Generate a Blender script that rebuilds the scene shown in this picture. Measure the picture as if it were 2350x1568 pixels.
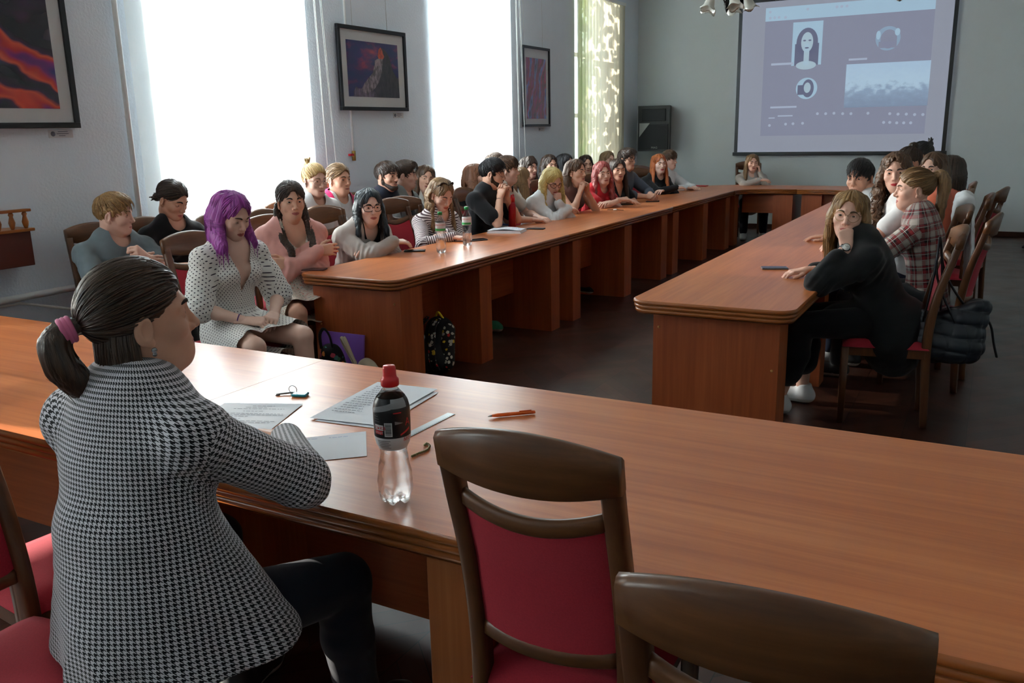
import bpy, bmesh, math, random
import numpy as np

# ------------------------------------------------------------------ scene, camera, light
for o in list(bpy.data.objects): bpy.data.objects.remove(o, do_unlink=True)
SC = bpy.context.scene; COL = SC.collection
SC.view_settings.view_transform = 'Standard'; SC.view_settings.look = 'None'
SC.view_settings.exposure = 1.05; SC.view_settings.gamma = 1.0; SC.view_settings.use_curve_mapping = False
try:
    SC.cycles.use_denoising = True; SC.cycles.max_bounces = 8; SC.cycles.transparent_max_bounces = 24; SC.cycles.diffuse_bounces = 5
    SC.cycles.caustics_reflective = False; SC.cycles.caustics_refractive = False; SC.cycles.sample_clamp_indirect = 6.0
except Exception: pass

CAM_H = 1.61; FPX = 1992.3
YAW, PITCH, ROLL = -0.50404, 0.23908, 0.02105
def _cam_axes():
    w = np.array([math.sin(YAW) * math.cos(PITCH), math.cos(YAW) * math.cos(PITCH), -math.sin(PITCH)])
    r0 = np.array([math.cos(YAW), -math.sin(YAW), 0]); d0 = np.cross(w, r0)
    return math.cos(ROLL) * r0 + math.sin(ROLL) * d0, -math.sin(ROLL) * r0 + math.cos(ROLL) * d0, w
CR, CD, CW = _cam_axes()
cam = bpy.data.cameras.new('camera'); camo = bpy.data.objects.new('camera', cam); COL.objects.link(camo)
cam.sensor_width = 36; cam.lens = FPX / 2350 * 36; cam.clip_start = .05; cam.clip_end = 200
from mathutils import Matrix
camo.matrix_world = Matrix(((CR[0], -CD[0], -CW[0], 0), (CR[1], -CD[1], -CW[1], 0), (CR[2], -CD[2], -CW[2], CAM_H), (0, 0, 0, 1)))
SC.camera = camo
def _ray(x, y): return (x - 1175) * CR + (y - 784) * CD + FPX * CW
def at(x, y, X=None, Y=None, z=None):
    """point of the room seen at a spot of the photograph, on the plane X=, Y= or z="""
    d = _ray(x, y); t = (z - CAM_H) / d[2] if z is not None else (X / d[0] if X is not None else Y / d[1])
    return np.array([0, 0, CAM_H]) + t * d

W_ = bpy.data.worlds.new('world'); SC.world = W_; W_.use_nodes = True
bg = W_.node_tree.nodes['Background']; sky = W_.node_tree.nodes.new('ShaderNodeTexSky'); sky.sky_type = 'NISHITA'
sky.sun_disc = False; sky.sun_elevation = math.radians(28); sky.sun_rotation = math.radians(-90); sky.air_density = 1.2; sky.dust_density = 1.0
W_.node_tree.links.new(sky.outputs[0], bg.inputs[0]); bg.inputs[1].default_value = .30

def area(name, loc, sx, sy, power, col=(1, 1, 1), rot=(0, 0, 0)):
    l = bpy.data.lights.new(name, 'AREA'); l.shape = 'RECTANGLE'; l.size = sx; l.size_y = sy; l.energy = power; l.color = col
    o = bpy.data.objects.new(name, l); COL.objects.link(o); o.location = loc; o.rotation_euler = rot; return o
SUN = bpy.data.lights.new('sun', 'SUN'); SUN.energy = 7; SUN.angle = math.radians(.6); SUN.color = (1.0, .93, .82)
suno = bpy.data.objects.new('sun', SUN); COL.objects.link(suno)
from mathutils import Vector
suno.rotation_euler = Vector((1.0, .12, -.38)).to_track_quat('-Z', 'Y').to_euler(); suno.location = (-9, 1, 6)
# daylight standing outside each window (facing the room)
XL, YF, XR, YB, ZC = -5.31, 14.1, 3.7, -2.7, 4.3
WIN = [(-2.05, 1.5), (1.55, 1.5), (5.17, 1.5), (8.78, 1.5), (12.36, 1.5)]     # centre Y, width of the window openings
for (yc, w), p in zip(WIN, (190, 110, 260, 200, 60)):
    area('window_daylight', (XL - .75, yc if yc < 12 else 11.3, 2.35), 2.9, 1.7, p, (.78, .92, 1.0), (0, math.radians(-90), 0))
# ------------------------------------------------------------------ helpers
def V3(*a): return np.array(a, float)
def nrm(v):
    v = np.asarray(v, float); return v / (np.linalg.norm(v) + 1e-12)
def deg(a): return a * math.pi / 180

def put_mesh(name, V, faces, mats=(), parent=None, mi=None, uv=None, smooth=True, attr=None, flat_faces=None):
    """one mesh object from arrays; faces = (n,4) array, or a list of index lists"""
    me = bpy.data.meshes.new(name)
    V = np.asarray(V, np.float32).reshape(-1, 3)
    if isinstance(faces, np.ndarray):
        ls = faces.shape[1]; nf = len(faces)
        loops = faces.reshape(-1).astype(np.int32)
        start = np.arange(nf, dtype=np.int32) * ls
    else:
        loops = np.fromiter((i for f in faces for i in f), np.int32)
        ln = np.array([len(f) for f in faces], np.int32); nf = len(faces)
        start = np.concatenate(([0], np.cumsum(ln)[:-1])).astype(np.int32)
    me.vertices.add(len(V)); me.vertices.foreach_set('co', V.reshape(-1))
    me.loops.add(len(loops)); me.loops.foreach_set('vertex_index', loops)
    me.polygons.add(nf); me.polygons.foreach_set('loop_start', start)
    for m in mats: me.materials.append(m)
    if mi is not None: me.polygons.foreach_set('material_index', np.asarray(mi, np.int32))
    me.polygons.foreach_set('use_smooth', np.full(nf, bool(smooth)))
    me.update(calc_edges=True)
    if uv is not None:
        l = me.uv_layers.new(name='UVMap'); l.data.foreach_set('uv', np.asarray(uv, np.float32).reshape(-1))
    if attr:
        for k, a in attr.items():
            at = me.attributes.new(k, 'FLOAT_VECTOR', 'POINT'); at.data.foreach_set('vector', np.asarray(a, np.float32).reshape(-1))
    me.validate(clean_customdata=False)
    o = bpy.data.objects.new(name, me); COL.objects.link(o)
    if parent is not None: o.parent = parent
    return o

class MB:
    """collects simple shapes; build() links them as ONE mesh object"""
    def __init__(s): s.v = []; s.f = []; s.m = []; s.sm = []; s.n = 0; s.cur = 0
    def add(s, V, F, smooth=False):
        V = np.asarray(V, float).reshape(-1, 3)
        s.v.append(V)
        for f in F: s.f.append([i + s.n for i in f]); s.m.append(s.cur); s.sm.append(smooth)
        s.n += len(V); return s
    def box(s, lo, hi, M=None, bev=0.0):
        x0, y0, z0 = lo; x1, y1, z1 = hi
        if bev <= 0:
            V = np.array([(x, y, z) for z in (z0, z1) for y in (y0, y1) for x in (x0, x1)], float)
            F = [(0, 2, 3, 1), (4, 5, 7, 6), (0, 1, 5, 4), (2, 6, 7, 3), (0, 4, 6, 2), (1, 3, 7, 5)]
            if M is not None: V = V @ M[:3, :3].T + M[:3, 3]
            return s.add(V, F)
        b = min(bev, (x1 - x0) / 2.01, (y1 - y0) / 2.01, (z1 - z0) / 2.01)
        bm = bmesh.new(); bmesh.ops.create_cube(bm, size=1)
        for v in bm.verts: v.co = ((x0 + x1) / 2 + v.co.x * (x1 - x0), (y0 + y1) / 2 + v.co.y * (y1 - y0), (z0 + z1) / 2 + v.co.z * (z1 - z0))
        bmesh.ops.bevel(bm, geom=list(bm.edges), offset=b, segments=2, affect='EDGES', profile=.6)
        bm.verts.index_update()
        V = np.array([v.co[:] for v in bm.verts]); F = [[v.index for v in f.verts] for f in bm.faces]; bm.free()
        if M is not None: V = V @ M[:3, :3].T + M[:3, 3]
        return s.add(V, F)
    def tube(s, P, r, n=8, cap=True, flat=1.0, up=None):
        V, F = tube_arrays(P, r, n, cap, flat, up); return s.add(V, F, True)
    def lathe(s, prof, n=24, c=(0, 0, 0), mod=None):
        """prof: (r,z) list, bottom to top, about z"""
        V = []; F = []
        m = len(prof)
        for (r, z) in prof:
            for k in range(n):
                a = 2 * math.pi * k / n
                rr, zz = (r, z) if mod is None else mod(r, z, a)
                V.append((c[0] + rr * math.cos(a), c[1] + rr * math.sin(a), c[2] + zz))
        for i in range(m - 1):
            for k in range(n):
                k2 = (k + 1) % n
                F.append((i * n + k, i * n + k2, (i + 1) * n + k2, (i + 1) * n + k))
        if prof[0][0] > 1e-5: F.append(tuple(range(n - 1, -1, -1)))
        if prof[-1][0] > 1e-5: F.append(tuple((m - 1) * n + k for k in range(n)))
        return s.add(V, F, True)
    def prism(s, poly, z0, z1, M=None):
        n = len(poly)
        V = [(x, y, z0) for x, y in poly] + [(x, y, z1) for x, y in poly]
        F = [tuple(range(n - 1, -1, -1)), tuple(range(n, 2 * n))] + [(i, (i + 1) % n, (i + 1) % n + n, i + n) for i in range(n)]
        V = np.array(V, float)
        if M is not None: V = V @ M[:3, :3].T + M[:3, 3]
        return s.add(V, F)
    def sphere(s, c, r, n=12, m=8):
        r = np.ones(3) * r; V = [(0, 0, -1)]; F = []
        for i in range(1, m):
            t = math.pi * i / m
            for k in range(n):
                a = 2 * math.pi * k / n; V.append((math.sin(t) * math.cos(a), math.sin(t) * math.sin(a), -math.cos(t)))
        V.append((0, 0, 1)); last = len(V) - 1
        for k in range(n): F.append((0, 1 + (k + 1) % n, 1 + k))
        for i in range(m - 2):
            for k in range(n):
                a = 1 + i * n; b = a + n; F.append((a + k, a + (k + 1) % n, b + (k + 1) % n, b + k))
        a = 1 + (m - 2) * n
        for k in range(n): F.append((a + k, a + (k + 1) % n, last))
        return s.add(np.array(V) * r + np.array(c, float), F, True)
    def torus(s, c, R, r, axis=(0, 0, 1), n=24, m=8, sx=1.0):
        ax = nrm(axis); u = nrm(np.cross(ax, (0, 0, 1) if abs(ax[2]) < .9 else (1, 0, 0))); w = np.cross(ax, u)
        P = [np.array(c) + R * (u * math.cos(t) * sx + w * math.sin(t)) for t in np.linspace(0, 2 * math.pi, n, endpoint=False)]
        V = []; F = []
        for i in range(n):
            t = 2 * math.pi * i / n; d = nrm(u * math.cos(t) * sx + w * math.sin(t))
            for k in range(m):
                a = 2 * math.pi * k / m; V.append(P[i] + r * (d * math.cos(a) + ax * math.sin(a)))
        for i in range(n):
            for k in range(m):
                i2 = (i + 1) % n; k2 = (k + 1) % m; F.append((i * m + k, i * m + k2, i2 * m + k2, i2 * m + k))
        return s.add(V, F, True)
    def build(s, name, mats, parent=None, M=None, sm=None):
        if not isinstance(mats, (list, tuple)): mats = [mats]
        V = np.concatenate(s.v)
        if M is not None: V = V @ M[:3, :3].T + M[:3, 3]
        o = put_mesh(name, V, s.f, mats, parent, mi=s.m)
        fl = np.array(s.sm if sm is None else [sm] * len(s.f), bool); o.data.polygons.foreach_set('use_smooth', fl)
        return o

def tube_arrays(P, r, n=8, cap=True, flat=1.0, up=None):
    P = np.asarray(P, float); m = len(P); r = np.broadcast_to(np.asarray(r, float), (m,))
    T = np.gradient(P, axis=0); T /= (np.linalg.norm(T, axis=1, keepdims=True) + 1e-12)
    u = np.cross(T[0], (0, 0, 1) if up is None else up)
    if np.linalg.norm(u) < 1e-3: u = np.cross(T[0], (1, 0, 0))
    u = nrm(u); V = []
    a = np.arange(n) * 2 * math.pi / n
    for i in range(m):
        u = nrm(u - T[i] * np.dot(u, T[i])); w = np.cross(T[i], u)
        V.append(P[i] + r[i] * (np.cos(a)[:, None] * u + flat * np.sin(a)[:, None] * w))
    V = np.concatenate(V); F = []
    for i in range(m - 1):
        for k in range(n):
            k2 = (k + 1) % n; F.append((i * n + k, i * n + k2, (i + 1) * n + k2, (i + 1) * n + k))
    if cap: F.append(tuple(range(n - 1, -1, -1))); F.append(tuple((m - 1) * n + k for k in range(n)))
    return V, F

def mat4(R=None, t=(0, 0, 0)):
    M = np.eye(4)
    if R is not None: M[:3, :3] = R
    M[:3, 3] = t; return M
def rotz(a): c, s = math.cos(a), math.sin(a); return np.array([[c, -s, 0], [s, c, 0], [0, 0, 1.]])
def rotx(a): c, s = math.cos(a), math.sin(a); return np.array([[1., 0, 0], [0, c, -s], [0, s, c]])
def roty(a): c, s = math.cos(a), math.sin(a); return np.array([[c, 0, s], [0, 1., 0], [-s, 0, c]])
def bez(pts, n=16):
    """Catmull-Rom through the points"""
    P = [np.array(p, float) for p in pts]; P = [2 * P[0] - P[1]] + P + [2 * P[-1] - P[-2]]; out = []
    for i in range(1, len(P) - 2):
        for t in np.linspace(0, 1, n, endpoint=False):
            a, b, c, d = P[i - 1:i + 3]
            out.append(.5 * (2 * b + (c - a) * t + (2 * a - 5 * b + 4 * c - d) * t * t + (3 * b - a - 3 * c + d) * t ** 3))
    out.append(P[-2]); return np.array(out)

def tag(o, label=None, cat=None, group=None, kind=None):
    if label: o['label'] = label
    if cat: o['category'] = cat
    if group: o['group'] = group
    if kind: o['kind'] = kind
    return o
def thing(name, label, cat, loc=(0, 0, 0), rz=0.0, group=None):
    o = bpy.data.objects.new(name, None); COL.objects.link(o); o.empty_display_size = .1
    o.location = tuple(float(x) for x in loc); o.rotation_euler = (0, 0, rz)
    return tag(o, label, cat, group)
def copy_tree(o, parent=None):
    c = o.copy(); COL.objects.link(c)
    if parent is not None: c.parent = parent
    for ch in list(o.children): copy_tree(ch, c)
    return c
def text_mesh(txt, size, extrude=0.0):
    """glyph outlines of a short text as arrays, lying in xy, centred"""
    cu = bpy.data.curves.new('lettering', 'FONT'); cu.body = txt; cu.size = size; cu.extrude = extrude
    cu.align_x = 'CENTER'; cu.align_y = 'CENTER'; cu.resolution_u = 3
    o = bpy.data.objects.new('lettering', cu); COL.objects.link(o)
    dg = bpy.context.evaluated_depsgraph_get(); me = o.evaluated_get(dg).to_mesh()
    V = np.array([v.co[:] for v in me.vertices]); F = [list(p.vertices) for p in me.polygons]
    o.evaluated_get(dg).to_mesh_clear(); bpy.data.objects.remove(o); bpy.data.curves.remove(cu)
    return V, F

# ------------------------------------------------------------------ distance-field mesher
class Grid:
    def __init__(s, lo, hi, h):
        s.h = h; s.lo = np.array(lo, float); n = np.ceil((np.array(hi) - s.lo) / h).astype(int) + 1
        s.n = n; s.F = np.full(tuple(n), 1.0, np.float32)
        s.ax = [(s.lo[i] + h * np.arange(n[i])).astype(np.float32) for i in range(3)]
    def sl(s, lo, hi):
        a = np.clip(np.floor((np.array(lo) - s.lo) / s.h).astype(int), 0, s.n - 1)
        b = np.clip(np.ceil((np.array(hi) - s.lo) / s.h).astype(int) + 1, 1, s.n)
        S = tuple(slice(a[i], b[i]) for i in range(3))
        return S, s.ax[0][S[0]][:, None, None], s.ax[1][S[1]][None, :, None], s.ax[2][S[2]][None, None, :]
    def put(s, S, d, k, op):
        f = s.F[S]
        if d.size == 0: return
        if op == 'u':
            h = np.maximum(k - np.abs(f - d), 0) / k; s.F[S] = np.minimum(f, d) - h * h * k * .25
        else:
            h = np.maximum(k - np.abs(f + d), 0) / k; s.F[S] = np.maximum(f, -d) + h * h * k * .25
    def cone(s, a, b, ra, rb, k=.02, op='u', flat=None, s2=1.0):
        a = np.array(a, float); b = np.array(b, float); m = max(ra, rb) + k + 2 * s.h
        S, X, Y, Z = s.sl(np.minimum(a, b) - m, np.maximum(a, b) + m)
        ba = (b - a).astype(np.float32); L = float(ba @ ba) + 1e-9
        x = X - np.float32(a[0]); y = Y - np.float32(a[1]); z = Z - np.float32(a[2])
        t = np.clip((x * ba[0] + y * ba[1] + z * ba[2]) / L, 0, 1)
        x = x - t * ba[0]; y = y - t * ba[1]; z = z - t * ba[2]
        q = x * x + y * y + z * z
        if flat is not None:
            u = nrm(flat).astype(np.float32); w = x * u[0] + y * u[1] + z * u[2]; q = q + np.float32(s2 * s2 - 1) * w * w
        s.put(S, np.sqrt(q) - (np.float32(ra) + t * np.float32(rb - ra)), k, op)
    def ell(s, c, r, k=.02, op='u', M=None):
        c = np.array(c, float); r = np.ones(3) * np.array(r, float); m = r.max() + k + 2 * s.h
        mm = np.full(3, m) if M is not None else r + k + 2 * s.h
        S, X, Y, Z = s.sl(c - mm, c + mm)
        x = X - np.float32(c[0]); y = Y - np.float32(c[1]); z = Z - np.float32(c[2])
        if M is not None:
            M = np.asarray(M, np.float32)   # columns = local axes
            x, y, z = [x * M[0, i] + y * M[1, i] + z * M[2, i] for i in range(3)]
        r = r.astype(np.float32)
        k0 = np.sqrt((x / r[0]) ** 2 + (y / r[1]) ** 2 + (z / r[2]) ** 2)
        k1 = np.sqrt((x / r[0] ** 2) ** 2 + (y / r[1] ** 2) ** 2 + (z / r[2] ** 2) ** 2) + 1e-9
        s.put(S, (k0 * (k0 - 1) / k1).astype(np.float32), k, op)
    def plane(s, p, n, k=.005):
        """cut away everything on the side n points to"""
        n = nrm(n); S, X, Y, Z = s.sl(s.lo, s.lo + s.h * s.n)
        d = -((X - p[0]) * n[0] + (Y - p[1]) * n[1] + (Z - p[2]) * n[2])
        s.put(S, d.astype(np.float32), k, 's')
    def mesh(s, smooth=1):
        V, Q = snets(s.F, s.lo, s.h)
        for _ in range(smooth): V = lap(V, Q, .5)
        return V, Q

def snets(F, lo, h):
    F[0], F[-1] = 1, 1; F[:, 0], F[:, -1] = 1, 1; F[:, :, 0], F[:, :, -1] = 1, 1
    S = F < 0; n = np.array(F.shape)
    cnt = np.zeros(n - 1, np.int8)
    for i in (0, 1):
        for j in (0, 1):
            for k in (0, 1): cnt += S[i:n[0] - 1 + i, j:n[1] - 1 + j, k:n[2] - 1 + k]
    act = (cnt > 0) & (cnt < 8); I, J, K = np.nonzero(act)
    idx = np.full(act.shape, -1, np.int32); idx[act] = np.arange(len(I))
    acc = np.zeros((len(I), 3), np.float32); w = np.zeros(len(I), np.float32)
    cs = [(i, j, k) for i in (0, 1) for j in (0, 1) for k in (0, 1)]
    for a in cs:
        for d in range(3):
            if a[d]: continue
            b = list(a); b[d] = 1
            fa = F[I + a[0], J + a[1], K + a[2]]; fb = F[I + b[0], J + b[1], K + b[2]]
            m = (fa < 0) != (fb < 0); t = fa[m] / (fa[m] - fb[m])
            for c in range(3): acc[m, c] += a[c] + (t if c == d else 0)
            w[m] += 1
    V = np.asarray(lo) + h * (np.stack([I, J, K], 1) + acc / np.maximum(w, 1)[:, None])
    out = []
    for d in range(3):
        u, v = (d + 1) % 3, (d + 2) % 3
        A = np.swapaxes(S, 0, 0); s0 = [slice(None)] * 3; s1 = [slice(None)] * 3; s0[d] = slice(0, -1); s1[d] = slice(1, None)
        e = S[tuple(s0)] != S[tuple(s1)]
        p = np.stack(np.nonzero(e), 1); p = p[(p[:, u] > 0) & (p[:, v] > 0) & (p[:, u] < n[u] - 1) & (p[:, v] < n[v] - 1)]
        def cell(du, dv):
            q = p.copy(); q[:, u] += du; q[:, v] += dv; return idx[q[:, 0], q[:, 1], q[:, 2]]
        q = np.stack([cell(-1, -1), cell(0, -1), cell(0, 0), cell(-1, 0)], 1)
        ins = S[p[:, 0], p[:, 1], p[:, 2]]; q[~ins] = q[~ins][:, ::-1]; out.append(q)
    Q = np.concatenate(out); return V, Q[(Q >= 0).all(1)]

def lap(V, Q, f=.5):
    acc = np.zeros_like(V); w = np.zeros(len(V))
    for i in range(4):
        a, b = Q[:, i], Q[:, (i + 1) % 4]
        for c in range(3): acc[:, c] += np.bincount(a, V[b, c], len(V)) + np.bincount(b, V[a, c], len(V))
        w += np.bincount(a, minlength=len(V)) + np.bincount(b, minlength=len(V))
    w = np.maximum(w, 1)[:, None]; return V * (1 - f) + f * acc / w
def vnormals(V, Q):
    fn = np.cross(V[Q[:, 2]] - V[Q[:, 0]], V[Q[:, 3]] - V[Q[:, 1]]); N = np.zeros_like(V)
    for i in range(4):
        for c in range(3): N[:, c] += np.bincount(Q[:, i], fn[:, c], len(V))
    return N / (np.linalg.norm(N, axis=1, keepdims=True) + 1e-12)
def vnoise(P, seed=0):
    """smooth value noise in -1..1"""
    P = np.asarray(P, float); i = np.floor(P).astype(np.int64); f = P - i; f = f * f * (3 - 2 * f)
    def hsh(a):
        n = (a[:, 0] * 73856093) ^ (a[:, 1] * 19349663) ^ (a[:, 2] * 83492791) ^ (seed * 2654435761)
        n = (n ^ (n >> 13)) * 1274126177 & 0x7fffffff; n = (n ^ (n >> 15)) * 69069 & 0x7fffffff
        return (n % 10007) / 5003.5 - 1
    r = 0
    for a in (0, 1):
        for b in (0, 1):
            for c in (0, 1):
                w = (f[:, 0] if a else 1 - f[:, 0]) * (f[:, 1] if b else 1 - f[:, 1]) * (f[:, 2] if c else 1 - f[:, 2])
                r = r + w * hsh(i + np.array([a, b, c]))
    return r
def drop(V, Q, kill_face):
    """remove faces and unused vertices"""
    Q = Q[~kill_face]; used = np.zeros(len(V), bool); used[Q.reshape(-1)] = True
    m = np.cumsum(used) - 1; return V[used], m[Q], used
def tidy_rim(V, Q, it=10):
    """smooths the open edges left by a cut"""
    E = np.concatenate([np.stack([Q[:, i], Q[:, (i + 1) % 4]], 1) for i in range(4)]); k = np.sort(E, 1); _, inv, cnt = np.unique(k, axis=0, return_inverse=True, return_counts=True); B = k[cnt[inv.reshape(-1)] == 1]
    if len(B) == 0: return V
    V = V.copy(); w = np.bincount(B.reshape(-1), minlength=len(V)); on = w > 0
    for _ in range(it):
        acc = np.zeros_like(V)
        for c in range(3): acc[:, c] = np.bincount(B[:, 0], V[B[:, 1], c], len(V)) + np.bincount(B[:, 1], V[B[:, 0], c], len(V))
        V[on] = .5 * V[on] + .5 * acc[on] / w[on][:, None]
    return V
# ------------------------------------------------------------------ materials
MAT = {}
def srgb(r, g, b):
    f = lambda c: (c / 255 / 12.92) if c <= 10 else (((c / 255) + .055) / 1.055) ** 2.4
    return (f(r), f(g), f(b), 1)
def new_mat(name):
    m = bpy.data.materials.new(name); m.use_nodes = True; nt = m.node_tree; b = nt.nodes['Principled BSDF']; MAT[name] = m; return m, nt, b
def N(nt, t, **k):
    n = nt.nodes.new(t)
    for a, v in k.items():
        if a == 'op': n.operation = v
        else: setattr(n, a, v)
    return n
def mth(nt, op, a, b=None, c=None):
    n = nt.nodes.new('ShaderNodeMath'); n.operation = op
    for i, x in enumerate((a, b, c)):
        if x is None: continue
        if isinstance(x, (int, float)): n.inputs[i].default_value = x
        else: nt.links.new(x, n.inputs[i])
    return n.outputs[0]
def mixc(nt, f, a, b):
    n = nt.nodes.new('ShaderNodeMix'); n.data_type = 'RGBA'
    for i, x in ((0, f), (6, a), (7, b)):
        if isinstance(x, (tuple, list)): n.inputs[i].default_value = x
        elif isinstance(x, (int, float)): n.inputs[i].default_value = x
        else: nt.links.new(x, n.inputs[i])
    return n.outputs[2]
def noise(nt, vec, scale, detail=2, rough=.5, dim='3D'):
    n = nt.nodes.new('ShaderNodeTexNoise'); n.inputs['Scale'].default_value = scale; n.inputs['Detail'].default_value = detail; n.inputs['Roughness'].default_value = rough
    if vec is not None: nt.links.new(vec, n.inputs['Vector'])
    return n.outputs['Fac']
def ramp(nt, f, stops):
    n = nt.nodes.new('ShaderNodeValToRGB'); cr = n.color_ramp
    while len(cr.elements) < len(stops): cr.elements.new(.5)
    for e, (p, c) in zip(cr.elements, stops): e.position = p; e.color = c
    nt.links.new(f, n.inputs[0]); return n.outputs[0]
def bump(nt, b, h, strength=.2, dist=.002):
    n = nt.nodes.new('ShaderNodeBump'); n.inputs['Strength'].default_value = strength; n.inputs['Distance'].default_value = dist
    nt.links.new(h, n.inputs['Height']); nt.links.new(n.outputs[0], b.inputs['Normal'])
def coord(nt, which='Object'):
    return nt.nodes.new('ShaderNodeTexCoord').outputs[which]
def mapping(nt, vec, scale=(1, 1, 1), rot=(0, 0, 0), loc=(0, 0, 0)):
    n = nt.nodes.new('ShaderNodeMapping'); n.inputs['Scale'].default_value = scale; n.inputs['Rotation'].default_value = rot; n.inputs['Location'].default_value = loc
    nt.links.new(vec, n.inputs['Vector']); return n.outputs[0]
def simple(name, col, rough=.6, metal=0.0, spec=.5, bumpy=0, var=0.0, sheen=0.0):
    m, nt, b = new_mat(name); b.inputs['Base Color'].default_value = col; b.inputs['Roughness'].default_value = rough; b.inputs['Metallic'].default_value = metal
    b.inputs['Specular IOR Level'].default_value = spec
    if sheen: b.inputs['Sheen Weight'].default_value = sheen
    if var or bumpy:
        f = noise(nt, coord(nt), 60 if not bumpy else bumpy, 3)
        if var: nt.links.new(mixc(nt, f, tuple(c * (1 - var) for c in col[:3]) + (1,), tuple(min(1, c * (1 + var)) for c in col[:3]) + (1,)), b.inputs['Base Color'])
        if bumpy: bump(nt, b, f, .25, .002)
    return m
def skin_mat(name, col):
    m, nt, b = new_mat(name); c = coord(nt); f = noise(nt, c, 14, 3)
    nt.links.new(mixc(nt, f, tuple(x * y for x, y in zip(col[:3], (.90, .82, .80))) + (1,), tuple(min(1, x * y) for x, y in zip(col[:3], (1.06, 1.08, 1.08))) + (1,)), b.inputs['Base Color'])
    b.inputs['Roughness'].default_value = .48; b.inputs['Specular IOR Level'].default_value = .4
    return m
def hair_mat(name, dark, light, mid=None, rough=.42):
    m, nt, b = new_mat(name); a = N(nt, 'ShaderNodeAttribute', attribute_name='hc').outputs['Vector']
    f = noise(nt, a, 1.0, 4, .65); st = [(.28, dark), (.72, light)] if mid is None else [(.25, dark), (.5, mid), (.75, light)]
    nt.links.new(ramp(nt, f, st), b.inputs['Base Color']); b.inputs['Roughness'].default_value = rough; b.inputs['Specular IOR Level'].default_value = .55
    bump(nt, b, f, .55, .006); return m
def cloth_mat(name, col, rough=.85, var=.12, weave=900, sheen=.15):
    m, nt, b = new_mat(name); uv = coord(nt, 'UV'); f = noise(nt, coord(nt), 25, 3); w = noise(nt, uv, weave, 1)
    nt.links.new(mixc(nt, f, tuple(c * (1 - var) for c in col[:3]) + (1,), tuple(min(1, c * (1 + var)) for c in col[:3]) + (1,)), b.inputs['Base Color'])
    b.inputs['Roughness'].default_value = rough; b.inputs['Sheen Weight'].default_value = sheen; b.inputs['Specular IOR Level'].default_value = .25
    bump(nt, b, mth(nt, 'ADD', f, mth(nt, 'MULTIPLY', w, .3)), .25, .004); return m
def uvsep(nt):
    s = nt.nodes.new('ShaderNodeSeparateXYZ'); nt.links.new(coord(nt, 'UV'), s.inputs[0]); return s.outputs[0], s.outputs[1]
def houndstooth(name, dark, light, tile=.0104):
    m, nt, b = new_mat(name); u, v = uvsep(nt)
    u = mth(nt, 'DIVIDE', u, tile); v = mth(nt, 'DIVIDE', v, tile)
    fu = mth(nt, 'FRACT', u); fv = mth(nt, 'FRACT', v)
    du = mth(nt, 'LESS_THAN', fu, .5); dv = mth(nt, 'LESS_THAN', fv, .5)
    tw = mth(nt, 'LESS_THAN', mth(nt, 'FRACT', mth(nt, 'MULTIPLY', mth(nt, 'ADD', u, v), 2.0)), .5)
    k = mth(nt, 'ADD', mth(nt, 'MULTIPLY', du, tw), mth(nt, 'MULTIPLY', dv, mth(nt, 'SUBTRACT', 1.0, tw)))
    fz = noise(nt, coord(nt), 600, 2)
    nt.links.new(mixc(nt, k, light, dark), b.inputs['Base Color']); b.inputs['Roughness'].default_value = .9; b.inputs['Sheen Weight'].default_value = .3; b.inputs['Specular IOR Level'].default_value = .2
    bump(nt, b, fz, .3, .0015); return m
def dots(name, bg, fg, tile=.0235, r=.135):
    m, nt, b = new_mat(name); u, v = uvsep(nt); u = mth(nt, 'DIVIDE', u, tile); v = mth(nt, 'DIVIDE', v, tile)
    def one(off):
        a = mth(nt, 'SUBTRACT', mth(nt, 'FRACT', mth(nt, 'ADD', u, off)), .5); c = mth(nt, 'SUBTRACT', mth(nt, 'FRACT', mth(nt, 'ADD', v, off)), .5)
        return mth(nt, 'LESS_THAN', mth(nt, 'ADD', mth(nt, 'MULTIPLY', a, a), mth(nt, 'MULTIPLY', c, c)), r * r)
    k = mth(nt, 'MAXIMUM', one(0.0), one(.5))
    nt.links.new(mixc(nt, k, bg, fg), b.inputs['Base Color']); b.inputs['Roughness'].default_value = .85; bump(nt, b, noise(nt, coord(nt), 30, 3), .3, .004); return m
def stripes(name, bg, fg, tile=.017, duty=.42):
    m, nt, b = new_mat(name); u, v = uvsep(nt); f = mth(nt, 'FRACT', mth(nt, 'DIVIDE', v, tile)); k = mth(nt, 'LESS_THAN', f, duty)
    nt.links.new(mixc(nt, k, bg, fg), b.inputs['Base Color']); b.inputs['Roughness'].default_value = .9; return m
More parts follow.
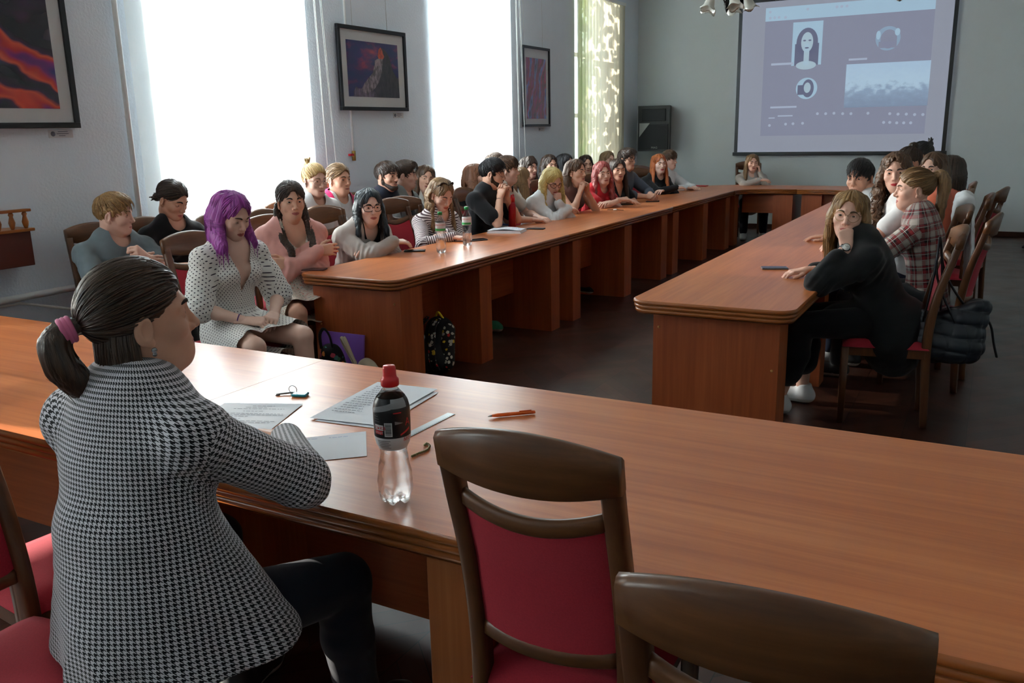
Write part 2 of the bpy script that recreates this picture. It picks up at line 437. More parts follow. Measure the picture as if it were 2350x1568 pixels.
def plaid(name, base, red, pale, tile=.085):
    m, nt, b = new_mat(name); u, v = uvsep(nt); col = base
    k = []
    for w in (u, v):
        f = mth(nt, 'FRACT', mth(nt, 'DIVIDE', w, tile)); band = lambda a, c: mth(nt, 'MULTIPLY', mth(nt, 'GREATER_THAN', f, a), mth(nt, 'LESS_THAN', f, c))
        k.append((band(.0, .34), band(.42, .62), mth(nt, 'MAXIMUM', band(.36, .39), band(.78, .82)), band(.88, .93)))
    r = mth(nt, 'MULTIPLY', mth(nt, 'ADD', k[0][1], k[1][1]), .5); p = mth(nt, 'MINIMUM', mth(nt, 'MAXIMUM', k[0][2], k[1][2]), 1.0); g = mth(nt, 'MULTIPLY', mth(nt, 'ADD', k[0][0], k[1][0]), .40)
    rr = mth(nt, 'MAXIMUM', k[0][3], k[1][3])
    c1 = mixc(nt, g, base, pale); c2 = mixc(nt, mth(nt, 'MULTIPLY', r, .9), c1, red); c3 = mixc(nt, mth(nt, 'MULTIPLY', p, .8), c2, pale); c4 = mixc(nt, mth(nt, 'MULTIPLY', rr, .8), c3, red)
    nt.links.new(c4, b.inputs['Base Color']); b.inputs['Roughness'].default_value = .9; b.inputs['Sheen Weight'].default_value = .2; return m
def floral(name, bg, cols, scale=75, thr=.30, vec='UV'):
    m, nt, b = new_mat(name); v = nt.nodes.new('ShaderNodeTexVoronoi'); v.inputs['Scale'].default_value = scale; nt.links.new(coord(nt, vec), v.inputs['Vector'])
    wob = noise(nt, coord(nt, vec), scale * 3, 2); d = mth(nt, 'ADD', v.outputs['Distance'], mth(nt, 'MULTIPLY', mth(nt, 'SUBTRACT', wob, .5), .35)); k = mth(nt, 'LESS_THAN', d, thr)
    s = nt.nodes.new('ShaderNodeSeparateColor'); nt.links.new(v.outputs['Color'], s.inputs[0])
    n = nt.nodes.new('ShaderNodeValToRGB'); n.color_ramp.interpolation = 'CONSTANT'
    while len(n.color_ramp.elements) < len(cols): n.color_ramp.elements.new(.5)
    for i, (e, c) in enumerate(zip(n.color_ramp.elements, cols)): e.position = i / len(cols); e.color = c
    nt.links.new(s.outputs[0], n.inputs[0])
    nt.links.new(mixc(nt, k, bg, n.outputs[0]), b.inputs['Base Color']); b.inputs['Roughness'].default_value = .85; return m
simple('lips', srgb(176, 96, 90), .4); simple('lips_red', srgb(190, 50, 58), .35)
simple('eye_white', srgb(225, 222, 218), .2); simple('iris', srgb(72, 58, 44), .12)
# ------------------------------------------------------------------ the room
def wall_mat(name, col, lumps=.5):
    m, nt, b = new_mat(name); c = coord(nt); f = noise(nt, c, 6, 4); g = noise(nt, c, 55, 3); 
    nt.links.new(mixc(nt, f, tuple(x * .95 for x in col[:3]) + (1,), col), b.inputs['Base Color']); b.inputs['Roughness'].default_value = .8; b.inputs['Specular IOR Level'].default_value = .25
    bump(nt, b, g, lumps, .006); return m
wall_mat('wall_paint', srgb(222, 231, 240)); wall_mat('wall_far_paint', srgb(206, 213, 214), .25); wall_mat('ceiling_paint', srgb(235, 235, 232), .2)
simple('window_paint', srgb(232, 234, 232), .4); simple('pipe_paint', srgb(222, 224, 222), .35)
def parquet():
    m, nt, b = new_mat('parquet'); c = coord(nt); s = nt.nodes.new('ShaderNodeSeparateXYZ'); nt.links.new(c, s.inputs[0]); x, y = s.outputs[0], s.outputs[1]
    W, Lb = .085, .42                                     # herringbone: strips slanting left and right in alternate columns
    col = mth(nt, 'DIVIDE', x, .30); ci = mth(nt, 'FLOOR', col); odd = mth(nt, 'MODULO', mth(nt, 'ABSOLUTE', ci), 2.0)
    sg = mth(nt, 'SUBTRACT', mth(nt, 'MULTIPLY', odd, 2.0), 1.0)
    fx = mth(nt, 'MULTIPLY', mth(nt, 'FRACT', col), .30)
    t = mth(nt, 'DIVIDE', mth(nt, 'ADD', y, mth(nt, 'MULTIPLY', fx, sg)), W * 1.414); bi = mth(nt, 'FLOOR', t); f = mth(nt, 'FRACT', t)
    cv = nt.nodes.new('ShaderNodeCombineXYZ'); nt.links.new(ci, cv.inputs[0]); nt.links.new(bi, cv.inputs[1])
    wn = nt.nodes.new('ShaderNodeTexWhiteNoise'); nt.links.new(cv.outputs[0], wn.inputs[0])
    base = ramp(nt, wn.outputs[0], [(0, srgb(58, 32, 24)), (.5, srgb(70, 39, 28)), (1, srgb(84, 48, 34))])
    gap = mth(nt, 'MAXIMUM', mth(nt, 'LESS_THAN', f, .035), mth(nt, 'LESS_THAN', mth(nt, 'FRACT', col), .012))
    st = noise(nt, mapping(nt, c, (3, 3, 3)), 1, 5)
    c1 = mixc(nt, mth(nt, 'MULTIPLY', st, .4), base, srgb(40, 24, 20)); nt.links.new(mixc(nt, gap, c1, srgb(20, 12, 10)), b.inputs['Base Color'])
    r = mth(nt, 'ADD', mth(nt, 'MULTIPLY', st, .25), .22); nt.links.new(r, b.inputs['Roughness'])
    h = mth(nt, 'ADD', mth(nt, 'MULTIPLY', wn.outputs[0], .5), mth(nt, 'MULTIPLY', gap, -1.0)); bump(nt, b, h, .25, .003); return m
parquet()
m, nt, b = new_mat('window_glass'); nt.nodes.remove(b); o_ = nt.nodes['Material Output']; tr = nt.nodes.new('ShaderNodeBsdfTransparent'); gl = nt.nodes.new('ShaderNodeBsdfGlossy'); gl.inputs['Roughness'].default_value = .02
mx = nt.nodes.new('ShaderNodeMixShader'); mx.inputs[0].default_value = .06; nt.links.new(tr.outputs[0], mx.inputs[1]); nt.links.new(gl.outputs[0], mx.inputs[2]); nt.links.new(mx.outputs[0], o_.inputs[0])
def blind_mat(name, col, clear):
    m, nt, b = new_mat(name); nt.nodes.remove(b); o_ = nt.nodes['Material Output']
    tr = nt.nodes.new('ShaderNodeBsdfTransparent'); df = nt.nodes.new('ShaderNodeBsdfDiffuse'); tl = nt.nodes.new('ShaderNodeBsdfTranslucent')
    f = noise(nt, mapping(nt, coord(nt), (1, 60, 2)), 8, 3); c = mixc(nt, f, tuple(x * .88 for x in col[:3]) + (1,), col)
    nt.links.new(c, df.inputs[0]); nt.links.new(c, tl.inputs[0]); a = nt.nodes.new('ShaderNodeMixShader'); a.inputs[0].default_value = .5; nt.links.new(df.outputs[0], a.inputs[1]); nt.links.new(tl.outputs[0], a.inputs[2])
    mx = nt.nodes.new('ShaderNodeMixShader'); mx.inputs[0].default_value = 1 - clear; nt.links.new(tr.outputs[0], mx.inputs[1]); nt.links.new(a.outputs[0], mx.inputs[2]); nt.links.new(mx.outputs[0], o_.inputs[0]); return m
blind_mat('blind_cloth', srgb(240, 240, 236), .13); blind_mat('blind_cloth_beige', srgb(214, 206, 182), .16)
simple('baseboard_wood', srgb(64, 34, 22), .35)

def structure(o): return tag(o, kind='structure')
b_ = MB(); b_.box((XL - .5, YB, -.1), (XR + .1, YF + .1, 0)); structure(b_.build('floor', MAT['parquet']))
b_ = MB(); b_.box((XL - .5, YB - .1, ZC), (XR + .1, YF + .1, ZC + .1)); structure(b_.build('ceiling', MAT['ceiling_paint']))
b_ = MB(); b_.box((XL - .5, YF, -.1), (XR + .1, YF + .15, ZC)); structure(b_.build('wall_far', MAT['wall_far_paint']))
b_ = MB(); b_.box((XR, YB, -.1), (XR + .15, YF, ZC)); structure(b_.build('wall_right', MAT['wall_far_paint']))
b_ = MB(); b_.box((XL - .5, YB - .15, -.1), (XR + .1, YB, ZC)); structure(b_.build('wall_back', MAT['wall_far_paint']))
b_ = MB(); ys = [YB]; Z0, Z1 = .92, 3.75
for yc, w in WIN: ys += [yc - w / 2, yc + w / 2]
ys.append(YF)
for i in range(0, len(ys), 2): b_.box((XL - .45, ys[i], 0), (XL, ys[i + 1], ZC))
for yc, w in WIN:
    b_.box((XL - .45, yc - w / 2, 0), (XL, yc + w / 2, Z0)); b_.box((XL - .45, yc - w / 2, Z1), (XL, yc + w / 2, ZC))
structure(b_.build('wall_left', MAT['wall_paint']))
b_ = MB(); b_.box((XL, YF - .025, 0), (XR, YF, .075), bev=.006); structure(b_.build('baseboard_far', MAT['baseboard_wood']))
b_ = MB(); b_.box((XL, YB, 0), (XL + .02, YF - .03, .075), bev=.006); structure(b_.build('baseboard_left', MAT['baseboard_wood']))
b_ = MB(); b_.box((XR - .02, YB, 0), (XR, YF - .03, .075), bev=.006); structure(b_.build('baseboard_right', MAT['baseboard_wood']))
# stained panes seen beside the farthest blind
m, nt, b = new_mat('coloured_glass'); nt.nodes.remove(b); o_ = nt.nodes['Material Output']; tr = nt.nodes.new('ShaderNodeBsdfTransparent'); tl = nt.nodes.new('ShaderNodeBsdfTranslucent')
v = nt.nodes.new('ShaderNodeTexVoronoi'); v.inputs['Scale'].default_value = 7; nt.links.new(coord(nt), v.inputs['Vector']); c_ = ramp(nt, v.outputs['Color'], [(.1, srgb(210, 205, 60)), (.45, srgb(90, 170, 70)), (.7, srgb(190, 215, 90)), (.9, srgb(225, 235, 225))])
nt.links.new(c_, tr.inputs[0]); nt.links.new(c_, tl.inputs[0]); mx = nt.nodes.new('ShaderNodeMixShader'); mx.inputs[0].default_value = .5; nt.links.new(tr.outputs[0], mx.inputs[1]); nt.links.new(tl.outputs[0], mx.inputs[2]); nt.links.new(mx.outputs[0], o_.inputs[0])
for n, (yc, w) in enumerate(WIN):
    x = XL - .30; y0, y1 = yc - w / 2, yc + w / 2; b_ = MB(); t = .06
    for a, c in ((y0, y0 + t), (y1 - t, y1), (yc - t / 2, yc + t / 2)): b_.box((x - .05, a, Z0), (x + .03, c, Z1))
    for z in (Z0, Z0 + .85, Z0 + 1.72, Z1 - t): b_.box((x - .045, y0, z), (x + .025, y1, z + t))
    b_.box((XL - .28, y0, Z0 - .001), (XL + .02, y1, Z0 + .03))
    wo = structure(b_.build('window_%d' % (n + 1), MAT['window_paint']))
    g_ = MB(); g_.box((x - .015, y0 + t, Z0 + t), (x - .008, y1 - t, Z1 - t)); g_.build('pane', MAT['window_glass'], wo)
    if n == 4:
        for k, (a, c) in enumerate(((Z0 + .92, Z0 + 1.68), (Z0 + .10, Z0 + .82), (Z0 + 1.80, Z0 + 2.7))):
            g_ = MB(); g_.box((x + .005, y0 + t, a), (x + .012, y0 + .24, c)); g_.build('stained_pane', MAT['coloured_glass'], wo)
simple('cord', srgb(228, 228, 222), .6)
def blind(label, y0, y1, mat, zt, z0, cords, ang=10, seed=1):
    rnd = random.Random(seed); root = thing('vertical_blind', label, 'blind', (XL + .07, (y0 + y1) / 2, z0))
    O = np.array([XL + .07, (y0 + y1) / 2, z0])
    r = MB(); r.box((-.02, y0 - O[1] - .02, zt - z0), (.025, y1 - O[1] + .02, zt - z0 + .045)); r.build('headrail', MAT['window_paint'], root)
    n = int(round((y1 - y0) / .108)); s = MB()
    for i in range(n):
        c = y0 + (i + .5) * (y1 - y0) / n - O[1]; a = math.radians(ang + rnd.uniform(-5, 5)); P = []
        for k in range(7):
            u = (k / 6 - .5) * .127; P.append((u * math.sin(a) + .006 * math.cos(math.pi * (k / 6 - .5)), c + u * math.cos(a)))
        V = [(x, y, 0) for x, y in P] + [(x, y, zt - z0) for x, y in P]; s.add(V, [(k, k + 1, k + 8, k + 7) for k in range(6)], True)
    s.build('slats', mat, root)
    for (dy, zb, sp) in cords:
        c = MB(); yy = y1 - O[1] + dy; c.tube([(.015, yy, zt - z0), (.016, yy + sp * .5, (zt + zb) / 2 - z0), (.02, yy + sp, zb - z0), (.026, yy + sp * .55, (zt + zb) / 2 - z0), (.02, yy + .012, zt - z0)], .0035, 6); c.build('cord', MAT['cord'], root)
    return root
blind('white vertical blind added to block sun at the unseen window behind the camera', -2.85, -1.25, MAT['blind_cloth'], 3.95, .80, [], 12, 5)  # out of view, added to keep sun from spreading over the front table
b_ = MB(); b_.tube([(XL + .04, .74, 3.9), (XL + .04, 2.36, 3.9)], .03, 10); b_.box((XL + .038, .76, 2.06), (XL + .041, 2.34, 3.9)); tag(b_.build('sun_cutting_shade', MAT['blind_cloth']), 'unseen white shade added over the window left of the frame to cut the sun', 'shade')  # unseen, added so the sun lands only on the table's left end
blind('unseen white vertical blind added left of the frame to narrow the sun patch', 1.16, 2.36, MAT['blind_cloth'], 3.95, .80, [], 12, 6)  # unseen, added to leave one narrow gap for the sun strip
blind('white vertical blind glowing in the nearest window, behind the purple hair', 4.22, 5.98, MAT['blind_cloth'], 3.95, .80, [(.10, .75, .06), (.15, .85, .14)], 14, 1)
blind('white vertical blind glowing in the middle window, right of the mountain picture', 7.98, 9.60, MAT['blind_cloth'], 3.95, .80, [(.12, .9, .05), (.18, .85, .16)], 12, 2)
blind('beige vertical blind with bright dapples in the window next to the far wall', 11.58, 13.30, MAT['blind_cloth_beige'], 3.42, .80, [], 10, 3)
# tree outside the far window
tr_ = thing('tree', 'leafy tree outside the window next to the far wall', 'tree', (-6.9, 13.9, 0)); m, nt, b = new_mat('leaf_green'); b.inputs['Base Color'].default_value = srgb(100, 104, 66); b.inputs['Roughness'].default_value = .6
rnd = random.Random(8); b_ = MB()
for k in range(1500):
    c = V3(rnd.uniform(-.5, .5), rnd.uniform(-2.4, 2.4), rnd.uniform(.6, 4.2)); r = rnd.uniform(.05, .13); R3 = rotz(rnd.uniform(-.7, .7)) @ roty(rnd.uniform(-.6, .6)); n = 7
    b_.add([c + R3 @ V3(.012 * math.sin(3 * a), r * (1 + .3 * math.sin(2.0 * a + k)) * math.cos(a), r * .75 * math.sin(a)) for a in np.arange(n) * 2 * math.pi / n], [list(range(n))])
b_.build('foliage', MAT['leaf_green'], tr_); b_ = MB(); b_.tube([(0, 0, 0), (.03, .05, 1.5), (0, 0, 3.0)], [.12, .09, .04], 10); b_.build('trunk', MAT['dark_cherry'] if 'dark_cherry' in MAT else MAT['baseboard_wood'], tr_)
# pipes
def pipe(label, P, r, nm='heating_pipe'):
    b_ = MB(); b_.tube(P, r, 10); return tag(b_.build(nm, MAT['pipe_paint']), label, 'pipe')
pipe('white vertical pipe running up the wall left of the nearest blind', [(XL + .03, 4.16, 0), (XL + .03, 4.16, ZC)], .018)
pipe('white heating pipe running low along the wall at the left edge', [(XL + .05, 1.0, .645), (XL + .05, 4.1, .66)], .022)
pp = thing('gas_pipe', 'thin white pipe with a brass tap ending under the mountain picture', 'pipe', (XL + .012, 6.60, 1.38))
b_ = MB(); b_.tube([(0, 0, .06), (0, 0, 2.9)], .011, 8); b_.build('tube', MAT['pipe_paint'], pp)
simple('brass', srgb(150, 120, 60), .35, .8); simple('red_plastic', srgb(200, 36, 50), .4)
b_ = MB(); b_.tube([(.006, 0, -.02), (.006, 0, .07)], .018, 8); b_.build('tap', MAT['brass'], pp)
b_ = MB(); b_.box((-.005, -.07, .025), (.02, -.01, .045), bev=.005); b_.build('tap_handle', MAT['red_plastic'], pp)
b_ = MB(); b_.tube([(XL + .02, 1.0, .62), (XL + .03, 3.2, .62), (XL + .06, 3.6, .50), (XL + .25, 3.95, .45)], .010, 6); tag(b_.build('wall_cable', MAT['cord']), 'thin white cable sagging below the heating pipe at the left edge', 'cable')
simple('curtain_rail_metal', srgb(120, 125, 128), .4, .6)
b_ = MB(); b_.tube([(XL + .12, 12.9, 3.62), (XL + .12, 13.95, 3.62)], .018, 8); b_.tube([(XL, 13.0, 3.62), (XL + .12, 13.0, 3.62)], .012, 6); tag(b_.build('curtain_rail', MAT['curtain_rail_metal']), 'short grey rail high up in the far left corner', 'rail')

# ------------------------------------------------------------------ pictures
simple('black_frame', srgb(22, 24, 28), .35); simple('mat_board', srgb(196, 196, 196), .8); simple('card_white', srgb(205, 205, 208), .7); simple('print_grey', srgb(110, 112, 125), .7); simple('thread', srgb(200, 200, 196), .6)
def canyon(name, seed, cols, rot, scale, dist=9):
    m, nt, b = new_mat(name); c = coord(nt, 'UV'); w = nt.nodes.new('ShaderNodeTexWave'); w.wave_type = 'BANDS'; w.inputs['Scale'].default_value = scale; w.inputs['Distortion'].default_value = dist; w.inputs['Detail'].default_value = 4; w.inputs['Detail Scale'].default_value = .9
    nt.links.new(mapping(nt, c, (1, 1, 1), (0, 0, rot), (seed, seed * .37, 0)), w.inputs['Vector']); n = noise(nt, mapping(nt, c, (1, 1, 1), (0, 0, 0), (seed, 0, 0)), 2.2, 3)
    f = mth(nt, 'ADD', mth(nt, 'MULTIPLY', w.outputs['Fac'], .38), mth(nt, 'MULTIPLY', n, .85)); st = [(i / (len(cols) - 1) * .66 + .24, q) for i, q in enumerate(cols)]
    nt.links.new(ramp(nt, f, st), b.inputs['Base Color']); b.inputs['Roughness'].default_value = .2; return m
canyon('canyon_print', 3.1, [srgb(24, 14, 34), srgb(50, 30, 110), srgb(120, 30, 110), srgb(190, 44, 40), srgb(220, 80, 50), srgb(60, 26, 60), srgb(44, 24, 40), srgb(30, 18, 30)], 2.3, .75, 16)
canyon('canyon_print_pink', 8.4, [srgb(70, 26, 44), srgb(150, 36, 90), srgb(150, 34, 50), srgb(84, 44, 40), srgb(170, 50, 70), srgb(110, 130, 190), srgb(80, 60, 60)], .25, 1.1)
m, nt, b = new_mat('dusk_sky'); c = coord(nt, 'UV'); n = noise(nt, mapping(nt, c, (2.2, 3.2, 1), (0, 0, .8)), 1.4, 4); nt.links.new(ramp(nt, n, [(.36, srgb(30, 44, 96)), (.50, srgb(58, 44, 100)), (.60, srgb(124, 52, 96)), (.72, srgb(190, 80, 80))]), b.inputs['Base Color']); b.inputs['Roughness'].default_value = .25
def rock(name, a, d):
    m, nt, b = new_mat(name); n = noise(nt, mapping(nt, coord(nt), (1, 1, .45), (.5, 0, 0)), 26, 5, .7); nt.links.new(ramp(nt, n, [(.40, d), (.60, a)]), b.inputs['Base Color']); b.inputs['Roughness'].default_value = .4
rock('snowy_rock', srgb(170, 150, 158), srgb(70, 58, 66)); rock('dark_rock', srgb(60, 50, 60), srgb(24, 22, 32)); rock('snowy_dark', srgb(120, 100, 126), srgb(34, 28, 42)); rock('glowing_rock', srgb(225, 96, 50), srgb(150, 50, 34))
m, nt, b = new_mat('picture_glass'); nt.nodes.remove(b); o_ = nt.nodes['Material Output']; tr = nt.nodes.new('ShaderNodeBsdfTransparent'); gl = nt.nodes.new('ShaderNodeBsdfGlossy'); gl.inputs['Roughness'].default_value = .03
fr = nt.nodes.new('ShaderNodeLayerWeight'); fr.inputs[0].default_value = .18; mx = nt.nodes.new('ShaderNodeMixShader'); nt.links.new(mth(nt, 'MULTIPLY', fr.outputs['Facing'], .22), mx.inputs[0]); nt.links.new(tr.outputs[0], mx.inputs[1]); nt.links.new(gl.outputs[0], mx.inputs[2]); nt.links.new(mx.outputs[0], o_.inputs[0])
def picture(label, y0, y1, z0, z1, border, inset, kind, card, threads=()):
    """frame hangs flat on the left wall; local x along the wall (+Y), local z up"""
    w, h = y1 - y0, z1 - z0; root = thing('framed_picture', label, 'picture', (XL, (y0 + y1) / 2, z0), 0)
    P = lambda u, v, d: (d, u - w / 2, v)
    f = MB(); t = border; D0, D1 = .026, .056
    for a, c_, e, g in ((0, w, 0, t), (0, w, h - t, h), (0, t, t, h - t), (w - t, w, t, h - t)): f.box(P(a, e, D0), P(c_, g, D1), bev=.003)
    f.build('frame', MAT['black_frame'], root)
    f = MB(); f.box(P(t * .5, t * .5, .028), P(w - t * .5, h - t * .5, .038)); f.build('mat_board', MAT['mat_board'], root)
    i0, i1, j0, j1 = inset; d = .0395
    def plate(nm, poly, mat, d): 
        V = [P(x, z, d) for x, z in poly]; o = put_mesh(nm, V, [list(range(len(poly)))], [mat], root, uv=[((x - i0) / (w - i0 - i1), (z - j0) / (h - j0 - j1)) for x, z in poly], smooth=False); return o
    A = (i0, j0); B = (w - i1, h - j1); X = lambda u: i0 + u * (B[0] - A[0]); Zz = lambda v: j0 + v * (B[1] - A[1])
    pr = plate('print', [A, (B[0], A[1]), B, (A[0], B[1])], MAT['dusk_sky'] if kind == 'mountain' else kind, d)
    if kind == 'mountain':
        q = lambda L: [(X(u), Zz(v)) for u, v in L]
        for nm, L, m_, dd in (('ridge', [(0.025, 0), (0.093, 0.014), (0.099, 0.102), (0.14, 0.182), (0.189, 0.149), (0.251, 0.152), (0.355, 0.068), (0.47, 0.143), (0.578, 0)], 'snowy_dark', .0402), ('mountain', [(0.651, 0.925), (0.728, 0.892), (0.782, 0.832), (0.824, 0.749), (0.844, 0.663), (0.869, 0.555), (0.895, 0.479), (0.939, 0.416), (0.966, 0.368), (0.996, 0.393), (1, 0), (0.556, 0), (0.482, 0.144), (0.576, 0.268), (0.638, 0.478), (0.684, 0.701), (0.708, 0.758), (0.679, 0.874)], 'dark_rock', .0406),
                               ('snow_face', [(0.606, 0.723), (0.69, 0.723), (0.677, 0.602), (0.655, 0.48), (0.624, 0.39), (0.576, 0.268), (0.522, 0.189), (0.47, 0.132), (0.413, 0.108), (0.354, 0.052), (0.277, 0.09), (0.251, 0.152), (0.305, 0.25), (0.411, 0.374), (0.481, 0.454), (0.494, 0.52), (0.521, 0.597), (0.527, 0.673), (0.567, 0.699)], 'snowy_rock', .0410), ('lit_peak', [(0.617, 0.888), (0.651, 0.925), (0.683, 0.875), (0.698, 0.8), (0.719, 0.759), (0.69, 0.712), (0.606, 0.714), (0.588, 0.755)], 'glowing_rock', .0414)):
            V = [P(x, z, dd) for x, z in q(L)]; put_mesh(nm, V, [list(range(len(L)))], [MAT[m_]], pr, smooth=False)
    f = MB(); f.box(P(t, t, .046), P(w - t, h - t, .048)); f.build('glass', MAT['picture_glass'], root)
    for u in threads:
        f = MB(); f.tube([P(u, h - .01, .01), P(u, ZC - z0, .004)], .0016, 5); f.build('hanging_thread', MAT['thread'], root)
    cl = thing('caption_card', card[0], 'card', (XL, card[1], card[2])); f = MB(); f.box((.001, -.085, -.025), (.004, .085, .025)); f.build('card', MAT['card_white'], cl)
    f = MB(); f.lathe([(.016, 0), (.016, .001)], 14); f.build('stamp', MAT['print_grey'], cl, M=mat4(roty(math.pi / 2), (.0041, -.055, 0)))
    f = MB()
    for k, (a, c_) in enumerate(((-.02, .05), (-.03, .055), (-.015, .03))): f.box((.004, a, .012 - k * .013), (.0045, c_, .016 - k * .013))
    f.build('print_lines', MAT['print_grey'], cl)
picture('large framed picture of swirling red and violet rock at the left edge', 2.55, 3.775, 1.68, 2.62, .035, (.12, .12, .12, .12), MAT['canyon_print'], ('white caption card under the large red picture at the left edge', 3.66, 1.645))
picture('framed picture of a snowy mountain peak against a violet sky', 6.43, 7.475, 1.815, 2.565, .035, (.125, .13, .125, .125), 'mountain', ('small caption card under the right corner of the mountain picture', 7.36, 1.775), (.27, .80))
picture('narrow framed picture of pink and red rock between the middle and far windows', 9.97, 10.725, 1.645, 2.63, .03, (.10, .10, .10, .14), MAT['canyon_print_pink'], ('tiny caption card under the narrow pink picture', 10.55, 1.61), (.10, .62))

# wall shelf with a little gallery rail, at the left edge
simple('dark_cherry', srgb(92, 40, 26), .35); simple('honey_wood', srgb(160, 96, 40), .35)
ws = thing('wall_shelf', 'dark wooden wall box with a small baluster rail at the left edge', 'shelf', (XL, 2.9, .86))
b_ = MB(); b_.box((.0, -.42, 0), (.16, .36, .21), bev=.004); b_.build('box', MAT['dark_cherry'], ws)
b_ = MB(); b_.box((.0, -.44, .21), (.18, .38, .228), bev=.004); b_.build('shelf_board', MAT['honey_wood'], ws)
for k in range(9):
    b_ = MB(); b_.lathe([(.010, 0), (.016, .02), (.020, .04), (.011, .075), (.016, .088), (.010, .10)], 10, (.155, .34 - k * .085, .228)); b_.build('baluster', MAT['honey_wood'], ws)
b_ = MB(); b_.box((.135, -.42, .328), (.175, .375, .345), bev=.004); b_.build('rail', MAT['honey_wood'], ws)

# loudspeaker
simple('speaker_black', srgb(14, 15, 17), .5); simple('speaker_grille', srgb(22, 24, 27), .7); simple('sticker_grey', srgb(150, 150, 146), .6)
sp = thing('loudspeaker', 'black loudspeaker cabinet hanging on the far wall left of the screen', 'loudspeaker', (-4.87, YF - .22, 1.23))
b_ = MB(); b_.prism([(-.265, -.20), (.265, -.20), (.16, .19), (-.16, .19)], 0, .71); b_.build('cabinet', MAT['speaker_black'], sp)
b_ = MB(); b_.box((-.245, -.212, .03), (.245, -.20, .42), bev=.004); b_.build('grille', MAT['speaker_grille'], sp)
b_ = MB(); b_.box((-.20, -.215, .47), (.20, -.20, .66), bev=.012); b_.build('horn', MAT['speaker_grille'], sp)
b_ = MB(); b_.prism([(-.235, .44), (-.06, .44), (-.235, .225)], -.216, -.213, mat4(np.array([[1, 0, 0], [0, 0, 1], [0, 1, 0]], float))); b_.build('corner_sticker', MAT['sticker_grey'], sp)
V, F = text_mesh('MAG', .045); put_mesh('lettering', np.stack([V[:, 0] * 1.1 + .02, np.full(len(V), -.2135), V[:, 1] + .055], 1), F, [MAT['sticker_grey']], sp, smooth=False)
b_ = MB(); b_.box((-.06, .18, .25), (.06, .22, .45)); b_.build('bracket', MAT['speaker_black'], sp)

# ------------------------------------------------------------------ projection screen
def lit(name, col, e):
    m, nt, b = new_mat(name); b.inputs['Base Color'].default_value = tuple(c * .55 for c in col[:3]) + (1,); b.inputs['Roughness'].default_value = .8; b.inputs['Specular IOR Level'].default_value = .1
    b.inputs['Emission Color'].default_value = col; b.inputs['Emission Strength'].default_value = e; return m
SE = .55
lit('screen_white', srgb(128, 133, 146), SE * .9); lit('proj_dark', srgb(114, 118, 135), SE); lit('proj_pale', srgb(136, 160, 178), SE); lit('proj_mid', srgb(118, 138, 158), SE); lit('proj_face', srgb(140, 158, 170), SE); lit('proj_hair', srgb(88, 92, 112), SE); lit('proj_text', srgb(140, 150, 168), SE)
X0, X1, S0, S1 = -3.655, -.645, 1.145, 3.46; YS = YF - .06
sc_ = thing('projection_screen', 'large pull-down projection screen with black border showing a video call', 'screen', ((X0 + X1) / 2, YS, S0)); ox, oz = (X0 + X1) / 2, S0
def sb(x0, z0, x1, z1, y0, y1): return (x0 - ox, y0, z0 - oz), (x1 - ox, y1, z1 - oz)
b_ = MB(); b_.box(*sb(X0 + .01, S0 + .02, X1 - .01, S1 + .03, -.004, .0)); b_.build('fabric', MAT['screen_white'], sc_)
b_ = MB(); bw = .052
for a in ((X0, S0 + .02, X0 + bw, S1 + .03), (X1 - bw, S0 + .02, X1, S1 + .03), (X0, S1 - .06, X1, S1 + .03)): b_.box(*sb(*a, -.008, -.003))
b_.build('border', MAT['black_frame'], sc_)
b_ = MB(); b_.box(*sb(X0 - .06, S1 + .03, X1 + .06, S1 + .14, -.05, .058), bev=.02); b_.build('roller_case', MAT['window_paint'], sc_)
b_ = MB(); b_.box(*sb(X0 - .02, S0 - .005, X1 + .02, S0 + .05, -.02, .02), bev=.008); b_.build('weight_bar', MAT['black_frame'], sc_)
def S(px, py): p = at(px, py, Y=YS); return p[0] - ox, p[2] - oz
def quad(px0, py0, px1, py1): (x0, z1), (x1, z0) = S(px0, py0), S(px1, py1); return x0, z0, x1, z1
def flatp(nm, polys, mat, d, parent):
    V = []; F = []
    for P in polys: F.append(list(range(len(V), len(V) + len(P)))); V += [(x, -.004 - d, z) for x, z in P]
    return put_mesh(nm, V, F, [MAT[mat]], parent, smooth=False)
def rect(r): x0, z0, x1, z1 = r; return [(x0, z0), (x1, z0), (x1, z1), (x0, z1)]
def oval(cx, cz, rx, rz, n=28): return [(cx + rx * math.cos(2 * math.pi * k / n), cz + rz * math.sin(2 * math.pi * k / n)) for k in range(n)]
pa = S(1758, 24); pb = S(2140, 300); pi = flatp('projected_page', [rect((pa[0], S(1758, 312)[1], S(2148, 6)[0], S(1758, 24)[1] + .03))], 'proj_dark', .001, sc_)
flatp('browser_bar', [rect((pa[0], S(1758, 50)[1], S(2148, 6)[0], S(1758, 24)[1] + .03))], 'proj_pale', .002, pi)
b1 = quad(1821, 52, 1884, 148); flatp('video_tile', [rect(b1)], 'proj_pale', .002, pi); cx, cz = (b1[0] + b1[2]) / 2, (b1[1] + b1[3]) / 2; hh = b1[3] - b1[1]; ww = b1[2] - b1[0]
flatp('portrait_hair', [oval(cx, cz + hh * .02, ww * .36, hh * .34), rect((cx - ww * .40, b1[1], cx + ww * .40, cz))], 'proj_hair', .003, pi)
flatp('portrait_face', [oval(cx, cz + hh * .03, ww * .20, hh * .23), rect((cx - ww * .09, b1[1], cx + ww * .09, cz)), oval(cx, b1[1] + .0, ww * .34, hh * .10)], 'proj_face', .004, pi)
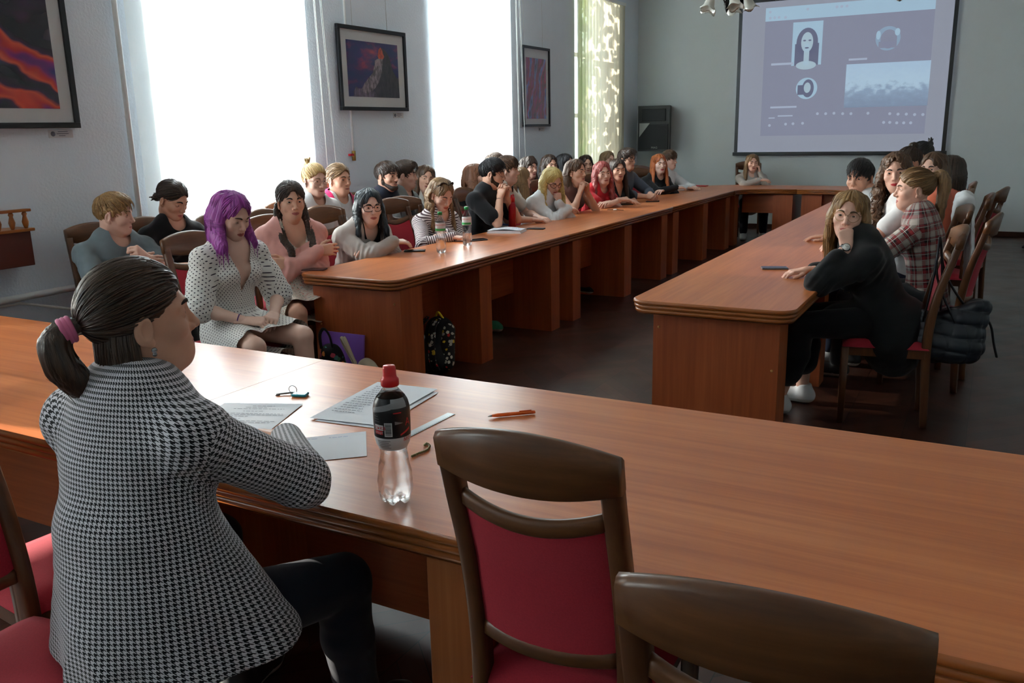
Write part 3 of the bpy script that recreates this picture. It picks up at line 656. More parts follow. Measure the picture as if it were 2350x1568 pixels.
flatp('portrait_features', [oval(cx - ww * .09, cz + hh * .07, ww * .05, hh * .018), oval(cx + ww * .09, cz + hh * .07, ww * .05, hh * .018), oval(cx, cz - hh * .10, ww * .07, hh * .018)], 'proj_hair', .005, pi)
c1 = S(2038, 88); flatp('video_tile', [oval(c1[0], c1[1], .165, .165)], 'proj_mid', .002, pi); flatp('avatar', [oval(c1[0] + .01, c1[1] - .01, .11, .13), rect((c1[0] - .12, c1[1] - .13, c1[0] + .12, c1[1] - .04))], 'proj_dark', .003, pi); flatp('avatar_light', [oval(c1[0] - .13, c1[1] + .05, .03, .06), oval(c1[0] + .12, c1[1] + .08, .035, .05)], 'proj_pale', .0035, pi)
c1 = S(1851, 203); flatp('video_tile', [oval(c1[0], c1[1], .155, .155)], 'proj_pale', .002, pi); flatp('avatar', [oval(c1[0] + .02, c1[1] + .0, .085, .13), rect((c1[0] - .13, c1[1] - .09, c1[0] - .03, c1[1] + .05))], 'proj_hair', .003, pi); flatp('avatar_light', [oval(c1[0] + .01, c1[1] + .01, .05, .075)], 'proj_face', .004, pi)
m, nt, b = new_mat('proj_room'); c = coord(nt, 'Object'); s_ = nt.nodes.new('ShaderNodeSeparateXYZ'); nt.links.new(c, s_.inputs[0]); n = noise(nt, mapping(nt, c, (9, 1, 14)), 1.2, 4)
z_ = mth(nt, 'SUBTRACT', s_.outputs[2], .74); k = mth(nt, 'ADD', mth(nt, 'MULTIPLY', z_, 1.9), mth(nt, 'MULTIPLY', mth(nt, 'SUBTRACT', n, .5), 1.1)); col_ = ramp(nt, k, [(.0, srgb(92, 108, 132)), (.30, srgb(104, 124, 148)), (.5, srgb(140, 164, 182)), (1, srgb(132, 156, 178))])
nt.links.new(col_, b.inputs['Emission Color']); b.inputs['Emission Strength'].default_value = SE; b.inputs['Base Color'].default_value = (.25, .28, .32, 1); b.inputs['Roughness'].default_value = .8
b1 = quad(1943, 148, 2128, 242); flatp('video_tile', [rect(b1)], 'proj_room', .002, pi)
lines = []
for (x, y, w) in ((1770, 147, 50), (1948, 136, 42), (1768, 246, 60), (1785, 266, 34), (1764, 271, 14)): r = quad(x, y - 1.2, x + w, y + 1.2); lines.append(rect(r))
for (x, y) in [(1876, 261), (1895, 261), (1914, 260), (1934, 261), (1953, 261), (1992, 260), (2042, 261), (2061, 262), (2080, 262), (2099, 263), (2118, 263)] + [(1766, 288), (1803, 285), (1820, 284), (1842, 283), (2028, 281), (2042, 281), (2058, 282), (2074, 282), (2090, 282)] + [(1768, 28), (1854, 21), (1921, 16), (1932, 15), (1944, 14), (1768, 42), (1778, 41), (1788, 40), (1803, 40)]: p = S(x, y); lines.append(oval(p[0], p[1], .021, .021, 10))
for L in lines: flatp('page_mark', [L], 'proj_text', .003, pi)

# ------------------------------------------------------------------ chandeliers
simple('lamp_iron', srgb(30, 26, 24), .4, .5); simple('lamp_brass', srgb(176, 140, 60), .35, .7); m, nt, b = new_mat('tulip_glass'); b.inputs['Base Color'].default_value = srgb(222, 222, 212); b.inputs['Roughness'].default_value = .35; b.inputs['Transmission Weight'].default_value = .25
def chandelier(label, x, y, z, ph):
    root = thing('chandelier', label, 'chandelier', (x, y, z)); b_ = MB(); b_.lathe([(.004, -.10), (.02, -.06), (.03, -.02), (.018, .03), (.03, .06), (.012, .1), (.012, ZC - z - .06), (.07, ZC - z - .03), (.08, ZC - z)], 14); b_.build('stem', MAT['lamp_iron'], root)
    for k in range(5):
        a = ph + 2 * math.pi * k / 5; d = np.array([math.cos(a), math.sin(a), 0]); U = np.array([0, 0, 1.])
        b_ = MB(); b_.tube(bez([d * .02 + U * -.02, d * .07 + U * .075, d * .13 + U * .10, d * .18 + U * .06], 6), .006, 6); ar = b_.build('arm', MAT['lamp_iron'], root)
        tl = nrm(d * .35 - U); sx = nrm(np.cross(tl, U)); R3 = np.stack([sx, np.cross(tl, sx), tl], 1); top = d * .18 + U * .06
        b_ = MB(); b_.lathe([(.016, -.015), (.022, .0), (.020, .02)], 12); b_.build('holder', MAT['lamp_brass'], ar, M=mat4(R3, top))
        b_ = MB(); pr = [(.020, .01), (.036, .035), (.046, .07), (.052, .105), (.068, .135), (.082, .148), (.066, .132), (.048, .10), (.040, .06), (.02, .02)]
        b_.lathe(pr, 24, (0, 0, 0), lambda r, zz, a_: (r * (1 + (.10 * math.cos(4 * a_) if zz > .12 else 0)), zz + (.014 * math.cos(4 * a_) if zz > .12 else 0))); b_.build('glass_shade', MAT['tulip_glass'], ar, M=mat4(R3, top))
chandelier('chandelier with five white tulip shades hanging left of the screen', -2.47, 9.0, 2.79, .3)
chandelier('chandelier cut off at the top edge in front of the screen', -.83, 9.0, 2.80, .9)
# ------------------------------------------------------------------ the conference tables
def laminate(name, axis, light, mid, dark, rough=.26):
    m, nt, b = new_mat(name); c = coord(nt); sc = [9, 9, 9]; sc[axis] = .7; f = noise(nt, mapping(nt, c, tuple(sc)), 1.0, 5, .6)
    s2 = [55, 55, 55]; s2[axis] = 1.6; g = noise(nt, mapping(nt, c, tuple(s2)), 1.0, 3, .6)
    k = mth(nt, 'ADD', mth(nt, 'MULTIPLY', f, .62), mth(nt, 'MULTIPLY', g, .38)); nt.links.new(ramp(nt, k, [(.33, dark), (.5, mid), (.66, light)]), b.inputs['Base Color'])
    b.inputs['Roughness'].default_value = rough; b.inputs['Specular IOR Level'].default_value = .5; bump(nt, b, g, .06, .001); return m
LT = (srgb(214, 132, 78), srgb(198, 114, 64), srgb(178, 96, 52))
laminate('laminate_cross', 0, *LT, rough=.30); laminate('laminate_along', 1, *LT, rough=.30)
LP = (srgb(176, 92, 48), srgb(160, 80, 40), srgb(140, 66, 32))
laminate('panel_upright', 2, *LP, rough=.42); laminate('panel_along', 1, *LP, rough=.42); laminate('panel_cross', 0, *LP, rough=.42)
laminate('leg_pale', 2, srgb(206, 128, 72), srgb(192, 112, 60), srgb(172, 94, 50), rough=.35)
simple('edge_moulding', srgb(150, 84, 36), .28); simple('bolt_cap', srgb(190, 140, 80), .4)
TZ = .76
def rrect(x0, y0, x1, y1, r, n=8):
    """outline, counter-clockwise; r = corner radii (x0y0, x1y0, x1y1, x0y1); each entry (point, outward normal)"""
    out = []
    for (cx, cy, sx, sy, a0), rr in zip(((x0, y0, 1, 1, math.pi), (x1, y0, -1, 1, 1.5 * math.pi), (x1, y1, -1, -1, 0), (x0, y1, 1, -1, .5 * math.pi)), r):
        if rr <= 0:
            out.append(((cx, cy), (math.cos(a0 + math.pi / 4) * 1.41421, math.sin(a0 + math.pi / 4) * 1.41421))); continue
        for k in range(n + 1):
            a = a0 + math.pi / 2 * k / n; out.append(((cx + sx * rr + rr * math.cos(a), cy + sy * rr + rr * math.sin(a)), (math.cos(a), math.sin(a))))
    return out
PROF = []
for i in range(3):
    for t in np.linspace(-80, 80, 7): PROF.append((.005 * i + .011 * (1 - math.cos(math.radians(t))), TZ - .011 - .0215 * i + .011 * math.sin(-math.radians(t))))
def table(label, outline, mask, legs, panels, top_mat, center, group=None, leg_mat='panel_upright', bolts=()):
    """mask(i, j): does the edge i->j carry the moulding"""
    root = thing('conference_table', label, 'table', (center[0], center[1], 0), 0, group); c = np.array([center[0], center[1], 0])
    P = np.array([p for p, n in outline]); Nn = np.array([n for p, n in outline]); n = len(P)
    es = [mask(P[i], P[(i + 1) % n]) for i in range(n)]
    off = np.zeros((n, 2))
    for i in range(n):
        a, b2 = es[i - 1], es[i]
        if a and b2: off[i] = Nn[i]
        elif a or b2:
            e = P[i] - P[i - 1] if a else P[(i + 1) % n] - P[i]; e = e / np.linalg.norm(e); off[i] = (e[1], -e[0])
    rings = [np.concatenate([P - off * o, np.full((n, 1), z)], 1) for o, z in PROF]
    t = MB(); t.add(np.concatenate([rings[0] - c, np.concatenate([P - off * .02, np.full((n, 1), TZ - .07)], 1) - c]), [tuple(range(n)), tuple(range(2 * n - 1, n - 1, -1))])
    t.build('tabletop', MAT[top_mat], root)
    V = np.concatenate(rings) - c; F = []
    for k in range(len(PROF) - 1):
        for i in range(n):
            j = (i + 1) % n; F.append((k * n + j, k * n + i, (k + 1) * n + i, (k + 1) * n + j))
    o = put_mesh('edge_moulding', V, F, [MAT['edge_moulding']], root, smooth=True)
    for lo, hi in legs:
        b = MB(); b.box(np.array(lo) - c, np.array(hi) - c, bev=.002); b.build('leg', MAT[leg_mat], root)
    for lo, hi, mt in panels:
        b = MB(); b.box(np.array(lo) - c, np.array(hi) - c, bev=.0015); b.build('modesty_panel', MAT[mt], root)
    for p in bolts:
        b = MB(); b.sphere(np.array(p) - c, .007, 8, 5); b.build('bolt_cap', MAT['bolt_cap'], root)
    return root
ZT = TZ - .068
# table across the front
FX0, FXS, FX1, FY0, FY1 = -4.75, -2.21, 1.35, 1.43, 2.505
cross = lambda a, b: abs(a[1] - b[1]) < 1e-6 or (abs(a[0] - b[0]) > 1e-6) or a[0] < FX0 + .01 or a[0] > FX1 - .01
fl = [((-4.45, 1.62, 0), (-4.25, 2.36, ZT)), ((-2.42, 1.72, 0), (-2.28, 2.36, ZT))]; fr = [((-2.14, 1.72, 0), (-2.0, 2.36, ZT)), ((-1.065, 1.50, 0), (-.925, 2.40, ZT)), ((1.0, 1.62, 0), (1.2, 2.36, ZT))]
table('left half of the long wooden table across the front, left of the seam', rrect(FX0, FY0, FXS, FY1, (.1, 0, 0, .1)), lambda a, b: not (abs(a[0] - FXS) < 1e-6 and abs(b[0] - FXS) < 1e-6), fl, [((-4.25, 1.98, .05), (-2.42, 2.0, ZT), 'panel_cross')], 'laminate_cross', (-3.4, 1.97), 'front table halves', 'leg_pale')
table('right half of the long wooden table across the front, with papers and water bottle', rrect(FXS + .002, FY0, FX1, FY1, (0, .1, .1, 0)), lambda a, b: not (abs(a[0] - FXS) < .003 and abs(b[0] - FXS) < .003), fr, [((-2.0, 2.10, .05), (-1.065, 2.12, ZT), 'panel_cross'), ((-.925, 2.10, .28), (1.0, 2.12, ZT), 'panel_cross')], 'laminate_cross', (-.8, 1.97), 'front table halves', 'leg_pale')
# the two long runs
def run(x0, x1, y0, y1, near, inner, label, legs, group, far=False):
    r = (.10 if near else 0,) * 2
    ol = rrect(x0, y0, x1, y1, (r[0], r[1], 0, 0)); msk = lambda a, b: not ((abs(a[1] - y1) < 1e-6 and abs(b[1] - y1) < 1e-6) or (not near and abs(a[1] - y0) < 1e-6 and abs(b[1] - y0) < 1e-6))
    xm = (x0 + x1) / 2; L = []; Pn = []; ys = []
    for a, b in legs: L.append(((x0 + .06, a, 0), (x1 - .03 if inner > 0 else x1 - .06, b, ZT))); ys.append((a, b))
    if inner < 0: L = [((x0 + .09, a, 0), (x1 - .09, b, ZT)) for a, b in legs]
    for (a, b), (c, d) in zip(ys[:-1], ys[1:]): Pn.append(((xm - .01, b, .30), (xm + .01, c, ZT), 'panel_along'))
    bl = [((x1 - .075 if inner > 0 else x0 + .12), L[0][0][1] - .001, .60)] if near else []
    bl += [(L[0][1][0] - .03 if inner < 0 else L[0][0][0] + .05, L[0][0][1] - .001, .43)] if near else []
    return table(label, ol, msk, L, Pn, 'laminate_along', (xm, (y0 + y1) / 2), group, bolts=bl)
LX0, LX1, RX0, RX1 = -3.80, -3.03, -1.575, -.75
gl_, gr_ = 'left run of tables', 'right run of tables'
run(LX0, LX1, 4.08, 6.51, True, 1, 'nearest table of the left run, with two water bottles on it', [(4.17, 4.40), (5.10, 5.26), (6.22, 6.38)], gl_)
run(LX0, LX1, 6.512, 9.19, False, 1, 'second table of the left run, with notebook and phones', [(6.64, 6.80), (7.83, 8.02), (8.90, 9.09)], gl_)
run(LX0, LX1, 9.192, 11.76, False, 1, 'third table of the left run, before the curved far corner', [(9.28, 9.48), (10.43, 10.63), (11.45, 11.66)], gl_)
run(RX0, RX1, 4.08, 6.92, True, -1, 'nearest table of the right run, with a phone by the student in black', [(4.22, 4.42), (5.5, 5.66), (6.65, 6.82)], gr_)
run(RX0, RX1, 6.922, 9.38, False, -1, 'second table of the right run, beside the dark-haired boy', [(7.02, 7.2), (8.1, 8.28), (9.1, 9.28)], gr_)
run(RX0, RX1, 9.382, 11.76, False, -1, 'third table of the right run, running up to the far corner', [(9.5, 9.68), (10.5, 10.68), (11.4, 11.6)], gr_)
def corner(mir, label):
    xm = (LX1 + RX0) / 2; x0, x1 = LX0, LX1; ya, yo, yi = 11.762, 12.93, 12.16; ol = []
    def pt(x, y, nx, ny): ol.append(((x, y), (nx, ny)))
    pt(x0, ya, -1, 0); pt(x1, ya, 1, 0)
    for k in range(0, 11):                                              # inner concave corner
        a = math.pi - (math.pi / 2) * k / 10; R = .40; pt(x1 + R + R * math.cos(a), yi - R + R * math.sin(a), -math.cos(a), -math.sin(a))
    pt(xm - .001, yi, 0, -1); pt(xm - .001, yo, 0, 1)
    for k in range(0, 11):
        a = math.pi / 2 + (math.pi / 2) * k / 10; R = .62; pt(x0 + R + R * math.cos(a), yo - R + R * math.sin(a), math.cos(a), math.sin(a))
    s = 1
    if mir:
        ol = [((2 * xm - p[0] - (0 if True else 0), p[1]), (-n[0], n[1])) for p, n in ol][::-1]
        k = (RX1 - RX0) / (LX1 - LX0); ol = [((p[0] if p[0] < RX0 else RX0 + (p[0] - RX0) * k, p[1]), n) for p, n in ol]
    msk = lambda a, b: not ((abs(a[1] - ya) < 1e-6 and abs(b[1] - ya) < 1e-6) or (abs(a[0] - xm) < .01 and abs(b[0] - xm) < .01))
    mx = (lambda v: 2 * xm - v) if mir else (lambda v: v)
    def bx(a, b, y0, y1, z0, z1): p, q = sorted((mx(a), mx(b))); return (p, y0, z0), (q, y1, z1)
    legs = [bx(-3.70, -3.06, 11.9, 12.1, 0, ZT), bx(-2.62, -2.36, 12.22, 12.85, 0, ZT)]
    pan = [bx(-3.06, -2.62, 12.30, 12.32, .42, ZT) + ('panel_cross',)]
    return table(label, ol, msk, legs, pan, 'laminate_cross', ((x0 + xm) / 2 if not mir else (RX1 + xm) / 2, 12.4), 'curved far corner tables')
corner(False, 'curved corner table at the far left, in front of the student in grey'); corner(True, 'curved corner table at the far right, mostly behind the dark-haired boy')
# ------------------------------------------------------------------ chairs
laminate('chair_wood', 2, srgb(112, 72, 42), srgb(92, 56, 32), srgb(70, 40, 24), .34); laminate('chair_rail_wood', 0, srgb(120, 78, 46), srgb(98, 62, 36), srgb(74, 44, 26), .32)
m, nt, b = new_mat('red_upholstery'); f = noise(nt, coord(nt), 260, 3); nt.links.new(mixc(nt, f, srgb(150, 22, 40), srgb(186, 38, 56)), b.inputs['Base Color']); b.inputs['Roughness'].default_value = .9; b.inputs['Sheen Weight'].default_value = .08; bump(nt, b, f, .3, .001)
def bar(pts, wx, wy, up, n=2):
    """bar of rectangular section swept along pts; wx = width along 'up x tangent', wy along up"""
    P = np.array(pts, float); T = np.gradient(P, axis=0); T /= np.linalg.norm(T, axis=1)[:, None]; V = []; F = []
    wx = np.broadcast_to(wx, (len(P),)); wy = np.broadcast_to(wy, (len(P),))
    sec = [(-1, -.72), (-.72, -1), (.72, -1), (1, -.72), (1, .72), (.72, 1), (-.72, 1), (-1, .72)]
    for i in range(len(P)):
        s = nrm(np.cross(np.array(up, float), T[i])); u = np.cross(T[i], s)
        for a, b2 in sec: V.append(P[i] + s * a * wx[i] / 2 + u * b2 * wy[i] / 2)
    for i in range(len(P) - 1):
        for k in range(8): F.append((i * 8 + k, i * 8 + (k + 1) % 8, (i + 1) * 8 + (k + 1) % 8, (i + 1) * 8 + k))
    F += [tuple(range(7, -1, -1)), tuple((len(P) - 1) * 8 + k for k in range(8))]; return V, F
STILE = [(-.215, 0), (-.205, .22), (-.195, .44), (-.205, .60), (-.235, .76), (-.276, .90), (-.302, .993)]
def stile_y(z): return float(np.interp(z, [p[1] for p in STILE], [p[0] for p in STILE]))
def make_chair():
    root = thing('dining_chair', 'red chair', 'chair')
    for s in (-1, 1):
        P = bez([(s * .168, y, z) for y, z in STILE], 4); V, F = bar(P, np.interp(P[:, 2], [0, .45, .98], [.030, .036, .040]), np.interp(P[:, 2], [0, .45, .98], [.036, .048, .034]), (0, 1, 0)); b = MB(); b.add(V, F, True); b.build('back_post', MAT['chair_wood'], root)
        P = [(s * .19, .205, 0), (s * .19, .205, .22), (s * .19, .205, .43)]; V, F = bar(P, [.030, .036, .042], [.030, .036, .042], (0, 1, 0)); b = MB(); b.add(V, F, True); b.build('front_leg', MAT['chair_wood'], root)
        b = MB(); b.box((s * .18 - .011, -.19, .385), (s * .18 + .011, .2, .435), bev=.004); b.build('seat_rail', MAT['chair_wood'], root)
    b = MB(); b.box((-.175, .195, .385), (.175, .217, .435), bev=.004); b.build('seat_rail', MAT['chair_wood'], root)
    b = MB(); b.box((-.165, -.205, .385), (.165, -.185, .435), bev=.004); b.build('seat_rail', MAT['chair_wood'], root)
    # seat cushion: domed slab
    b = MB(); nx, ny = 12, 12; V = []; F = []
    for j in range(ny + 1):
        for i in range(nx + 1):
            u, v = i / nx * 2 - 1, j / ny * 2 - 1; hw = .205 - .012 * (1 - v) / 2; e = (1 - abs(u) ** 6) * (1 - abs(v) ** 6); V.append((u * hw, .005 + v * .215, .436 + .044 * max(e, 0) ** .45))
    n0 = len(V); V += [(x, y, .434) for x, y, z in V]; W1 = nx + 1
    for j in range(ny):
        for i in range(nx): a = j * W1 + i; F.append((a, a + 1, a + W1 + 1, a + W1)); F.append((n0 + a, n0 + a + W1, n0 + a + W1 + 1, n0 + a + 1))
    b.add(V, F, True); b.build('seat', MAT['red_upholstery'], root)
    # top rail: arched lens, curved in plan
    def rail(nm, zc, top, bot, hw, th, lean, mat):
        V = []; F = []; n = 20
        for i in range(n + 1):
            u = i / n * 2 - 1; y = stile_y(zc) - .028 * (1 - u * u); zt = zc + top(u); zb = zc + bot(u); r = th / 2; c = .010
            for (dy, z) in ((-r, zb + c * .6), (-r * .4, zb), (r * .4, zb), (r, zb + c * .6), (r, zt - c), (r * .4, zt), (-r * .4, zt), (-r, zt - c)): V.append((u * hw, y + dy + lean * (z - zc), z))
        for i in range(n):
            for k in range(8): F.append((i * 8 + k, (i + 1) * 8 + k, (i + 1) * 8 + (k + 1) % 8, i * 8 + (k + 1) % 8))
        F += [tuple(range(8)), tuple(n * 8 + k for k in range(7, -1, -1))]; b = MB(); b.add(V, F, True); return b.build(nm, mat, root)
    rail('top_rail', .993, lambda u: .054 + .034 * (1 - u * u), lambda u: -.022 - .026 * (1 - u * u), .188, .034, -.2, MAT['chair_rail_wood'])
    rail('back_rail', .908, lambda u: .018 - .030 * (1 - u * u), lambda u: -.022 - .030 * (1 - u * u), .155, .026, -.2, MAT['chair_rail_wood'])
    rail('lower_rail', .575, lambda u: .022 - .010 * (1 - u * u), lambda u: -.020 - .010 * (1 - u * u), .153, .026, 0, MAT['chair_rail_wood'])
    V = []; F = []; n, mz = 10, 12
    for s in (1, -1):
        for j in range(mz + 1):
            for i in range(n + 1):
                u = i / n * 2 - 1; z0 = .590 - .010 * (1 - u * u); z1 = .888 - .030 * (1 - u * u); z = z0 + (z1 - z0) * j / mz; y = stile_y(z) - .024 * (1 - u * u) + s * .014 * (1 - .5 * abs(u) ** 4); V.append((u * .152, y, z))
    W1 = n + 1; h = (mz + 1) * W1
    for j in range(mz):
        for i in range(n): a = j * W1 + i; F.append((a + 1, a, a + W1, a + W1 + 1)); F.append((h + a, h + a + 1, h + a + W1 + 1, h + a + W1))
    b = MB(); b.add(V, F, True); b.build('backrest', MAT['red_upholstery'], root)
    return root
CHAIR = make_chair(); _first = [True]
def chair(x, y, head, label, dz=0):
    o = CHAIR if _first[0] else copy_tree(CHAIR); _first[0] = False
    o.location = (x, y, 0); o.rotation_euler = (0, 0, -math.radians(head)); o['label'] = label; o['group'] = 'red upholstered wooden chairs'; return o
def chair_by_rail(px, py, z, X, head, label):
    """chair whose top rail centre stands on the plane X= (window side) or Y= at the given height"""
    pass
# ------------------------------------------------------------------ people
_heads = {}
def head_mesh(sex, h, lids=0.0, smile=0.0, gaze=0.0):
    """head in its own frame: eye level at the origin, +y the face, +x the right ear. slots: 0 skin 1 lips 2 eye white 3 iris 4 brow"""
    key = (sex, h, lids, smile, gaze)
    if key in _heads: return _heads[key]
    m = sex == 'm'
    g = Grid((-.1, -.135, -.25), (.1, .135, .135), h)
    g.ell((0, -.014, .032), (.074, .095, .083), .02)
    g.ell((0, .022, -.025), (.064, .068, .082), .03)
    g.cone((0, .026, .045), (0, .040, .015), .042, .046, .02)               # forehead
    jw = .056 if m else .050
    for s in (-1, 1):
        g.cone((s * jw, -.012, -.052), (s * .021, .062, -.098), .017 if m else .015, .015, .025)
        g.ell((s * .043, .055, -.030), (.020, .022, .020), .02)             # cheek
        g.cone((s * .012, .084, .019), (s * .046, .062, .016), .009, .009, .014)   # brow bone
    g.ell((0, .066, -.094), (.024 if m else .020, .022, .020), .02)
    g.ell((0, .066, -.070), (.034, .024, .026), .02)                        # mouth mound
    for s in (-1, 1): g.ell((s * .032, .094, -.003), (.021, .017, .013), .012, 's')
    g.cone((0, .085, .010), (0, .104, -.034), .0065, .0095, .010)
    g.cone((0, .104, -.034), (0, .088, -.046), .0085, .006, .006)
    for s in (-1, 1):
        g.ell((s * .012, .091, -.039), (.0075, .010, .0075), .006)
        g.ell((s * .006, .096, -.0475), (.0035, .006, .003), .002, 's')
        g.ell((s * .032, .0705, -.001), (.0165, .0145, .0138), .004)        # lids over the eyeball
        g.ell((s * .032, .088, -.0005 - .0035 * lids), (.0140, .012, .0050 * (1 - .85 * lids)), .0015, 's')
    zm = -.0695
    for s in (-1, 1):
        g.cone((s * .004, .0885, zm + .0035), (s * .021, .0765, zm + .001 + .003 * smile), .0042, .002, .005)
        g.cone((0, .0868, zm - .005), (s * .018, .0775, zm - .001 + .003 * smile), .0055, .002, .005)
        g.cone((0, .0945, zm), (s * .024, .0800, zm + .004 * smile), .0016, .0014, .002, 's')
    nk = .058 if m else .050
    g.cone((0, -.022, -.06), (0, -.045, -.30), nk, nk + .004, .03)
    g.cone((0, .03, -.10), (0, -.01, -.16), .032, .035, .03)                # under the jaw
    for s in (-1, 1):                                                       # ears
        M = rotz(-s * .35) @ rotx(-.2)
        g.ell((s * .0765, -.012, -.012), (.0075, .019, .031), .006, M=M)
        g.ell((s * .083, -.006, -.010), (.006, .011, .019), .004, 's', M=M)
        g.ell((s * .075, -.004, -.038), (.006, .009, .010), .006)
    V, Q = g.mesh(1 if h < .003 else 1)
    c = V[Q].mean(1); mi = np.zeros(len(Q), int)
    x = c[:, 0] / (.0235 if not m else .024); k_ = 1.0 if not m else .75; up = zm + (.0085 - .0060 * x * x) * k_ - .002 * np.exp(-(c[:, 0] / .004) ** 2); lo = zm + (-.0105 + .0100 * x * x) * k_
    mi[(np.abs(x) < 1) & (c[:, 2] < up + .003 * smile * x * x) & (c[:, 2] > lo) & (c[:, 1] > .066)] = 1
    Vs = [V]; Qs = [Q]; Ms = [mi]; n = len(V)
    for s in (-1, 1):                                                       # eyeballs
        rings = np.radians([.5, 13, 30, 42, 60, 85]); k = 14; P = []
        for t in rings:
            a = np.arange(k) * 2 * math.pi / k; P.append(np.stack([np.sin(t) * np.cos(a), np.full(k, np.cos(t)), np.sin(t) * np.sin(a)], 1))
        P = np.concatenate(P) @ (rotz(-gaze) @ rotx(-.5 * lids)).T * .0131 + np.array((s * .032, .0700, -.001))
        q = [(i * k + j, (i + 1) * k + j, (i + 1) * k + (j + 1) % k, i * k + (j + 1) % k) for i in range(len(rings) - 1) for j in range(k)]
        Vs.append(P); Qs.append(np.array(q) + n); n += len(P)
        Ms.append(np.array([(4, 3, 2, 2, 2)[i] for i in range(len(rings) - 1) for j in range(k)]))
        B = bez([(s * .013, .0945, .0170), (s * .030, .0905, .0235), (s * .050, .0715, .0180)], 8)   # brow
        r = np.interp(np.linspace(0, 1, len(B)), [0, .15, .7, 1], [.0025, .0046, .0036, .0012])
        P, q = tube_arrays(B, r, 6, False, .55, (0, 1, 0)); Vs.append(P); Qs.append(np.array(q) + n); n += len(P); Ms.append(np.full(len(q), 4))
    _heads[key] = (np.concatenate(Vs), np.concatenate(Qs), np.concatenate(Ms)); return _heads[key]

_hands = {}
def hand_mesh(pose, h):
    """left hand: wrist at the origin, fingers along +y, back of the hand +z, thumb at +x"""
    if (pose, h) in _hands: return _hands[(pose, h)]
    ang = dict(relax=(18, 24, 14), flat=(6, 8, 5), fist=(78, 95, 55), cup=(42, 48, 28), clasp=(55, 40, 20), spread=(12, 15, 10))[pose]
    g = Grid((-.075, -.06, -.115), (.09, .205, .05), h)
    xs = (.029, .010, -.010, -.028); ln = (.072, .080, .074, .058); ys = (.088, .092, .087, .078)
    for i in range(4):
        b = V3(xs[i], ys[i], 0)
        g.cone((xs[i] * .55, .005, 0), b, .017, .0125, .014, flat=(0, 0, 1), s2=1.15)
        sp = math.radians((6, 1, -4, -10)[i] * (2.2 if pose == 'spread' else 1)); a = 0; p = b
        for j, (fr, rr) in enumerate(((.46, .0092), (.31, .0082), (.23, .0074))):
            a += math.radians(ang[j] * (1 + .06 * (i - 1) * (j == 0)))
            d = V3(math.sin(sp) * math.cos(a), math.cos(sp) * math.cos(a), -math.sin(a)); q = p + d * ln[i] * fr
            g.cone(p, q, rr, rr - .0008, .006 if j == 0 else .003); p = q
    g.cone((0, -.06, 0), (0, .01, 0), .026, .025, .012, flat=(0, 0, 1), s2=1.3)
    T = dict(fist=[(.020, .02, -.010), (.042, .050, -.028), (.034, .078, -.050), (.010, .086, -.056)],
             clasp=[(.020, .02, -.008), (.046, .048, -.022), (.048, .076, -.040), (.036, .094, -.052)],
             cup=[(.020, .02, -.008), (.048, .045, -.026), (.056, .072, -.046), (.050, .092, -.062)]).get(pose,
             [(.020, .018, -.006), (.046, .046, -.014), (.058, .076, -.018), (.062, .100, -.021)])
    for j in range(3): g.cone(T[j], T[j + 1], (.0145, .0112, .0096)[j], (.0112, .0096, .0082)[j], .008)
    V, Q = g.mesh(1); _hands[(pose, h)] = (V, Q); return V, Q

def frame(d, n):
    y = nrm(d); z = nrm(np.asarray(n, float) - y * np.dot(n, y)); return np.stack([np.cross(y, z), y, z], 1)
def ik(S, W, a, b, hint):
    d = W - S; L = np.linalg.norm(d)
    if L > (a + b) * .995: W = S + d / L * (a + b) * .995; d = W - S; L = np.linalg.norm(d)
    u = d / L; x = (a * a - b * b + L * L) / (2 * L); y = math.sqrt(max(a * a - x * x, 1e-6))
    p = nrm(hint - u * np.dot(hint, u)); return S + u * x + p * y, W

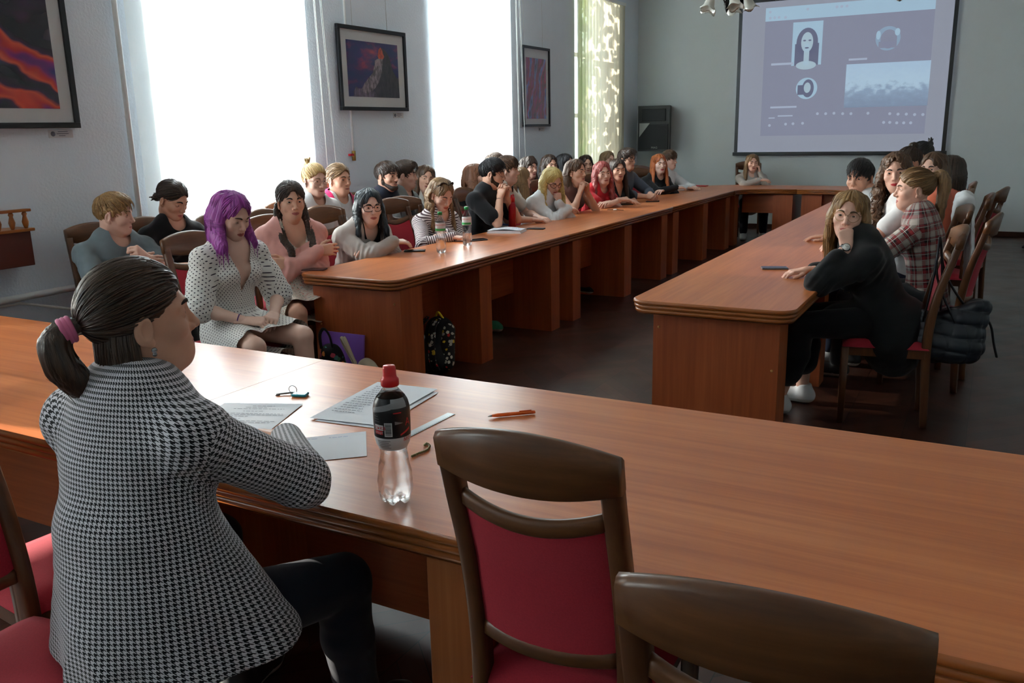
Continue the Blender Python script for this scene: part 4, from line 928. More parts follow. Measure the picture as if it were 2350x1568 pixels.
# ---- hair: every style is a field in the head's frame; dn = where "down" is in that frame
def hair_mesh(style, h, dn, o):
    m = o.get('men', False); L = o.get('len', .22); vol = o.get('vol', 0.0); dn = nrm(dn)
    g = Grid((-.20, -.30, -.22 - L), (.20, .22, .24), h)
    pole = V3(0, -.02, .13)
    def side_cut(z0, zn):                                                    # lower hairline from above the ear to the nape
        g.plane((0, 0, z0), (0, (z0 - zn) / .095, -1))
    def face_cut(rx=.074, cy=.118, cz=-.036, rz=.108): g.ell((0, cy, cz), (rx, .086, rz), .005, 's')
    def part_cut(px=0.0, k=1.0):
        g.ell((0, .118, -.054), (.0745 * k, .088, .100), .004, 's'); g.ell((px * .4, .112, .006), (.046 * k, .076, .079), .004, 's'); g.cone((px, .085, .078), (px * .6, .02, .128), .007, .0035, .004, 's')
    def ears():
        for s in (-1, 1): g.ell((s * .088, .006, -.022), (.024, .032, .044), .006, 's')
    if style == 'short':
        t = o.get('top', .012)
        g.ell((0, -.016, .032), (.078, .099, .086), .01); g.ell((0, .006, .044), (.0745, .0855, .076), .012)
        g.ell((0, .012, .070), (.062, .080, .040 + t), .03)
        if o.get('quiff'): g.cone((-.03, .068, .085), (.03, .070, .09), .022 + t * .5, .024 + t * .6, .02)
        if o.get('fringe'):
            for x in np.linspace(-.05, .05, 7): g.cone((x, .055, .085), (x * 1.1, .088 - abs(x) * .3, .040), .018, .010, .012)
        face_cut(.0735, .118, -.034 if o.get('fringe') else -.040, .086 if o.get('fringe') else .113); ears()
        for s in (-1, 1): g.cone((s * .071, .018, .02), (s * .070, .016, -.022), .010, .006, .008)
        side_cut(-.022, -.078)
    elif style in ('pony', 'bun', 'braids', 'lowbun', 'knot'):
        g.ell((0, -.016, .033), (.079, .101, .0875), .01); g.ell((0, .006, .044), (.0745, .0855, .076), .012)
        if style == 'braids': g.ell((0, -.02, .045), (.080, .098, .082), .02)
        face_cut(.077, .120, -.034, .113); ears(); side_cut(-.012, -.085)
        if style == 'pony':
            T = V3(0, -.112, o.get('tie', .045)); pole = T * 1.15
            P = [T - V3(0, -.02, 0), T + V3(0, -.028, .012), T + V3(0, -.05, -.02) + dn * .03, T + V3(0, -.045, 0) + dn * .12, T + V3(0, -.03, 0) + dn * L]
            if o.get('path'): P = [T - V3(0, -.02, 0)] + [V3(*q) for q in o['path']]
            P = bez(P, 5); r = np.interp(np.linspace(0, 1, len(P)), [0, .12, .4, .8, 1], [.018, .020, .033, .028, .010] if not o.get('path') else [.018, .0135, .026, .034, .030]) * o.get('thick', 1)
            for i in range(len(P) - 1): g.cone(P[i], P[i + 1], r[i], r[i + 1], .012, flat=(1, 0, 0), s2=.95)
        elif style == 'bun': g.ell((0, -.045, .128), (.036, .036, .030), .012); pole = V3(0, -.045, .15)
        elif style == 'knot':
            g.ell((0, -.085, .100), (.030, .030, .026), .010); pole = V3(0, -.085, .12)
            for a in range(5): g.cone((0, -.085, .105), (.02 * math.cos(a * 1.3), -.09 + .02 * math.sin(a * 1.3), .145 + .006 * (a % 3)), .011, .005, .006)
        elif style == 'lowbun':
            g.ell((0, -.118, -.035), (.030, .026, .028), .012); pole = V3(0, -.14, -.03)
            for a in range(4): g.cone((0, -.12, -.04), (.03 * math.cos(a * 1.7), -.15, -.05 + .025 * math.sin(a * 1.7)), .009, .004, .006)
    elif style == 'beard':
        for s in (-1, 1):
            g.cone((s * .056, -.008, -.045), (s * .022, .066, -.098), .0245, .0225, .012)
            g.cone((s * .0655, .006, .0), (s * .060, .002, -.055), .010, .018, .01)
        g.ell((0, .068, -.094), (.030, .0275, .0265), .015)
        for s in (-1, 1): g.cone((0, .096, -.056), (s * .026, .080, -.064), .005, .004, .006)
        g.ell((0, .095, -.070), (.027, .03, .0105), .004, 's'); g.plane((0, 0, -.02), (0, -.3, 1)); g.plane((0, -.002, 0), (0, -1, 0))
    else:                                                                    # long, bob, wavy
        w = o.get('width', 1.0)
        g.ell((0, -.017, .034), (.0815 * (1 + .06 * vol), .102, .0895 + .012 * vol), .01); g.ell((0, .006, .045), (.076, .086, .078 + .01 * vol), .012)
        tuck = o.get('tuck', False); fr = o.get('front', 'lr')
        for s in (-1, 1):
            f = ('l' if s < 0 else 'r') in fr
            yb = -.034
            A = V3(s * .062, yb, .055); B = V3(s * (.083 + .01 * vol), yb - (.012 if tuck else -.010), -.03)
            C = B + dn * .085 + V3(s * .006, .012 if f else -.02, 0)
            D = C + dn * max(L - .055, .02) + V3(s * (.012 if f else -.02), (.030 if f else -.02) + .04 * min(L, .3) * f, 0)
            r = [.046, .050 + .006 * vol, .052 + .012 * vol, (.042 + .012 * vol) * o.get('tip', 1)]
            for p, q, r0, r1 in ((A, B, r[0], r[1]), (B, C, r[1], r[2]), (C, D, r[2], r[3])): g.cone(p, q, r0 * w, r1 * w, .025, flat=(1, 0, .0), s2=2.0 - .4 * vol)
        E0 = V3(0, -.075, .02); E1 = V3(0, -.10, -.05); E2 = E1 + dn * L * o.get('back', .9) + V3(0, -.012, 0)
        g.cone(E0, E1, .075, .070, .03, flat=(0, 1, 0), s2=1.5); g.cone(E1, E2, .072 + .01 * vol, (.066 + .01 * vol) * o.get('tip', 1), .03, flat=(0, 1, 0), s2=1.9)
        if o.get('bang'):
            for x in np.linspace(-.05, .055, 8): g.cone((x * .6, .03, .105), (x * 1.15, .083 - abs(x) * .35, .045), .02, .012, .014)
        if o.get('bang'): face_cut(.070, .122, -.050, .112)
        else: part_cut(o.get('part', .0), o.get('fx', 1.0))
        g.ell((0, .10, -.16), (.060, .085, .13), .02, 's')                   # keep throat and chin clear
        if tuck: ears()
    V, Q = g.mesh(1)
    ax = nrm(pole); r = V - V3(0, -.01, 0); t = r @ ax; u = nrm(np.cross(ax, (1, 0, 0))); wv = np.cross(ax, u)
    p0 = r @ u; p1 = r @ wv; R = np.sqrt(p0 ** 2 + p1 ** 2) + 1e-6
    along = V @ dn
    hc = np.stack([p0 / R * 11, p1 / R * 11, along * 3.5], 1)
    if style == 'short': hc = np.stack([V[:, 0] * 160, V[:, 1] * 55, V[:, 2] * 55], 1)
    if style == 'beard': hc = V * 250
    if style in ('long', 'wavy', 'bob'):
        b = np.clip((-.02 - V[:, 2]) / .06, 0, 1); hc = np.stack([hc[:, 0] * (1 - b) + V[:, 0] * 130 * b, hc[:, 1] * (1 - b) + V[:, 1] * 130 * b, along * 4], 1)
    if style == 'pony':
        tl = np.clip((np.linalg.norm((V - pole)[:, :2], axis=1) < .06) * 1.0, 0, 1) * 0 + (V[:, 1] < -.112)
        hc = np.where(tl[:, None] > 0, np.stack([V[:, 0] * 170, V[:, 1] * 120, along * 5], 1), hc)
    N = vnormals(V, Q); wob = np.zeros_like(hc)
    if o.get('wave'): wob = np.stack([np.sin(V[:, 2] * 90 + V[:, 0] * 30), np.cos(V[:, 2] * 80 + V[:, 1] * 40), 0 * V[:, 0]], 1) * o['wave']
    amp = o.get('amp', .0028)
    V = V + N * (amp * vnoise(hc + wob, 3) + amp * .5 * vnoise(hc * 2.3 + wob, 5))[:, None]
    if o.get('wave'):
        b = np.clip((-.01 - V[:, 2]) / .08, 0, 1) * o['wave'] * .006
        V = V + np.stack([np.sin(V[:, 2] * 95 + np.floor(V[:, 1] * 25) * 2.1) * b, np.cos(V[:, 2] * 85 + np.floor(V[:, 0] * 30) * 1.7) * b, 0 * b], 1)
    hc = hc * .9 + wob * .5
    if style == 'beard' or not o.get('n', 0): return V, Q, hc
    tie = dict(pony=V3(0, -.115, o.get('tie', .045)), bun=V3(0, -.045, .12), knot=V3(0, -.085, .10), lowbun=V3(0, -.118, -.035), braids=V3(0, -.09, -.06)).get(style)
    rnd = np.random.RandomState(o.get('seed', 3)); n = o['n']; c0 = V3(0, -.012, .035); rr = V3(.079, .101, .087)
    fc = V[Q].mean(1); fn = np.cross(V[Q[:, 2]] - V[Q[:, 0]], V[Q[:, 3]] - V[Q[:, 1]]); ar = np.linalg.norm(fn, axis=1); fn /= ar[:, None] + 1e-12
    ok = (((fc - c0) / rr) ** 2).sum(1) > .93
    if style == 'pony': ok &= (fc[:, 1] > -.125)
    pk = rnd.choice(len(fc), n, p=ar * ok / (ar * ok).sum()); P = fc[pk] + fn[pk] * rnd.uniform(-.001, .0022, (n, 1)); hs = hc[Q[pk, 0]]
    Ls = dict(short=.030 + o.get('top', .012), pony=.075, bun=.07, knot=.07, lowbun=.07, braids=.05).get(style, .085) * rnd.uniform(.6, 1.3, n); wv = o.get('wave', 0); ph = rnd.uniform(0, 6.28, n)
    K = 6; path = [P]; sgn = np.sign(P[:, 0] - o.get('part', 0) * .6 + 1e-4)
    for k in range(K - 1):
        e = (P - c0) / rr; e0 = np.linalg.norm(e, axis=1, keepdims=True); nn = e / rr; nn /= np.linalg.norm(nn, axis=1, keepdims=True)
        if style == 'short': f = P - V3(0, -.065, .10); f[:, 2] -= .02; f += V3(0, .10 if o.get('fringe') else .0, 0) * (P[:, 2:3] > .06) + rnd.normal(0, .014, P.shape); cap = np.ones(n, bool)
        elif tie is not None: f = tie - P; cap = np.ones(n, bool)
        else: f = np.stack([sgn * .75 * np.exp(-np.abs(P[:, 0]) / .05), -.30 * (P[:, 1] > -.02) + 0 * sgn, -.9 + 0 * sgn], 1); cap = P[:, 2] > -.01; f = np.where(cap[:, None], f, dn[None] + np.stack([np.sin(P[:, 2] * 90 + ph), np.cos(P[:, 2] * 80 + ph), 0 * ph], 1) * .45 * wv)
        t = f - nn * (f * nn).sum(1, keepdims=True) * cap[:, None]; t /= np.linalg.norm(t, axis=1, keepdims=True) + 1e-9
        P2 = P + t * (Ls / (K - 1))[:, None]; e2 = np.linalg.norm((P2 - c0) / rr, axis=1, keepdims=True); P2 = np.where(cap[:, None], c0 + (P2 - c0) * (e0 / e2), P2) + nn * (o.get('lift', .0006) * cap[:, None]); path.append(P2); P = P2
    path = np.stack(path, 1)
    if tie is None and style != 'short':                                       # none across the face
        bad = ((((path[..., 0] / .066) ** 2 + ((path[..., 2] + .025) / .080) ** 2) < 1) & (path[..., 1] > .02)).any(1); ok_ = ~bad | bool(o.get('bang')); path = path[ok_]; hs = hs[ok_]; n = len(path); rnd = np.random.RandomState(7)
    T = np.gradient(path, axis=1); T /= np.linalg.norm(T, axis=2, keepdims=True) + 1e-9; u = np.cross(T, (path - c0)); u /= np.linalg.norm(u, axis=2, keepdims=True) + 1e-9; w = np.cross(T, u)
    rad = rnd.uniform(.6, 1.2, n)[:, None] * np.array([.25, 1, 1, .9, .6, .12])[None] * o.get('rs', .0024)
    ring = np.stack([path + rad[..., None] * (math.cos(a) * u * 1.3 + math.sin(a) * w * .6) for a in (0, 1.57, 3.14, 4.71)], 2)
    sv = ring.reshape(-1, 3); i0 = np.arange(n)[:, None, None] * K * 4 + np.arange(K - 1)[None, :, None] * 4; j = np.arange(4)[None, None]; j2 = (j + 1) % 4
    sq = np.stack([i0 + j, i0 + j2, i0 + 4 + j2, i0 + 4 + j], -1).reshape(-1, 4)
    sh = np.repeat(hs + rnd.normal(0, 2.0, hs.shape), K * 4, 0) + sv * V3(0, 0, 3)
    return np.concatenate([V, sv]), np.concatenate([Q, sq + len(V)]), np.concatenate([hc, sh])

def seg_param(P, A, B):
    d = B - A; t = np.clip(((P - A) @ d) / (d @ d), -.25, 1.25); q = P - (A + t[:, None] * d); return t * np.linalg.norm(d), q
def cloth_uv(V, Q, bones):
    """metres around and along the nearest bone, per face corner"""
    c = V[Q].mean(1); best = np.full(len(c), 1e9); bi = np.zeros(len(c), int)
    for i, (A, B, r, ref, off) in enumerate(bones):
        tc = np.clip(((c - A) @ (B - A)) / ((B - A) @ (B - A)), 0, 1); d = np.linalg.norm(c - (A + tc[:, None] * (B - A)), axis=1) / r
        m = d < best; best[m] = d[m]; bi[m] = i
    uv = np.zeros((len(Q), 4, 2))
    for i, (A, B, r, ref, off) in enumerate(bones):
        m = np.nonzero(bi == i)[0]
        if len(m) == 0: continue
        ax = nrm(B - A); u = nrm(ref - ax * np.dot(ref, ax)); w = np.cross(ax, u)
        def co(P):
            t, q = seg_param(P, A, B); return np.arctan2(q @ w, q @ u), t
        ac, _ = co(c[m])
        for k in range(4):
            a, t = co(V[Q[m, k]]); a = ac + (a - ac + math.pi) % (2 * math.pi) - math.pi
            uv[m, k, 0] = a * r; uv[m, k, 1] = t + off
    return uv
LOD = [dict(head=.0019, hand=.0024, body=.0065, cloth=.006, hair=.0032), dict(head=.0025, hand=.0032, body=.0085, cloth=.0085, hair=.0042), dict(head=.0036, hand=.0042, body=.012, cloth=.0115, hair=.0058)]
PEOPLE = {}
def smooth01(x): x = np.clip(x, 0, 1); return x * x * (3 - 2 * x)

def arm_preset(name, s, HC, opt):
    """wrist, hand direction, back-of-hand direction, pose, elbow hint; local axes x right, y forward, z up; s=+1 right"""
    t = opt.get('tz', .76)
    P = {
     'fold':  ((-s * .07, .36 + .035 * s, t + .055 + .03 * (s > 0)), (-s, .25, -.05), (0, .2, 1), 'relax', (s, .1, -.6)),
     'table': ((s * .10, .42, t + .035), (-s * .55, 1, -.1), (0, 0, 1), 'relax', (s, -.1, -.5)),
     'join':  ((s * .055, .46, t + .05), (-s * .5, 1, 0), (s * .75, .1, .6), 'clasp', (s, -.1, -.4)),
     'lap':   ((s * .095, .26, .64), (-s * .8, .7, -.1), (s * .3, .2, 1), 'cup', (s, -.6, -.3)),
     'thigh': ((s * .12, .30, .645), (-s * .1, 1, -.15), (0, .2, 1), 'relax', (s, -.6, 0)),
     'down':  ((s * .22, .10, .60), (0, .6, -.6), (s, 0, .3), 'relax', (s * .6, -1, 0)),
     'cross': ((-s * .10, .20, .84 + .03 * s), (-s, .1, .05), (0, 1, .3), 'relax', (s * .8, .3, -1)),
     'clasp': ((s * .055, HC[1] + .10, HC[2] - .20), (-s * .35, .15, 1), (s * .8, -.1, .3), 'clasp', (s * .5, .4, -1)),
     'chin':  ((s * .045, HC[1] + .075, HC[2] - .235), (-s * .15, .0, 1), (s * .6, .8, 0), 'fist', (s * .5, .6, -1)),
     'cheek': ((s * .095, HC[1] + .045, HC[2] - .20), (-s * .2, -.05, 1), (s, .3, .1), 'cup', (s * .6, .6, -1)),
     'mouth': ((s * .05, HC[1] + .10, HC[2] - .20), (-s * .35, -.1, 1), (s * .4, 1, .1), 'fist', (s * .5, .6, -1)),
    }
    return P[name]

def person(name, label, head, face=0, pitch=0, roll=0, body=None, lean=6, side=0, sex='f', lod=1, arms=('table', 'table'), hair=('long', {}), hairmat=None,
           skin=None, brow=None, top=None, inner=None, bottom=None, shoes=None, lids=0.0, smile=0.0, gaze=0.0, glasses=None, beard=None, extra=None, tz=.76,
           seat=.47, kscale=1.03, hscale=1.0, legs=None, lips=None, group=None, Lt=None, headtilt=0.0):
    L = LOD[lod]; body = face if body is None else body
    fy = math.radians(body); F = V3(math.sin(fy), math.cos(fy), 0); R = V3(math.cos(fy), -math.sin(fy), 0); U = V3(0, 0, 1)
    m = sex == 'm'; kw = (1.08 if m else 1.0) * kscale
    HC = V3(*head); le = math.radians(lean); sd = math.radians(side)
    T = nrm(F * math.sin(le) + U * math.cos(le) + R * math.sin(sd)); Nk = nrm(F * (math.sin(le * .6) + .12) + U)
    pz = seat + .10
    if Lt is None: Lt = (HC[2] - pz - .168 * Nk[2]) / T[2]
    Lt0 = Lt; Lt = min(max(Lt, .38), .60)
    NB = HC - Nk * .168 - F * .015; Pel = NB - T * Lt
    if abs(Lt - Lt0) > .004: print('PERSON', name, 'torso', round(Lt0, 3))
    Ft = nrm(F - T * np.dot(F, T)); Rt = np.cross(Ft, T)
    base = V3(Pel[0], Pel[1], 0)
    def W(p): return base + R * p[0] + F * p[1] + U * p[2]
    def D(p): return R * p[0] + F * p[1] + U * p[2]
    # torso stations (waist bowed back a little)
    Wst = Pel + T * Lt * .36 - Ft * .015; Ch = Pel + T * Lt * .68 - Ft * .005; Up = Pel + T * Lt * .88
    sw = .185 if m else .160; sw *= kscale
    Sh = {s: NB + Rt * s * sw - T * .066 - Ft * .005 for s in (1, -1)}
    hip = {s: Pel + R * s * .085 * kw + U * -.015 for s in (1, -1)}
    lg = dict(spread=.07, knee=.42, foot=.04, cross=0); lg.update(legs or {})
    knee = {}; ank = {}; toe = {}
    for s in (1, -1):
        o = lg.get('r' if s > 0 else 'l', {}); g = {**lg, **o}
        kd = nrm(F * 1 + R * s * g['spread'] / .42); knee[s] = hip[s] + kd * g['knee'] * kw ** .3; knee[s][2] = seat + .055 + g.get('kz', 0)
        ank[s] = V3(knee[s][0], knee[s][1], .085) + F * g['foot'] + R * g.get('fx', 0)
        toe[s] = ank[s] + nrm(F + R * s * .15) * .15; toe[s][2] = .035
    Rh = rotz(-math.radians(face)) @ rotx(-math.radians(pitch)) @ roty(math.radians(roll))
    arm = {}
    HCl = V3(0, np.dot(HC - base, F), HC[2])
    ua, fa = ((.285, .255) if m else (.265, .238)); ua *= kscale ** .5; fa *= kscale ** .5
    for s, a in ((-1, arms[0]), (1, arms[1])):
        if a in ('mouth', 'chin', 'cheek'):                                     # the hand meets the face, wherever the face is turned
            q, ps = dict(mouth=((s * .010, .124, -.074), 'fist'), chin=((s * .012, .108, -.116), 'fist'), cheek=((s * .078, .058, -.055), 'cup'))[a]
            ff = Rh @ V3(0, 1, 0); d = nrm(U * .9 - ff * .30 + F * .15 - R * s * .15); dn_ = ff * (1.0 if a != 'cheek' else .3) + Rh @ V3(s, 0, 0) * (.25 if a != 'cheek' else 1.0)
            wr = HC + (Rh @ V3(*q)) * 1.045 - d * .088; el, wr = ik(Sh[s], wr, ua, fa, D((s * .5, .5, -1))); arm[s] = (Sh[s], el, wr, d, nrm(dn_ - d * np.dot(dn_, d)), ps); continue
        a = arm_preset(a, s, HCl, dict(tz=tz)) if isinstance(a, str) else a
        wr = W(a[0]); el, wr = ik(Sh[s], wr, ua, fa, D(a[4]))
        if len(a) > 5: el = V3(*a[5])
        arm[s] = (Sh[s], el, wr, nrm(D(a[1])), nrm(D(a[2])), a[3])
    pts = [HC + V3(0, 0, .14), HC - V3(0, 0, .14), NB, Pel] + [p for s in (1, -1) for p in (Sh[s], knee[s], ank[s], toe[s], arm[s][1], arm[s][2])]
    lo = np.min(pts, 0) - .2; hi = np.max(pts, 0) + .2; lo[2] = max(lo[2], -.01)
    ro = thing(name, label, 'person', base, 0, group); PEOPLE[name] = ro
    def obj(nm, V, Q, mats, **k): return put_mesh(nm, V - base, Q, mats, ro, **k)
    covered = bottom is not None
    # ---------------- the body, one mesh
    g = Grid(np.minimum(lo, hi), (hi[0], hi[1], NB[2] + .14), L['body']); e = -.008
    fl = dict(flat=Ft, s2=1.38)
    def torso(g, e, k=.03, pel=.0, hip_e=0, cl=False, box=0):
        wr = (.116 if not m else .128) * kscale + e + box
        g.cone(Pel - T * pel, Wst, (.148 * kw + e + hip_e), wr, k, **fl)
        g.cone(Wst, Ch, wr, .142 * kw + e + box * .3, k, **fl)
        g.cone(Ch, Up, .142 * kw + e, .135 * kw + e, k, flat=Ft, s2=1.45)
        g.cone(Sh[-1], Sh[1], .052 * kw + e, .052 * kw + e, .04)
        for s in (1, -1):
            if cl: g.cone(NB - T * .016 + Rt * s * .05, Sh[s] + T * .006, .034 + e, .042 + e, .03)
            else: g.cone(NB + Rt * s * .02 - T * .006, Sh[s] + T * .008, .046 + e, .040 + e, .035)
        if not m:
            for s in (1, -1): g.ell(Ch + Ft * .085 + Rt * s * .068, .054 + e, .03)
    torso(g, -.003 if (top and (top.get('v') or top.get('scoop'))) or inner else e)
    nk = .056 if m else .049; hb = HC - Nk * .06 - F * .02
    g.cone(NB - T * .05, NB + (hb - NB) * .75, nk + .007, nk, .035)
    for s in (1, -1):
        g.cone(hip[s], knee[s], .082 * kw, .056 * kw, .02); kd = knee[s]
        g.cone(knee[s], knee[s] * .62 + ank[s] * .38 - F * .012, .053 * kw, .052 * kw, .015); g.cone(knee[s] * .62 + ank[s] * .38 - F * .012, ank[s], .052 * kw, .034, .015)
        g.cone(ank[s] - V3(0, 0, .03), toe[s], .033, .026, .02)
        S, E_, Wr = arm[s][:3]; am = 1.1 if m else 1.0
        g.cone(S, E_, .047 * am, .038 * am, .02); g.cone(E_, E_ * .65 + Wr * .35, .0385 * am, .038 * am, .012)
        g.cone(E_ * .65 + Wr * .35, Wr, .038 * am, .0265 * am, .012, flat=arm[s][4], s2=1.12)
    V, Q = g.mesh(2); Vs = [V]; Qs = [Q]; Ms = [np.zeros(len(Q), int)]; n = len(V)
    hV, hQ, hM = head_mesh(sex, L['head'], lids, smile, gaze)
    keep = ~((hV[hQ][:, :, 2] < -.205).any(1)); hV2, hQ2, us = drop(hV, hQ, ~keep); hM = hM[keep]
    Rh = rotz(-math.radians(face)) @ rotx(-math.radians(pitch)) @ roty(math.radians(roll)); hk = (1.07 if m else 1.045) * hscale
    nz = nrm(hb - NB); Rn = np.stack([nrm(np.cross(F, nz)), np.cross(nz, nrm(np.cross(F, nz))), nz], 1)
    w = smooth01((-.075 - hV2[:, 2] + hV2[:, 1].clip(0, .1) * -.9) / .085)[:, None]
    A = HC + (hV2 * hk) @ Rh.T; B = hb + ((hV2 - V3(0, -.022, -.06)) * hk) @ Rn.T
    Vs.append(A * (1 - w) + B * w); Qs.append(hQ2 + n); n += len(hV2); Ms.append(hM)
    for s in (1, -1):
        pV, pQ = hand_mesh(arm[s][5], L['hand']); pV = pV.copy() * (1.10 if m else 1.0)
        if s > 0: pV[:, 0] *= -1; pQ = pQ[:, ::-1]
        pV = arm[s][2] + pV @ frame(arm[s][3], arm[s][4]).T; Vs.append(pV); Qs.append(pQ + n); n += len(pV); Ms.append(np.zeros(len(pQ), int))
    bo = obj('body', np.concatenate(Vs), np.concatenate(Qs), [skin, lips or MAT['lips'], MAT['eye_white'], MAT['iris'], brow or hairmat], mi=np.concatenate(Ms))
    # ---------------- clothes
    ref = -Ft
    bones_t = [(Pel - T * .15, NB, .15 * kw, ref, 0)] + [b for s in (1, -1) for b in ((arm[s][0], arm[s][1], .052, -Ft + .2 * U, 0), (arm[s][1], arm[s][2], .044, -Ft + .2 * U, ua))]
    def wrinkle(V, Q, amp, seed=1):
        N = vnormals(V, Q); P = V - base
        q = P @ np.stack([T, Ft, Rt], 1)
        d = vnoise(q * [16, 7, 7], seed) * .6 + .4 * vnoise(q * [38, 16, 16], seed + 1)
        for s in (1, -1):
            for J in (arm[s][1], arm[s][0] - T * .06):
                r = np.linalg.norm(V - J, axis=1); ax = nrm(arm[s][2] - arm[s][0])
                d = d + np.exp(-(r / .085) ** 2) * np.sin((V - J) @ ax * 170 + 2 * vnoise(P * 14, seed + 3)) * .9
        return V + N * (amp * d)[:, None]
    def top_mesh(c, e, nm):
        kind = c['kind']; g = Grid(lo, (hi[0], hi[1], HC[2] + .02), c.get('h', L['cloth']))
        torso(g, e, pel=c.get('drop', .06), hip_e=c.get('flare', .012), cl=True, box=c.get('box', .004))
        if c.get('peplum'):
            for (dv, r) in c['peplum']: g.ell(Pel + D(dv), r, .06)
        for (q0, q1, r0, r1) in c.get('drape', ()): g.cone(Pel + D(q0), Pel + D(q1), r0, r1, .05)
        am = (1.1 if m else 1.0)
        for s in (1, -1):
            S, E_, Wr = arm[s][:3]; es = c.get('es', e)
            if kind in ('long', 'coat'):
                g.cone(S, E_, .047 * am + es, .041 * am + es, .02); g.cone(E_, Wr - nrm(Wr - E_) * c.get('cuff', .0), .041 * am + es, (.029 * am + es * c.get('cuffk', .7)), .015)
            elif kind == 'tee': g.cone(S, S + (E_ - S) * c.get('sl', .58), .047 * am + es, .046 * am + es + .004, .02)
            elif kind == 'elbow': g.cone(S, S + (E_ - S) * .5, .052 + es, .058 + es, .03); g.cone(S + (E_ - S) * .5, S + (E_ - S) * c.get('sl', .95) - V3(0, 0, .01), .058 + es, .068 + es, .03)
            elif kind == 'three': g.cone(S, E_, .050 * am + es, .041 * am + es, .025); g.cone(E_, E_ + (Wr - E_) * .35, .041 * am + es, .042 * am + es, .015)
        if c.get('collar'):
            rr, th = c['collar'][:2]; up = c['collar'][2] if len(c['collar']) > 2 else .035
            K = [NB + T * (up + (.012 if math.cos(a) < 0 else -.028 * math.cos(a))) + (Rt * math.sin(a) + Ft * (math.cos(a) + .12)) * rr for a in np.linspace(0, 2 * math.pi, 15)]
            for i in range(14): g.cone(K[i], K[i + 1], th, th, .008)
        if c.get('hood'):
            for a in np.linspace(-1, 1, 9):
                p = NB + T * (.03 - .02 * abs(a)) + Rt * a * .115 - Ft * (.085 - .10 * abs(a) ** 1.5); g.ell(p, (.038, .038, .032), .03)
        if c.get('cutz'): g.plane((0, 0, c['cutz']), (0, 0, -1), .006)
        V, Q = g.mesh(2); V = wrinkle(V, Q, c.get('amp', .0035), c.get('seed', 1) + len(name))
        cc = (V[Q].mean(1)) - NB; a = cc @ T; b = cc @ Ft; x = np.abs(cc @ Rt + c.get('vx', 0)); kill = np.zeros(len(Q), bool)
        if c.get('v'):
            dp, wd = c['v'][:2]; w0 = c['v'][2] if len(c['v']) > 2 else 0
            kill |= (b > -.01) & (a > -dp) & (a < .12) & (x < w0 + (wd - w0) * np.clip((a + dp) / dp, 0, 1.1))
        sc_ = c.get('scoop', None if (c.get('v') or c.get('collar') or c.get('hood')) else (.028, .060))
        if sc_: dp, wd = sc_; kill |= (b > -.03) & ((x / wd) ** 2 + (np.minimum(a - .04, 0) / (dp + .04)) ** 2 < 1) & (a < .1)
        for s in (1, -1):                                                       # a sleeve crossing the chest stays whole
            f0 = V[Q].mean(1); A_, B_ = arm[s][1], arm[s][2]; t_ = np.clip(((f0 - A_) @ (B_ - A_)) / ((B_ - A_) @ (B_ - A_)), 0, 1); kill &= np.linalg.norm(f0 - (A_ + t_[:, None] * (B_ - A_)), axis=1) > .088
        if kind == 'tank':
            for s in (1, -1): kill |= (np.linalg.norm(V[Q].mean(1) - Sh[s], axis=1) < .062)
        V, Q, _ = drop(V, Q, kill)
        if kill.any(): V = tidy_rim(V, Q)
        o = obj(nm, V, Q, c['mat'] if isinstance(c['mat'], list) else [c['mat']], uv=cloth_uv(V, Q, bones_t))
        if c.get('solid'):
            md = o.modifiers.new('thickness', 'SOLIDIFY'); md.thickness = c['solid']; md.offset = 1
        return o
    if inner: top_mesh(inner, inner.get('e', .006), inner.get('name', 'shirt'))
    if top: top_mesh(top, top.get('e', .012), top.get('name', 'shirt'))
    if bottom:
        k = bottom['kind']; e = bottom.get('e', .010); bl = [(hip[s], knee[s], .08, U, 0) for s in (1, -1)]
        g = Grid(lo, (hi[0], hi[1], Wst[2] + .1), L['cloth'])
        g.cone(Pel - T * .02, Wst, .148 * kw + e, .116 * kw + e - .004, .03, **fl)
        for s in (1, -1):
            if k == 'skirt':
                ex = bottom.get('len', .95); g.cone(hip[s] + V3(0, 0, .01), hip[s] + (knee[s] - hip[s]) * ex, .088 + e, .075 + e, .05)
            else:
                g.cone(hip[s], knee[s], .086 * kw + e, .060 * kw + e, .02)
                if k != 'shorts':
                    md_ = knee[s] * .62 + ank[s] * .38 - F * .012; wd_ = .046 if not bottom.get('wide') else bottom['wide']
                    g.cone(knee[s], md_, .058 * kw + e, max(.056 * kw, wd_) + e, .015); g.cone(md_, ank[s] + (knee[s] - ank[s]) * bottom.get('cuff', .08), max(.056 * kw, wd_) + e, wd_ + e, .015)
                    bl.append((knee[s], ank[s], .06, F, .4))
        if k == 'skirt':
            mid = (hip[1] + hip[-1]) / 2; mk = (knee[1] + knee[-1]) / 2; ex = bottom.get('len', .95)
            g.cone(mid + V3(0, 0, .01), mid + (mk - mid) * ex, .09 + e, .07 + e, .06)
            for s in (1, -1):
                if bottom.get('hang', .1): g.cone(mid + (hip[s] - mid) * 1.6 - V3(0, 0, .05), mid + (knee[s] - mid) * ex + R * s * .05 - V3(0, 0, bottom.get('hang', .1)), .05, .045, .06)
        V, Q = g.mesh(2); V = wrinkle(V, Q, bottom.get('amp', .004), 7)
        if k == 'skirt':
            mid = (hip[1] + hip[-1]) / 2; mk = (knee[1] + knee[-1]) / 2; ex = bottom.get('len', .95)
            hem = ((V[Q].mean(1) - mid) @ F) > np.dot(mk - mid, F) * ex + .012 * np.sin(V[Q].mean(1) @ R * 60); V, Q, _ = drop(V, Q, hem); V = tidy_rim(V, Q, 4)
